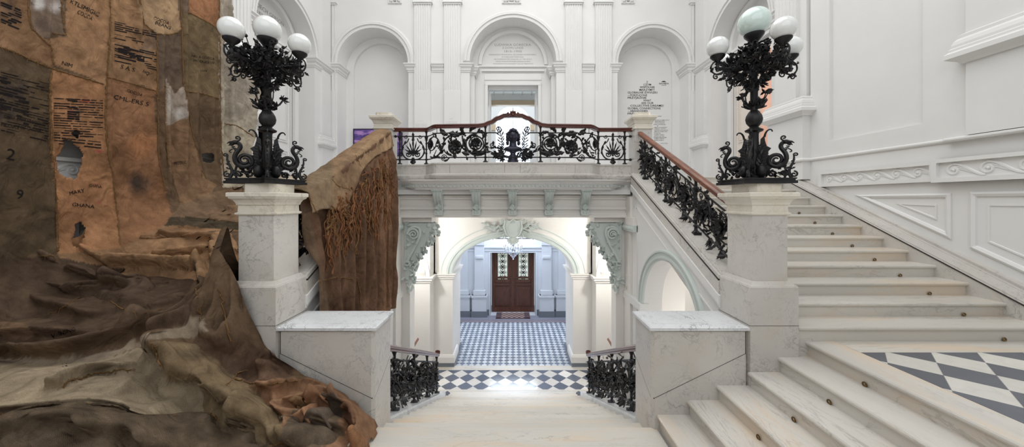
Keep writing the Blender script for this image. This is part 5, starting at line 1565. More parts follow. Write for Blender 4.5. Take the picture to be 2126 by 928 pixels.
# ---- small stand peeping over the drape
st = thing('notice_stand', 'small black framed notice on the upper floor behind the draped railing', 'stand', tuple(P(697, 350, 8.4)))
pp = P(685, 345, 8.4); pq = P(708, 345, 8.4)
b = MB()
b.tube([(pp.x, 8.4, UP), (pp.x, 8.4, pp.z), (pq.x, 8.4, pp.z), (pq.x, 8.4, UP)], .012); b.tube([(pp.x - .05, 8.2, UP + .01), (pp.x - .05, 8.6, UP + .01)], .015); b.tube([(pq.x + .05, 8.2, UP + .01), (pq.x + .05, 8.6, UP + .01)], .015)
b.build('frame', M['iron'], st)
b = MB(); b.box(pp.x + .02, pq.x - .02, 8.39, 8.41, UP + .5, pp.z - .02); b.build('sheet', M['white'], st)
rp_ = P(709, 330, 8.8)
st = thing('rope_post', 'black barrier post with ring top beside the notice stand', 'barrier post', (rp_.x, 8.8, UP))
b = MB(); b.lathe([(0, 0), (.14, 0), (.14, .02), (.02, .04), (.018, rp_.z - UP - .08), (.03, rp_.z - UP - .07), (0, rp_.z - UP - .05)], (rp_.x, 8.8, UP), 14)
b.tube([(rp_.x + .045 * math.cos(k * PI / 8), 8.8, rp_.z - .01 + .06 * math.sin(k * PI / 8)) for k in range(17)], .012); b.build('post', M['iron'], st, True)
# ---- small wall light beside the right console
wl = thing('wall_lamp', 'tiny crystal wall light by the right console over the landing cornice', 'lamp', tuple(P(1276, 571, 7.9)))
c = P(1276, 571, 7.9); b = MB()
for k in range(7): a = k * 2 * PI / 7; b.ball(c + Vector((.03 * math.cos(a), .03 * math.sin(a), -.03)), .012, .012, .02, 6, 5)
b.ball(c, .022); b.tube([c, c + Vector((.12, .02, .02))], .008); b.build('drops', M['crystal'], wl)

# ---- hall doors in the side arches
for s_ in (-1, 1):
    Xd = 6.78
    d0 = thing('door_%d' % (2 if s_ > 0 else 3), ('cream panelled door leaf half closing the doorway behind the right candelabrum' if s_ > 0 else 'white panelled door leaf beside the dark doorway behind the left candelabrum'), 'door', (s_ * Xd, 9.7, UP)); d0['kind'] = 'structure'
    mat_d = plaster('cream_door_paint' , rgb(232, 222, 212)) if s_ > 0 else M['white']
    fx = lambda u, v, d, s_=s_: (s_ * (Xd + d), u, v)
    ya, yb, za, zb_ = 9.20, 10.16, UP + .01, ZC + 4.07
    b = MB(); b.prism([(ya, za), (yb, za), (yb, zb_), (ya, zb_)], fx, 0, .05); b.build('door_leaf', mat_d, d0)
    for (z0, z1) in ((UP + .2, UP + .95), (UP + 1.2, UP + 3.2)):
        b = MB()
        for e, d in ((0, .03), (.03, .015), (.06, .03)):
            b.prism([(ya + .14 + e, z0 + e), (yb - .12 - e, z0 + e), (yb - .12 - e, z1 - e), (ya + .14 + e, z1 - e)], fx, -d, .01, [[(ya + .165 + e, z0 + .025 + e), (yb - .145 - e, z0 + .025 + e), (yb - .145 - e, z1 - .025 - e), (ya + .165 + e, z1 - .025 - e)]])
        for k in range(int((z1 - z0) / .06)):
            for yy in (ya + .15, yb - .13): b.ball(fx(yy, z0 + .06 * (k + .5), -.03), .012, .014, .018, 5, 4)
        b.build('panel_moulding', mat_d, d0)
    b = MB(); b.tube([fx(ya + .06, UP + 1.05, -.04), fx(ya + .06, UP + 1.05, 0)], .01); b.tube([fx(ya + .06, UP + 1.05, -.05), fx(ya + .2, UP + 1.05, -.05)], .011); b.ball(fx(ya + .06, UP + 1.05, -.05), .02)
    b.build('door_handle', M['brass'], d0)
# portal: open door frames at both sides of the central doorway
for s_ in (-1, 1):
    d0 = thing('door_%d' % (4 if s_ > 0 else 5), 'white door leaf opened back at the ' + ('right' if s_ > 0 else 'left') + ' of the central portal', 'door', (s_ * .87, YP + .3, UP)); d0['kind'] = 'structure'
    b = MB(); x0, x1 = sorted((s_ * .84, s_ * .89)); b.box(x0, x1, YP + .30, YP + 1.0, UP + .01, DH - .12)
    b.build('door_leaf', M['white'], d0)
b = MB(); b.box(-.89, .89, YP + .12, YP + .18, DH - .10, DH); trim(b, M['white'])

# ================================================================== LETTERING
def text_mesh(lines, fn, mat, name='lettering', root=None, font_w=None, label=None, cat=None, thick=.002, kind=None):
    "lines: (text, u, v, cap height, width or None, align); fn(u, v, d) maps onto the wall"
    b = MB()
    dg = bpy.context.evaluated_depsgraph_get()
    for text, u, v, h, wd, al in lines:
        cu = bpy.data.curves.new('t', 'FONT'); cu.body = text; cu.size = 1; cu.align_x = 'LEFT'; cu.resolution_u = 2
        if font_w: cu.offset = font_w
        o = bpy.data.objects.new('t', cu); COL.objects.link(o); bpy.context.view_layer.update()
        dg = bpy.context.evaluated_depsgraph_get(); me = o.evaluated_get(dg).to_mesh()
        co = [tuple(v_.co) for v_ in me.vertices]; fs = [tuple(p.vertices) for p in me.polygons]
        o.evaluated_get(dg).to_mesh_clear(); bpy.data.objects.remove(o); bpy.data.curves.remove(cu)
        if not co: continue
        x0, x1 = min(c[0] for c in co), max(c[0] for c in co)
        sy = h / .72; sx = (wd / (x1 - x0)) if wd else sy
        W = (x1 - x0) * sx; ox = u if al == 'l' else (u - W / 2 if al == 'c' else u - W)
        b.add([fn(ox + (c[0] - x0) * sx, v + c[1] * sy, -thick) for c in co], fs)
    o = b.build(name, mat, root)
    return o
def lettering(lines, fn, mat, name='lettering', font_w=None, thick=.002):
    if len(lines) == 1: return text_mesh(lines, fn, mat, name, None, font_w, thick=thick)
    root = thing(name, None, None, fn(lines[0][1], lines[0][2], 0))
    for l in lines: text_mesh([l], fn, mat, 'text_line', root, font_w, thick=thick)
    return root
def tlines(spec, Y):
    "measured (text, centre x, baseline y, cap height px, width px) -> wall units"
    return [(t_, (x - CX) * Y / F, ZC + (HY - y) * Y / F, h * Y / F, w_ * Y / F, 'c') for t_, x, y, h, w_ in spec]
s1 = 11.6
def zx(x): return 1000 + x / s1
def zy(y): return 70 + y / s1
spec = [('LUDWIKA GÓRECKA', zx(752), zy(297), 5.2, 75), ('Z DOMU LINDE', zx(752), zy(365), 4.2, 44), ('1815–1900', zx(757), zy(450), 4.6, 36),
        ('DZIAŁACZKA SPOŁECZNA, SZCZODRA DONATORKA,', zx(748), zy(520), 2.7, 98), ('KTÓREJ DAR POZWOLIŁ', zx(752), zy(576), 2.7, 45), ('NA ROZBUDOWĘ GMACHU W 1903 ROKU', zx(752), zy(630), 2.7, 78),
        ('ORAZ FINANSOWANIE DZIAŁALNOŚCI', zx(752), zy(684), 2.7, 72), ('TOWARZYSTWA ZACHĘTY SZTUK PIĘKNYCH', zx(755), zy(740), 2.7, 83)]
M['lett'], _, _ = newmat('incised_grey_lettering', rgb(158, 156, 154), .8)
def tagt(o, label): tag(o, label, 'lettering'); return o
tagt(lettering(tlines(spec, YP + .1), frontal(YP + .1), M['lett'], 'inscription', thick=.004), 'grey carved inscription in the lunette above the central portal')
s2 = 5.99
gx = lambda x: 1290 + x / s2
gy = lambda y: 155 + y / s2
YN = YB + .72
spec = []
def L_(t_, x0, x1, yb, h=4.2): spec.append((t_, gx((x0 + x1) / 2), gy(yb), h, (x1 - x0) / s2))
for a in (('O', 312, 330, 102), ('CZYM', 274, 370, 136), ('WSPÓLNIE', 228, 414, 168), ('MARZYMY?', 224, 414, 201), ('GLOBALNE ZWIĄZKI', 78, 446, 234), ('– PORZUCONE', 80, 320, 268), ('PRZYJAŹNIE', 78, 312, 300), ('WHAT', 272, 370, 333), ('ARE OUR', 246, 400, 365), ('COLLECTIVE DREAMS?', 112, 526, 398), ('GLOBAL CONNECTIONS', 78, 488, 431), ('– ABANDONED', 80, 330, 464), ('FRIENDSHIPS', 78, 340, 496)): L_(*a)
tagt(lettering(tlines(spec, YN), frontal(YN), M['ink'], 'wall_text', font_w=.012, thick=.004), 'black exhibition title set on the back wall of the right niche')
spec = []
L_('ZACHĘTA', 466, 590, 120, 3.0)
lo = lettering(tlines(spec, YN), frontal(YN), M['ink'], 'gallery_logo', font_w=.02, thick=.004)
tagt(lo, 'small black gallery logo with roof mark right of the exhibition title')
b = MB(); q = lambda x, y: P(gx(x), gy(y), YN - .004)
def flat(b, pl):
    n = len(b.v); b.v += [tuple(q(x, y)) for x, y in pl]; b.f.append(tuple(range(n, n + len(pl)))); b.m.append(0)
flat(b, [(498, 92), (504, 84), (518, 80), (528, 76), (538, 80), (550, 84), (556, 92)]); flat(b, [(498, 130), (558, 130), (558, 134), (498, 134)])
b.build('roof_mark', M['ink'], lo)
spec = []
rows = [('2023', 475, 522), ('CÉLINE DA MATÚŠ VÍ', 500, 571), ('IBRAHIM ROSY', 480, 588), ('EWA KOWALSKA', 478, 606), ('ANNA KOWALSKIJ', 472, 626), ('M', 450, 644), ('EMILIA ZALEWSKA', 488, 661), ('ANNA R - RUTH', 480, 678), ('TEODOR DELANOUXI,', 494, 696), ('MARTIN CHARLTON', 490, 714), ('EUSKIVIL', 448, 732), ('ROBERT DUDA,', 470, 750), ('PETRU SACZA,', 472, 768), ('SEVERIN MUSOZLM', 480, 786), ('CAMILA NEAGU', 470, 802), ('MAREK RUMUN', 468, 820)]
rows = [(t_, x, y) for t_, x, y in rows]
for t_, x, y in rows: spec.append((t_, gx(x), gy(y), 1.6, len(t_) * 1.75))
spec.append(('– – – – –  KURATORKA', gx(500), gy(856), 1.2, 26)); spec.append(('– – – – – – – –', gx(505), gy(872), 1.0, 22))
tagt(lettering(tlines(spec, YN), frontal(YN), M['ink'], 'wall_text', font_w=.01, thick=.004), 'small black list of names under the exhibition title, right of the small pier')
# faint wall texts on the pilasters left of the portal
for x, y, nm in ((874, 252, 'left'), (937, 247.5, 'right')):
    spec = [('▲' if nm == 'left' else '88', x, y, 1.6, 6)]
    spec[0] = (('– ^ –' if nm == 'left' else 'A A'), x, y, 1.6, 6)
    for k in range(9):
        for q_ in (-1, 1): spec.append(('ii nnn iiii nn iinn iii', x + q_ * 6.6, y + 5.2 + 1.5 * k, .7, 11.5))
    tagt(lettering(tlines(spec, YB - .09), frontal(YB - .09), M['lett'], 'wall_text', thick=.003), 'faint grey two column wall text on the ' + nm + ' fluted pilaster left of the portal')
# inscription in the left side arch
nX = 6.70
def fl(s_): return lambda u, v, d: (s_ * (nX + d), (SCY + u * -s_) if s_ > 0 else (SCY + u), v)
zt0 = SZS + .13
for s_, ls in ((-1, [('WOJCIECH GERSON', .60, .12, 1.40), ('1831–1901', .42, .10, .66), ('MALARZ, PEDAGOG, KRYTYK,', .27, .06, 1.2), ('WSPÓŁZAŁOŻYCIEL', .17, .06, .8), ('TOWARZYSTWA ZACHĘTY', .07, .06, 1.1)]),):
    spec = [(t_, 0, zt0 + z, h, w_, 'c') for t_, z, h, w_ in ls]
    tagt(lettering(spec, lambda u, v, d: (-(6.2 + .62 - .005), SCY + u, v), M['lett'], 'inscription', thick=0), 'grey carved inscription in the lunette above the dark left doorway')
# ================================================================== JUTE CLOTH
_rs = np.random.RandomState(7)
_lat = _rs.rand(256, 256)
def vnoise(x, y):
    xi, yi = np.floor(x).astype(int), np.floor(y).astype(int); fx, fy = x - xi, y - yi
    fx, fy = fx * fx * (3 - 2 * fx), fy * fy * (3 - 2 * fy)
    g = lambda a, b: _lat[a % 256, b % 256]
    return (g(xi, yi) * (1 - fx) + g(xi + 1, yi) * fx) * (1 - fy) + (g(xi, yi + 1) * (1 - fx) + g(xi + 1, yi + 1) * fx) * fy
def fbm(x, y, o=4):
    s, a, t = 0, .5, 0
    for k in range(o): s = s + a * vnoise(x * 2 ** k + 17 * k, y * 2 ** k + 31 * k); t += a; a *= .5
    return s / t - .5
def ridged(x, y, o=3):
    s, a = 0, 1.0
    for k in range(o): s = s + a * (1 - np.abs(2 * vnoise(x * 2 ** k + 5 * k, y * 2 ** k + 9 * k) - 1)) ** 2; a *= .5
    return s / 1.75
def crease(x, y, o=2):
    "rounded cloth swells parted by sharp valleys"
    s, a = 0, 1.0
    for k in range(o): s = s + a * np.sqrt(np.clip(np.abs(2 * vnoise(x * 2.1 ** k + 5 * k, y * 2.1 ** k + 9 * k) - 1), 0, 1)); a *= .5
    return s / 1.5 - .6
def inpoly(px, py, poly):
    r = np.zeros(px.shape, bool); n = len(poly)
    for i in range(n):
        x0, y0 = poly[i]; x1, y1 = poly[(i + 1) % n]
        if y0 == y1: continue
        c = ((y0 > py) != (y1 > py)) & (px < (x1 - x0) * (py - y0) / (y1 - y0) + x0)
        r ^= c
    return r
# sewn sacks: outline measured on the photograph, and the colour of the sacking
SACKS = [
 ([(-50, -900), (2200, -900), (2200, 2000), (-50, 2000)], (86, 68, 49)),
 ([(-300, -900), (58, -900), (58, 0), (62, 60), (105, 90), (112, 140), (0, 98), (-300, 0)], (118, 87, 58)),
 ([(58, -900), (125, -900), (125, 0), (137, 70), (135, 77), (105, 70), (103, 82), (75, 72), (64, 50), (58, 0)], (104, 86, 72)),
 ([(125, -900), (225, -900), (225, 0), (222, 178), (160, 152), (113, 135), (103, 80), (137, 75)], (134, 99, 66)),
 ([(-300, 0), (0, 98), (108, 142), (104, 160), (105, 240), (108, 330), (118, 440), (120, 528), (0, 532), (-300, 560)], (80, 65, 47)),
 ([(108, 142), (218, 175), (218, 240), (222, 290), (232, 350), (245, 470), (250, 515), (120, 528), (118, 420), (105, 300), (103, 200)], (140, 98, 62)),
 ([(225, -900), (285, -900), (285, 0), (297, 48), (320, 68), (326, 75), (328, 190), (222, 160)], (124, 92, 61)),
 ([(222, 160), (328, 190), (318, 200), (330, 330), (345, 400), (362, 470), (250, 515), (240, 420), (228, 330), (220, 250)], (121, 84, 54)),
 ([(285, -900), (368, -900), (368, 0), (378, 60), (350, 72), (325, 70), (297, 48), (285, 0)], (140, 112, 80)),
 ([(368, -900), (392, -900), (390, 0), (390, 24), (376, 60), (368, 0)], (92, 76, 62)),
 ([(326, 75), (350, 70), (376, 66), (380, 180), (345, 200), (330, 190)], (88, 71, 57)),
 ([(318, 200), (343, 180), (345, 260), (360, 400), (380, 430), (362, 470), (345, 400), (330, 330)], (90, 70, 51)),
 ([(343, 165), (362, 195), (385, 178), (395, 230), (410, 320), (425, 370), (450, 385), (440, 400), (375, 425), (350, 340), (342, 250)], (114, 86, 60)),
 ([(343, 165), (362, 195), (385, 178), (393, 240), (345, 262)], (136, 122, 108)),
 ([(390, -900), (453, -900), (453, 0), (456, 60), (430, 45), (392, 25)], (128, 86, 54)),
 ([(377, 30), (392, 25), (430, 45), (456, 60), (458, 205), (385, 190)], (96, 79, 54)),
 ([(385, 190), (458, 208), (458, 300), (465, 370), (430, 375), (412, 310), (395, 260)], (92, 73, 53)),
 ([(454, -900), (700, -900), (700, 390), (462, 390), (455, 205)], (140, 130, 115)),
 ([(457, 255), (500, 262), (530, 288), (700, 290), (700, 392), (464, 390)], (150, 139, 120)),
 ([(375, 425), (440, 400), (500, 388), (560, 388), (560, 462), (345, 458)], (104, 82, 60)),
 ([(340, 468), (355, 450), (420, 452), (495, 462), (495, 478), (400, 470)], (66, 56, 42)),
 ([(120, 528), (250, 515), (340, 468), (495, 478), (495, 500), (400, 560), (250, 560), (130, 545)], (122, 91, 61)),
 ([(-300, 532), (120, 534), (250, 560), (400, 562), (495, 505), (480, 560), (430, 650), (250, 712), (-300, 740)], (74, 58, 44)),
 ([(0, 668), (45, 668), (70, 690), (50, 700), (0, 700)], (96, 74, 54)),
 ([(-300, 742), (100, 742), (200, 730), (330, 690), (425, 650), (440, 690), (330, 706), (200, 750), (-300, 762)], (112, 99, 82)),
 ([(-300, 762), (200, 750), (310, 716), (330, 760), (400, 800), (480, 850), (528, 893), (430, 868), (340, 872), (225, 838), (100, 842), (-300, 862)], (124, 110, 88)),
 ([(-300, 862), (100, 845), (225, 840), (340, 874), (430, 870), (528, 895), (640, 960), (640, 1500), (-300, 1500)], (76, 63, 49)),
 ([(318, 712), (395, 710), (450, 745), (510, 790), (560, 850), (622, 900), (560, 928), (480, 862), (420, 805), (345, 785)], (106, 88, 63)),
 ([(430, 480), (495, 480), (520, 600), (524, 716), (440, 706), (400, 600)], (80, 63, 46)),
 ([(400, 700), (520, 716), (600, 740), (610, 785), (520, 800), (450, 745)], (76, 57, 43)),
 ([(520, 795), (640, 785), (700, 800), (755, 830), (790, 900), (720, 960), (640, 960), (560, 850)], (114, 83, 58)),
 ([(600, 860), (660, 835), (700, 850), (715, 900), (650, 940), (600, 900)], (84, 70, 54)),
 ([(653, 860), (668, 815), (705, 822), (710, 850), (690, 868)], (78, 66, 56)),
]
SEAMS_A = [[(0, 98), (30, 108), (60, 122), (108, 142), (160, 158), (218, 176)], [(58, -40), (60, 30), (66, 60), (85, 78), (105, 95), (112, 138)], [(137, 72), (105, 68)], [(125, -40), (130, 40), (137, 72)],
 [(225, -40), (229, 30), (227, 100), (222, 170), (218, 240), (222, 290), (232, 360), (245, 460), (250, 512)], [(108, 142), (104, 165), (105, 250), (108, 330), (116, 400), (120, 525)],
 [(222, 160), (270, 172), (328, 190)], [(285, -40), (295, 30), (300, 50), (325, 70), (350, 72), (376, 66)], [(376, 0), (379, 100), (381, 178)], [(326, 75), (328, 190), (330, 330), (345, 400)],
 [(343, 170), (342, 250), (350, 340), (362, 400), (375, 425)], [(385, 178), (395, 250), (408, 310), (416, 350), (432, 375)], [(392, 25), (430, 45), (455, 62)], [(385, 190), (420, 194), (458, 206)], [(455, -40), (457, 100), (458, 210), (459, 300), (466, 372)], [(457, 255), (495, 262), (528, 285)], [(318, 200), (345, 215)]]
SEAMS_B = [[(375, 428), (430, 418), (495, 424)], [(355, 450), (420, 452), (495, 462)], [(0, 532), (120, 532), (200, 528), (250, 514), (300, 500), (345, 466)], [(0, 585), (68, 598), (163, 613), (221, 603)], [(80, 660), (130, 640), (163, 615)], [(221, 620), (260, 645), (300, 650), (340, 640)],
 [(126, 797), (189, 776), (273, 766)], [(0, 862), (60, 848), (225, 840)], [(330, 868), (400, 868), (440, 860), (470, 890), (528, 895)], [(318, 712), (325, 745), (335, 765)], [(500, 770), (470, 800), (460, 830)], [(565, 925), (600, 915), (622, 900)], [(480, 785), (540, 800), (620, 790)], [(405, 590), (412, 640), (420, 680)], [(455, 600), (465, 650), (478, 712)]]
def toplin(c):
    a = np.array([lin(v) for v in c]); return (a * .82 + a.mean() * .18) * 1.8
def sack_colours(px, py, seed, gu=None, gv=None):
    if gu is None: gu, gv = px * .011, py * .011
    jx = fbm(gu * 10 + seed, gv * 10, 2) * 5; jy = fbm(gu * 10, gv * 10 + 40 + seed, 2) * 5
    out = np.zeros(px.shape + (3,))
    out[:] = toplin(SACKS[0][1])
    for poly, c in SACKS[1:]:
        out[inpoly(px + jx, py + jy, poly)] = toplin(c)
    # worn and stained areas
    n = fbm(gu * 1.8 + seed, gv * 2.5, 5)
    out *= (1 + .75 * n)[..., None]
    n2 = np.clip((fbm(gu * 1.1 + 9, gv * 1.1 + 4 + seed, 4) - .08) * 5, 0, 1)
    out = out * (1 - .22 * n2[..., None])
    return np.clip(out, .004, .9)
def jute(name):
    m, nt, b = newmat(name, rough=.95, spec=.08)
    a = N(nt, 'ShaderNodeAttribute'); a.attribute_name = 'sacking'
    v = objvec(nt); n = noise(nt, v, 7, 4, .6, .3)
    r = ramp(nt, n.outputs['Fac'], [(.25, (.62, .60, .58, 1)), (.75, (1.25, 1.25, 1.25, 1))])
    c = mixc(nt, 1.0, a.outputs['Color'], r.outputs[0], 'MULTIPLY')
    n3 = noise(nt, v, 130, 3, .8)
    r3 = ramp(nt, n3.outputs['Fac'], [(.3, (.72, .72, .72, 1)), (.7, (1.3, 1.3, 1.3, 1))])
    c = mixc(nt, .8, c, r3.outputs[0], 'MULTIPLY')
    nt.links.new(c, b.inputs['Base Color'])
    w1 = N(nt, 'ShaderNodeTexWave'); w1.inputs['Scale'].default_value = 90; w1.inputs['Distortion'].default_value = 2; w1.bands_direction = 'Z'; nt.links.new(v, w1.inputs['Vector'])
    w2 = N(nt, 'ShaderNodeTexWave'); w2.inputs['Scale'].default_value = 90; w2.inputs['Distortion'].default_value = 2; w2.bands_direction = 'DIAGONAL'; nt.links.new(v, w2.inputs['Vector'])
    ad = N(nt, 'ShaderNodeMath', operation='ADD'); nt.links.new(w1.outputs['Fac'], ad.inputs[0]); nt.links.new(w2.outputs['Fac'], ad.inputs[1])
    ad2 = N(nt, 'ShaderNodeMath', operation='MULTIPLY_ADD'); nt.links.new(n.outputs['Fac'], ad2.inputs[0]); ad2.inputs[1].default_value = 3; nt.links.new(ad.outputs[0], ad2.inputs[2])
    bump(nt, b, ad2.outputs[0], .4, .004)
    v2 = objvec(nt, (1.0, 1.6, 1.0)); nw = noise(nt, v2, 4.0, 2.5, .5, .7)
    b2 = N(nt, 'ShaderNodeBump'); b2.inputs['Strength'].default_value = .7; b2.inputs['Distance'].default_value = .10
    nt.links.new(nw.outputs['Fac'], b2.inputs['Height'])
    nt.links.new(b2.outputs[0], b.inputs['Normal'].links[0].from_node.inputs['Normal'])
    return m
M['jute'] = jute('jute_sacking')
M['twine'], _, _ = newmat('jute_twine', rgb(112, 86, 58), .95, 0, .05)
M['twined'], _, _ = newmat('rusty_jute_fibre', rgb(128, 88, 62), .95, 0, .05)
M['clothink'], _, _ = newmat('faded_black_stamp_ink', rgb(38, 34, 34), .95, 0, .05)
def grid_mesh(name, Pg, colors, keep, parent, mat, thick=None):
    "Pg (n, m, 3) world points; keep (n, m) mask"
    n, m = Pg.shape[:2]
    idx = np.arange(n * m).reshape(n, m)
    a, b_, c, d = idx[:-1, :-1], idx[1:, :-1], idx[1:, 1:], idx[:-1, 1:]
    kf = keep[:-1, :-1] & keep[1:, :-1] & keep[1:, 1:] & keep[:-1, 1:]
    F4 = np.stack([a, b_, c, d], -1)[kf]
    used = np.unique(F4); mp_ = -np.ones(n * m, int); mp_[used] = np.arange(len(used)); F4 = mp_[F4]
    V = Pg.reshape(-1, 3)[used] - np.array(parent.location)
    me = bpy.data.meshes.new(name)
    me.vertices.add(len(V)); me.vertices.foreach_set('co', V.astype(np.float32).ravel())
    me.loops.add(len(F4) * 4); me.loops.foreach_set('vertex_index', F4.astype(np.int32).ravel())
    me.polygons.add(len(F4)); me.polygons.foreach_set('loop_start', np.arange(0, len(F4) * 4, 4, dtype=np.int32))
    me.polygons.foreach_set('use_smooth', np.ones(len(F4), bool))
    at = me.color_attributes.new('sacking', 'FLOAT_COLOR', 'POINT')
    cc = np.ones((len(V), 4), np.float32); cc[:, :3] = colors.reshape(-1, 3)[used]; at.data.foreach_set('color', cc.ravel())
    me.update(calc_edges=True); me.materials.append(mat)
    o = bpy.data.objects.new(name, me); COL.objects.link(o); o.parent = parent
    if thick:
        md = o.modifiers.new('thickness', 'SOLIDIFY'); md.thickness = thick; md.offset = 0
    return o
def proj(Pg): return CX + F * Pg[..., 0] / Pg[..., 1], HY - F * (Pg[..., 2] - ZC) / Pg[..., 1]
class Surf:
    "finds the point of a cloth grid under a measured position"
    def __init__(s, Pg, keep):
        s.P = Pg.reshape(-1, 3)[keep.ravel()]; px, py = proj(Pg); s.px = px.ravel()[keep.ravel()]; s.py = py.ravel()[keep.ravel()]
        o = np.argsort(s.px); s.P, s.px, s.py = s.P[o], s.px[o], s.py[o]
    def at(s, x, y, off=.004):
        lo, hi = np.searchsorted(s.px, [x - 5, x + 5])
        if hi <= lo: return None
        d = (s.px[lo:hi] - x) ** 2 + (s.py[lo:hi] - y) ** 2; k = d.argmin()
        if d[k] > 60: return None
        j = np.where(d < d[k] + 9)[0]; j = j[s.P[lo:hi][j][:, 1].argmin()] if len(j) else k
        # inverse-distance blend keeps lines smooth
        w_ = 1 / (d + .3); near = np.abs(s.P[lo:hi][:, 1] - s.P[lo + j][1]) < .08; w_ = w_ * near * (d < d[k] + 12)
        p = (s.P[lo:hi] * w_[:, None]).sum(0) / w_.sum()
        v = Vector(p); t = (Vector((0, 0, ZC)) - v).normalized()
        return v + t * off
def seam_mesh(surf, seams, rr, parent, r=.011, fray=True):
    f = MB()
    for s_ in seams:
        b = MB(); pts = []
        for (x0, y0), (x1, y1) in zip(s_, s_[1:]):
            n = max(2, int(math.hypot(x1 - x0, y1 - y0) / 4))
            for i in range(n):
                t = i / n; p = surf.at(x0 + (x1 - x0) * t + rr.uniform(-.8, .8), y0 + (y1 - y0) * t + rr.uniform(-.8, .8), .006)
                if p is not None: pts.append(p)
        run = []
        for p in pts:
            if run and (p - run[-1]).length > .3:
                if len(run) > 2: b.tube(run, [r * rr.uniform(.6, 1.5) for _ in run], 5)
                run = []
            run.append(p)
        if len(run) > 2: b.tube(run, [r * rr.uniform(.6, 1.5) for _ in run], 5)
        if b.v: b.build('seam', M['twine'], parent)
        for p in pts:
            for q in range(2):
                if rr.random() < .55:
                    d = Vector((rr.uniform(-.2, 1), rr.uniform(-1, 1), rr.uniform(-1, .6))) * rr.uniform(.015, .05)
                    f.tube([p, p + d * .5 + Vector((0, 0, .006)), p + d + Vector((0, 0, -.008))], .0022, 3)
    f.build('frayed_threads', M['twine'], parent, kind='stuff')

# ---- A: the sheet hanging over the left wall
wd = thing('wall_drape', 'huge patched jute sack cloth hanging over the left wall', 'sack cloth', (-5.7, 5.2, 2.0))
nS, nZ = 330, 420
SS = np.linspace(0, 1, nS)[:, None]; ZZ = np.linspace(0, 1, nZ)[None, :]
Yp = 2.6 + 4.05 * np.minimum(SS / .84, 1) + .62 * np.clip((SS - .84) / .16, 0, 1)
Xp = -5.70 + .10 * np.sin(SS * 9) * .3 + .24 * np.clip((SS - .84) / .16, 0, 1) ** 1.0
zb0 = ZC - 3.045 + .49 * Yp + .0; zb0 = np.where(Yp < 3.5, FL + .02, zb0)
z = zb0 + (8.9 - zb0) * ZZ ** 1.25
X = Xp + 0 * z; Y = Yp + 0 * z
hh = (z - zb0)
px0, py0 = CX + F * X / Y, HY - F * (z - ZC) / Y
dsp = .05 * fbm(Y * 1.3, z * .5, 4) + .018 * (ridged(Y * 3.2 + .5 * z + fbm(Y * 2, z * 2, 2) * 1.5, z * 1.1 + Y * .8) - .4) + .006 * ridged(Y * 9 + z * 4, z * 6 + Y * 3) + .022 * crease(Y * 2.5 + z * 1.2 + 1.5 * fbm(Y, z, 2), z * 5 - Y * 2) * np.clip(.4 + 2.5 * fbm(Y * .8 + 7, z * .7, 2), 0, 1)
for (xx, yy0, yy1, wpx, h) in ((331, 60, 470, 7, .07), (346, 150, 430, 5, .06), (362, 180, 380, 6, -.05), (380, -200, 400, 5, .06), (402, 180, 400, 8, .07), (422, 100, 380, 9, -.05), (440, 200, 390, 6, .05), (456, -300, 380, 5, .07), (470, -200, 300, 7, -.05), (485, -100, 380, 7, .06), (505, 100, 380, 8, .05), (104, 150, 530, 4, .03), (226, -300, 500, 4, .02), (40, 400, 530, 20, .03), (180, 300, 520, 25, -.03), (288, -200, 70, 5, .05), (375, -300, 80, 5, .04), (100, -300, 70, 6, .06)):
    m_ = np.exp(-((px0 + 8 * fbm(z * 1.5, Y * 0 + xx, 2) - xx) / wpx) ** 2) / (1 + np.exp(-(py0 - yy0) / 18)) / (1 + np.exp((py0 - yy1) / 18))
    dsp = dsp + h * m_
dsp = dsp + .62 * np.exp(-np.maximum(hh, 0) / .24) * (SS < .99)          # train spreading on the stairs
X = X + dsp * np.where(SS > .84, .6, 1); Y = Y - dsp * np.where(SS > .84, .5, 0)
z = z + .03 * fbm(Y * 4, X * 0 + 3, 3) * (ZZ < .02)
PA = np.stack([X, Y, z], -1); pxa, pya = proj(PA)
jag = fbm(pxa * .15, pya * .15, 3) * 5
hole = inpoly(pxa + jag, pya + jag, [(136, 290), (146, 292), (152, 302), (163, 308), (170, 320), (167, 345), (156, 370), (138, 366), (124, 358), (120, 345), (118, 326), (128, 315)])
hole |= inpoly(pxa + jag, pya + jag, [(158, 466), (166, 462), (176, 474), (174, 490), (164, 514), (152, 510), (154, 490)])
hole |= inpoly(pxa + jag, pya + jag, [(152, 272), (160, 271), (164, 278), (160, 285), (153, 280)])
hole |= inpoly(pxa + jag, pya + jag, [(420, 322), (440, 318), (445, 330), (432, 338), (422, 334)])
edge_r = np.interp(pya, [-900, 0, 60, 130, 190, 230, 290, 350, 392], [478, 483, 490, 503, 541, 536, 529, 520, 505]) + fbm(pya * .06, pya * 0, 3) * 8
keepA = (~hole) & (pxa < edge_r)
wc = sack_colours(pxa, pya, 3.0) * .84
# pale patches on two stained sacks and the dark stamp block, real stains of the cloth
def stain(col, px, py, cx, cy, rx, ry, c, amt, nz=.5):
    n = fbm(px * .09 + cx, py * .09 + cy, 4)
    m_ = np.clip(1.3 - np.sqrt(((px - cx) / rx) ** 2 + ((py - cy) / ry) ** 2) + n * nz * 2, 0, 1) * amt
    return col * (1 - m_[..., None]) + toplin(c) * m_[..., None]
wc = stain(wc, pxa, pya, 80, 8, 14, 16, (170, 166, 164), .8); wc = stain(wc, pxa, pya, 118, 14, 16, 14, (160, 154, 150), .8); wc = stain(wc, pxa, pya, 88, 50, 12, 16, (66, 52, 46), .6)
wc = stain(wc, pxa, pya, 92, 115, 18, 14, (80, 52, 34), .5); wc = stain(wc, pxa, pya, 372, 235, 14, 12, (168, 166, 164), .7); wc = stain(wc, pxa, pya, 350, 215, 7, 22, (160, 152, 144), .7)
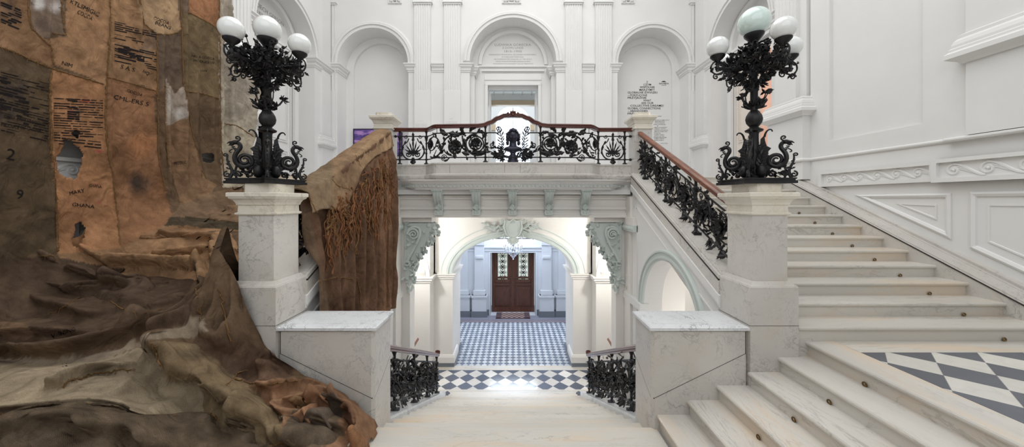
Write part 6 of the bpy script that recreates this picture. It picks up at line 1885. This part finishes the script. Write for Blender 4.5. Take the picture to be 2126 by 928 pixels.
wc = stain(wc, pxa, pya, 284, 380, 20, 22, (44, 38, 36), .9, .35); wc = stain(wc, pxa, pya, 300, 385, 18, 24, (60, 48, 42), .5)
wc = stain(wc, pxa, pya, 25, 190, 30, 30, (46, 40, 38), .7, 1.2); wc = stain(wc, pxa, pya, 12, 240, 26, 14, (44, 38, 36), .75, 1.2); wc = stain(wc, pxa, pya, 310, 95, 20, 26, (70, 62, 56), .55, 1.2)
wc = stain(wc, pxa, pya, 292, 300, 30, 26, (152, 96, 52), .5); wc = stain(wc, pxa, pya, 20, 25, 22, 22, (76, 62, 52), .6, 1.3); wc = stain(wc, pxa, pya, 160, 230, 10, 14, (56, 44, 40), .7, .8)
wc = stain(wc, pxa, pya, 178, 210, 14, 4, (120, 40, 40), .7, .5); wc = stain(wc, pxa, pya, 145, 235, 5, 14, (118, 44, 42), .5, .7); wc = stain(wc, pxa, pya, 205, 314, 10, 3, (126, 40, 40), .8, .4); wc = stain(wc, pxa, pya, 200, 384, 8, 3, (120, 42, 40), .6, .5); wc = stain(wc, pxa, pya, 205, 420, 8, 4, (120, 42, 40), .6, .5)
grid_mesh('sacking', PA, wc, keepA, wd, M['jute'], .008)
SA = Surf(PA, keepA)
ra = random.Random(17)
seam_mesh(SA, SEAMS_A, ra, wd, .009)
# printed marks
def mark(b, x0, y0, x1, y1, w_, surf=SA):
    n = max(1, int(math.hypot(x1 - x0, y1 - y0) / 7)); L = math.hypot(x1 - x0, y1 - y0) or 1
    nx, ny = -(y1 - y0) / L * w_ / 2, (x1 - x0) / L * w_ / 2; prev = None
    for i in range(n + 1):
        t = i / n; x, y = x0 + (x1 - x0) * t, y0 + (y1 - y0) * t
        a, c = surf.at(x + nx, y + ny, .010), surf.at(x - nx, y - ny, .010)
        if a is None or c is None: prev = None; continue
        if prev and (a - prev[0]).length < .3: b.add([prev[0], a, c, prev[1]], [(0, 1, 2, 3)])
        prev = (a, c)
def hatch(x0, x1, y0, y1, n, slope, dens=.7, w_=(1.0, 2.4)):
    b = MB()
    for k in range(n):
        y = y0 + (y1 - y0) * k / n; x = x0
        while x < x1:
            L = ra.uniform(8, 40)
            if ra.random() < dens: mark(b, x, y + slope * (x - x0), min(x + L, x1), y + slope * (min(x + L, x1) - x0), ra.uniform(*w_))
            x += L + ra.uniform(1, 6)
    if b.v: b.build('printed_lines', M['clothink'], wd, kind='stuff')
hatch(112, 214, 204, 290, 17, .05, .75); hatch(140, 165, 208, 250, 9, .1, .8, (2, 4)); hatch(2, 100, 150, 275, 24, .24, .6); hatch(0, 60, 160, 250, 14, .25, .6, (2, 5)); hatch(238, 325, 45, 130, 20, .22, .6); hatch(245, 300, 92, 122, 8, .25, .5, (2, 4)); hatch(2, 45, 5, 50, 9, .4, .6, (1.5, 4)); hatch(110, 210, 285, 303, 3, .1, .8, (1.5, 2.5))
def cloth_text(txt, x, y, h, wd_, ang, root, surf):
    b = MB(); ca, sa = math.cos(ang), math.sin(ang)
    def fn(u, v, d):
        px, py = x + u * ca + v * sa, y + u * sa - v * ca
        p = surf.at(px, py, .011); return p if p is not None else (0, 0, -99)
    o = text_mesh([(txt, 0, 0, h, wd_, 'l')], lambda u, v, d: (u, v, 0), M['clothink'], 'tmp')
    me = o.data; vs = [fn(v_.co.x, v_.co.y, 0) for v_ in me.vertices]
    ok = [tuple(v)[2] > -90 for v in vs]
    fs = [tuple(p.vertices) for p in me.polygons if all(ok[i] for i in p.vertices)]
    bpy.data.objects.remove(o)
    if fs: b.add(vs, fs); b.build('stamped_lettering', M['clothink'], root)
for a in (('CML-ERS 5', 236, 205, 9, 74, .22), ('COCOA', 263, 190, 6, 34, .33), ('KTLSMIGIC', 145, 6, 9, 66, .45), ('COCOA', 160, 28, 9, 34, .45), ('GHANA COCOA BOARD', 8, 245, 8, 76, .2), ('PRODUCE OF GHANA', 2, 262, 8, 84, .16), ('2', 12, 330, 24, 18, .2), ('9', 34, 412, 20, 14, .1), ('MARY', 145, 405, 8, 32, -.2), ('GHANA', 150, 428, 8, 46, .1), ('GHANA', 185, 388, 7, 26, .1), ('NIM', 128, 134, 8, 22, .3), ('COCOA', 318, 40, 7, 34, .35), ('BEANS', 322, 50, 7, 34, .35),
          ('NIG A COCOA', 398, 118, 5, 48, .14), ('PRODUCE OF', 402, 128, 5, 44, .12), ('LOME', 416, 148, 4, 14, .1), ('PRODUCE', 362, 342, 6, 28, -.1), ('COCO', 288, 180, 5, 12, .2), ('S A S', 250, 142, 9, 30, .25), ('HQ', 296, 150, 7, 14, .5)):
    cloth_text(*a, wd, SA)
# ---- B: the cloth spilling over landing, steps and flight
fd_ = thing('floor_drape', 'crumpled patched jute sack cloth flowing over the left stairs and landing', 'sack cloth', (-3.6, 3.6, FL))
x_ = np.arange(-5.72, -1.25, .0155); y_ = np.arange(1.0, 7.34, .0155)
GX, GY = np.meshgrid(x_, y_, indexing='ij')
st_ = np.where(GX > -1.52, 0, np.minimum(np.ceil((-GX - 1.515) / .3125), 6) * R_)
line = np.clip((-GX - 1.36) * .496, 0, FL)
fl_ = np.where((GY > 3.50), FL + np.ceil(np.clip((GY - 3.505) / T_, 0, 13)) * R_, 0)
flline = np.where(GY > 3.2, FL + np.clip((GY - 3.25), 0, 9) * .49 + .02, 0)
base = np.maximum(np.maximum(st_ + .012, line + .03), np.where(GX < -2.9, np.maximum(fl_ + .012, flline), 0))
base = np.minimum(base, UP + .05)
# soften
def blur(a, k):
    for ax in (0, 1):
        c = np.cumsum(np.pad(a, [(k + 1, k) if i == ax else (0, 0) for i in (0, 1)], mode='edge'), axis=ax)
        a = (np.take(c, range(2 * k + 1, c.shape[ax]), axis=ax) - np.take(c, range(0, c.shape[ax] - 2 * k - 1), axis=ax)) / (2 * k + 1)
    return a
bs = blur(base, 7); base = np.maximum(bs + .02, np.maximum(st_, np.where(GX < -3.0, fl_, 0)) + .014)
h = base.copy()
h += .20 * np.exp(-((GY - 3.62) / .42) ** 2) * (GX > -3.1) * np.clip((-GX - 1.30) / .25, 0, 1) * (GY < 3.6)
rr_ = np.hypot(GX + 3.0, (GY - 3.60)); th_ = np.arctan2(GY - 3.6, GX + 3.0)
h += .92 * np.exp(-rr_ / .33) * np.clip(1.25 - np.abs(GY - 3.5) * .55, 0, 1) * (1 - .75 * np.clip((GY - 3.6) / .6, 0, 1)) * np.clip((-2.60 - GX) / .14, 0, 1)
h += .075 * np.cos(th_ * 15 + 5 * fbm(GX * 1.5, GY * 1.5, 2)) * np.exp(-rr_ / .7) * np.clip(rr_ / .25, 0, 1)
h += .5 * np.exp(-(GX + 5.74) / .16)
wx, wy = GX + .35 * fbm(GX * .9, GY * .9, 3), GY + .35 * fbm(GX * .9 + 50, GY * .9, 3)
pol = th_ + .25 * fbm(GX * 1.2, GY * 1.2, 3)
near = np.clip(1.6 - rr_ / 2.6, 0, 1) * np.clip(rr_ / .25, 0, 1)
h += .10 * near * crease(pol * 3.2 + 4, rr_ * .55 + 3, 2) + .04 * near * crease(pol * 8 + 4, rr_ * 1.1 + 9, 2)
h += .13 * crease(wx * .9 + wy * .5, wy * 2.2 - wx * .5) + .05 * crease(wx * 2.2 + wy * 1.2, wy * 4.4 - wx * 1.5) + .020 * crease(wx * 5, wy * 8) + .011 * crease(wx * 9 + wy * 4, wy * 15) + .004 * ridged(wx * 20, wy * 24)
heapm = np.clip((GX + 3.1) / .5, 0, 1)
h += heapm * (.10 * crease(wx * 3.4 + 3, wy * 3.4) + .04 * crease(wx * 8 + 3, wy * 8))
PB = np.stack([GX, GY, h], -1); pxb, pyb = proj(PB)
keep0 = ~((GX > -2.985) & (GY > 3.49)) & (GX < -1.40 + .08 * fbm(GY * 3, GY * 0, 3) + .12 * np.clip(3.2 - GY, 0, .4))
S0 = Surf(PB, keep0)
FOLDS = [([(0, 742), (100, 742), (163, 734), (247, 713), (315, 687), (394, 650), (457, 582), (490, 522)], .10, .05), ([(284, 703), (336, 666), (410, 613), (463, 556)], .08, .045), ([(184, 535), (221, 556), (294, 561), (368, 566), (420, 563)], .11, .045),
 ([(68, 598), (163, 613), (221, 603), (294, 582)], .07, .04), ([(320, 540), (420, 530), (473, 508)], .06, .035), ([(110, 561), (173, 577), (226, 598), (263, 603)], .08, .04), ([(126, 797), (189, 776), (273, 766)], .07, .035), ([(363, 776), (420, 834), (473, 887), (525, 897)], .07, .04),
 ([(325, 725), (378, 770), (447, 830), (540, 895)], .12, .10), ([(0, 855), (105, 845), (221, 840), (336, 871)], .05, .03), ([(30, 900), (158, 885), (260, 905), (340, 935)], .07, .06), ([(445, 733), (510, 724), (566, 730), (597, 764)], .10, .05), ([(458, 742), (535, 758), (566, 758), (579, 773)], .07, .03),
 ([(541, 808), (622, 798)], .07, .035), ([(594, 851), (659, 839), (706, 839)], .09, .04), ([(706, 845), (737, 857), (758, 888), (737, 919)], .11, .04), ([(603, 867), (659, 876), (715, 895)], .07, .035), ([(650, 857), (669, 817), (706, 826)], .08, .03), ([(0, 640), (60, 625), (120, 640), (200, 660)], .05, .06), ([(0, 700), (90, 690), (180, 700)], .05, .04),
 ([(300, 500), (380, 492), (440, 500), (490, 492)], .05, .04), ([(420, 560), (445, 620), (425, 690)], .08, .035), ([(470, 560), (480, 640), (470, 700)], .08, .03), ([(500, 560), (512, 620), (505, 690)], .07, .03), ([(400, 700), (450, 712), (520, 726)], .08, .04), ([(240, 440), (300, 455), (350, 500)], .03, .04), ([(0, 560), (60, 548), (140, 556)], .07, .05), ([(500, 900), (570, 915), (640, 905)], .07, .04), ([(560, 840), (590, 870), (600, 915)], .07, .035)]
for pl, amp, wdt in FOLDS:
    pts = []
    for (a, c), (a2, c2) in zip(pl, pl[1:]):
        for i in range(8):
            p = S0.at(a + (a2 - a) * i / 8, c + (c2 - c) * i / 8, 0)
            if p is not None: pts.append(p)
    if len(pts) < 2: continue
    A = np.array([(p.x, p.y) for p in pts])
    A[1:-1] = (A[:-2] + A[1:-1] * 2 + A[2:]) / 4
    dmin = np.full(GX.shape, 9.0); side_ = np.ones(GX.shape)
    for (a, c), (a2, c2) in zip(A, A[1:]):
        L2 = (a2 - a) ** 2 + (c2 - c) ** 2
        if L2 > .5 or L2 < 1e-9: continue
        sg_ = np.sign((a2 - a) * (GY - c) - (c2 - c) * (GX - a))
        t = np.clip(((GX - a) * (a2 - a) + (GY - c) * (c2 - c)) / L2, 0, 1)
        dd_ = np.hypot(GX - a - t * (a2 - a), GY - c - t * (c2 - c)); side_ = np.where(dd_ < dmin, sg_, side_); dmin = np.minimum(dmin, dd_)
    front = side_ < 0         # side turned to the stairs foot: the fold drops off steeply there
    wv = wdt * np.where(front, .7, 1.25) * (1 + .4 * fbm(GX * 3, GY * 3, 2))
    h += (2.0 * amp * np.exp(-(dmin / wv) ** 2) - np.where(front, .55, .15) * amp * np.exp(-((dmin - 2.2 * wv) / (wv * .9)) ** 2)) * np.clip((rr_ - .2) / .5, 0, 1)
h = np.maximum(h, np.maximum(st_, np.where(GX < -3.0, fl_, 0)) + .012)
h = np.maximum(blur(blur(h, 1), 1), np.maximum(st_, np.where(GX < -3.0, fl_, 0)) + .008)
edgef = np.clip((-1.40 - GX) / .10, 0, 1); h = st_ * (1 - edgef ** .5) + h * edgef ** .5 + .01
hf = np.clip(h - blur(h, 11), -.05, .12) * np.clip((rr_ - .25) / .4, 0.5, 1)
PB = np.stack([GX + .02 * fbm(GX * 6, GY * 6, 2) + .35 * hf * (GX < -3.1), GY - 1.15 * np.maximum(hf, -.02), h], -1); qx, qy = PB[..., 0], PB[..., 1]
under = np.maximum(np.where(qx > -1.52, 0, np.minimum(np.ceil((-qx - 1.515) / .3125), 6) * R_), np.where((qx < -2.7) & (qy > 3.49), np.minimum(FL + np.ceil(np.clip((qy - 3.50) / T_, 0, 13)) * R_, UP), 0))
PB[..., 2] = np.where(qx < -1.62, np.maximum(PB[..., 2], under + .018), PB[..., 2]); pxb, pyb = proj(PB)
cb = sack_colours(blur(pxb, 3), blur(pyb, 3), 11.0, GX * 1.4, GY * 1.4)
cb = stain(cb, pxb, pyb, 440, 500, 50, 9, (58, 48, 42), .7, 1.2); cb = stain(cb, pxb, pyb, 400, 735, 40, 14, (62, 52, 40), .6, 1.0); cb = stain(cb, pxb, pyb, 470, 770, 36, 12, (64, 54, 42), .6, 1.0)
grid_mesh('sacking', PB, cb, keep0, fd_, M['jute'])
SB = Surf(PB, keep0)
seam_mesh(SB, SEAMS_B, ra, fd_, .0055)
# separate torn sacks lying on top
OVER = [([(318, 712), (395, 708), (450, 745), (510, 790), (560, 850), (622, 900), (600, 918), (560, 926), (480, 862), (420, 805), (345, 785)], (98, 82, 59), .035),
 ([(0, 862), (60, 846), (225, 838), (330, 868), (430, 862), (440, 880), (530, 897), (560, 960), (0, 960)], (74, 62, 48), .03),
 ([(596, 862), (640, 812), (668, 790), (690, 800), (668, 842), (650, 866)], (124, 88, 60), .04),
 ([(650, 866), (662, 826), (684, 812), (706, 824), (708, 852), (690, 870), (668, 874)], (80, 68, 57), .06),
 ([(706, 842), (735, 850), (758, 880), (762, 905), (740, 925), (722, 905), (724, 880)], (126, 88, 56), .05),
 ([(600, 868), (650, 872), (700, 882), (715, 905), (690, 928), (640, 915), (612, 890)], (82, 70, 56), .05),
 ([(448, 735), (520, 716), (575, 728), (600, 765), (585, 780), (520, 778), (470, 758)], (76, 56, 43), .045),
 ([(540, 806), (622, 792), (640, 800), (620, 816), (560, 822)], (122, 94, 62), .04),
 ([(440, 880), (470, 885), (560, 925), (560, 940), (500, 935)], (72, 60, 47), .04),
 ([(690, 795), (735, 815), (756, 840), (735, 850), (700, 830)], (104, 74, 52), .05),
 ([(120, 560), (200, 556), (290, 572), (330, 600), (250, 622), (170, 612)], (70, 55, 43), .04),
 ([(280, 500), (340, 478), (480, 484), (494, 500), (440, 545), (330, 552), (220, 540)], (126, 95, 64), .03),
 ([(395, 560), (440, 540), (470, 600), (452, 650), (420, 680), (400, 640)], (82, 64, 48), .04)]
for poly, c_, off_ in OVER:
    pl_ = []
    for (a, c), (a2, c2) in zip(poly, poly[1:] + poly[:1]):
        for q in range(4):
            p = SB.at(a + (a2 - a) * q / 4, min(c + (c2 - c) * q / 4, 950), 0)
            if p is not None: pl_.append((p.x, p.y))
    if len(pl_) < 3: continue
    j1, j2 = fbm(GX * 5 + off_ * 100, GY * 5, 3) * .10, fbm(GX * 5, GY * 5 + off_ * 77, 3) * .10
    kp = keep0 & inpoly(GX + j1, GY + j2, pl_) & (rr_ > .85)
    # stay on the faces turned to the front, not on ground hidden behind other folds
    mk_ = blur(blur(kp.astype(float), 4), 3); kp = keep0 & (mk_ > .22)
    PO = PB.copy(); PO[..., 2] += off_ * np.clip((mk_ - .5) * 5, -1.2, 1) + .03 * fbm(GX * 5 + off_ * 90, GY * 7, 3) * np.clip((mk_ - .5) * 5, 0, 1) ; PO[..., 1] -= off_ * .3 * np.clip(mk_, 0, 1)
    co = np.zeros(PO.shape); co[:] = toplin(c_); co *= (1 + .8 * fbm(pxb * .05, pyb * .06, 5))[..., None]
    if kp.sum() > 60: grid_mesh('loose_sack', PO, co, kp, fd_, M['jute'], .014)
ib = MB()
cloth_text('COCOA', 300, 512, 9, 44, -.1, fd_, SB); cloth_text('WINING', 108, 702, 9, 52, -.3, fd_, SB); cloth_text('N', 130, 762, 8, 10, -.2, fd_, SB)
for k in range(26):
    x, y = ra.uniform(370, 470), ra.uniform(484, 516); mark(ib, x, y, x + ra.uniform(8, 22), y - ra.uniform(3, 12), ra.uniform(1, 2.5), SB)
ib.build('printed_lines', M['clothink'], fd_, kind='stuff')
# ---- C: the cloth over the left railing
rd_ = thing('railing_drape', 'torn brown jute cloth with rusty tangled strands draped over the left railing', 'sack cloth', (-2.5, 5.4, 2.0))
nU, nV = 190, 260
U = np.linspace(0, 1, nU)[:, None]; V_ = np.linspace(0, 1, nV)[None, :]
Yc_ = 4.07 + 2.70 * U
top = ZC - 1.945 + .49 * Yc_ + .03
# cross-section by arc length: over the rail and down the inner side
Ltot = top - .16
d = V_ * (Ltot + .55) - .55          # negative: outer side
Xo = np.where(d < -.10, -2.78 - .04 * (-d), np.where(d < .10, -2.65 + 1.3 * d, -2.50 + .02 * np.clip(d, 0, 1)))
Zo = np.where(d < -.10, top + (d + .10), np.where(d < .10, top + .035 * np.cos(d / .10 * PI / 2), top - (d - .10)))
fold = .075 * np.sin(Yc_ * 17 + 2.2 * fbm(Yc_ * 1.5 + 0 * d, d * .8, 3) * 3) + .03 * np.sin(Yc_ * 37 + d * 1.5) + .03 * fbm(Yc_ * 5 + 0 * d, d * 3, 4)
amt = np.clip((d - .15) / .5, 0, 1)
Xc = np.where(d > .3, np.maximum(Xo + amt * (.07 + fold), -2.435), Xo + amt * (.07 + fold)); Zc_ = Zo + .02 * fbm(Yc_ * 4, d * 4, 3)
Xc = np.where(d < .35, Xo + .02 * fbm(Yc_ * 6, d * 6, 3) + .035 * (d > .05), Xc)
Xc = Xc - .13 * np.exp(-(Yc_ - 4.07) / .22) * np.clip((Zc_ - (ZC - 2.80 + .49 * Yc_)) / .25, 0, 1)
PC = np.stack([Xc, Yc_ + .015 * fbm(Yc_ * 3, d * 3, 2) + 0 * d, Zc_], -1)
pxc, pyc = proj(PC)
cc_ = np.zeros(PC.shape); cc_[:] = toplin((88, 64, 47))
cc_[inpoly(pxc, pyc, [(745, 330), (812, 280), (812, 660), (790, 660), (788, 360)])] = toplin((104, 76, 55))
cc_[inpoly(pxc, pyc, [(600, 420), (640, 430), (690, 660), (600, 660)])] = toplin((84, 66, 50))
cc_ *= (1 + .7 * fbm(pxc * .03, pyc * .012, 5))[..., None]
cc_ = stain(cc_, pxc, pyc, 722, 530, 8, 18, (58, 44, 40), .5, .6); cc_ = stain(cc_, pxc, pyc, 640, 590, 12, 30, (112, 96, 80), .5, .8)
Ltb = .34 + .05 * np.sin(Yc_ * 3) + .22 * np.exp(-((Yc_ - 4.75) / .35) ** 2)
keepC = (d > -.5) & ((d < .25) | (np.abs(fbm(Yc_ * 8, d * 2, 2)) < 9))
grid_mesh('sacking', PC, cc_, keepC, rd_, M['jute'], .006)
SC = Surf(PC, keepC & (d > 0))
# turned-over upper band
V2 = np.linspace(0, 1, 70)[None, :]
d2 = V2 * (.62 + Ltb) - .60
Xb = np.where(d2 < -.10, -2.81 - .04 * (-d2), np.where(d2 < .10, -2.65 + 1.6 * d2, -2.49 + .10 * np.clip((d2 - .1) / .4, 0, 1)))
Zb2 = np.where(d2 < -.10, top + (d2 + .10), np.where(d2 < .10, top + .02 + .045 * np.cos(d2 / .10 * PI / 2), top + .02 - (d2 - .10)))
yb_ = Yc_ + 0 * d2
Xb = Xb + (.03 * fbm(yb_ * 5, d2 * 5, 3) + .018 * ridged(yb_ * 7 + d2 * 6, d2 * 3) + .03 * np.exp(-((yb_ - 6.1) / .05) ** 2) + .03 * np.exp(-((yb_ - 6.45 + d2 * .2) / .04) ** 2)) * (d2 > -.1)
PD = np.stack([Xb, yb_ - .06 * np.clip(d2, 0, 1) * np.sin(yb_ * 2), Zb2 + .02 * fbm(yb_ * 4, d2 * 2, 3)], -1)
pxd, pyd = proj(PD)
cd = np.zeros(PD.shape); cd[:] = toplin((112, 88, 63)); cd[inpoly(pxd, pyd, [(738, 320), (780, 280), (812, 280), (812, 350), (752, 360)])] = toplin((126, 101, 72)); cd[inpoly(pxd, pyd, [(600, 440), (600, 330), (690, 300), (690, 470)])] = toplin((104, 86, 64))
cd *= (1 + .5 * fbm(pxd * .04, pyd * .04, 5))[..., None]; cd = stain(cd, pxd, pyd, 722, 342, 9, 16, (72, 58, 48), .5, .6)
grid_mesh('folded_band', PD, cd, (d2 > -9) & (yb_ > 0), rd_, M['jute'], .010)
SD = Surf(PD, np.ones(PD.shape[:2], bool) & (d2 > 0))
rf = random.Random(99); b, b3 = MB(), MB()
for k in range(190):
    y = rf.uniform(4.3, 6.62)
    tp = ZC - 1.945 + .49 * y + .03 - .28
    z0 = tp - rf.uniform(.0, .75) * (0.3 + .9 * max(0, (y - 4.6) / 2))
    L = rf.uniform(.25, .85); x0 = -2.42 + rf.uniform(0, .09); pts = []; n_ = 22
    p1, p2, a1, a2 = rf.uniform(0, 6), rf.uniform(0, 6), rf.uniform(.02, .07), rf.uniform(.01, .03); dr = rf.uniform(-.12, .12)
    for i in range(n_):
        t = i / (n_ - 1)
        pts.append((x0 + .02 * math.sin(5 * t + p2) + .03 * t, y + dr * t + a1 * math.sin(7 * t + p1) + a2 * math.sin(23 * t + p2), z0 - L * t + .012 * math.sin(17 * t + p1)))
    r0 = rf.uniform(.004, .013)
    (b if k % 3 else b3).tube(pts, [r0 * rf.uniform(.6, 1.5) for _ in pts], 5)
    if rf.random() < .6:
        q = pts[rf.randrange(n_)]
        for j in range(4): b.tube([q, (q[0] + rf.uniform(0, .04), q[1] + rf.uniform(-.05, .05), q[2] - rf.uniform(.02, .08))], .003, 3)
for k in range(60):   # cross tangles
    y = rf.uniform(4.5, 6.5); tp = ZC - 1.945 + .49 * y - .3; z0 = tp - rf.uniform(.02, .8)
    pts = [(-2.40 + .03 * math.sin(i * 1.7 + k), y + i * .03 * (1 if k % 2 else -1), z0 + .03 * math.sin(i * .9 + k) - .004 * i) for i in range(9)]
    b.tube(pts, .009, 5)
b.build('tangled_strands', M['twined'], rd_, True, kind='stuff'); b3.build('frayed_strands', M['twine'], rd_, True, kind='stuff')
seam_mesh(SC, [[(640, 590), (700, 575), (745, 580)], [(790, 440), (806, 455)], [(745, 585), (750, 640)], [(806, 350), (806, 640)]], ra, rd_, .009)
seam_mesh(SD, [[(690, 372), (700, 385), (730, 395)], [(738, 322), (752, 350)], [(640, 405), (660, 450), (690, 462)]], ra, rd_, .008)
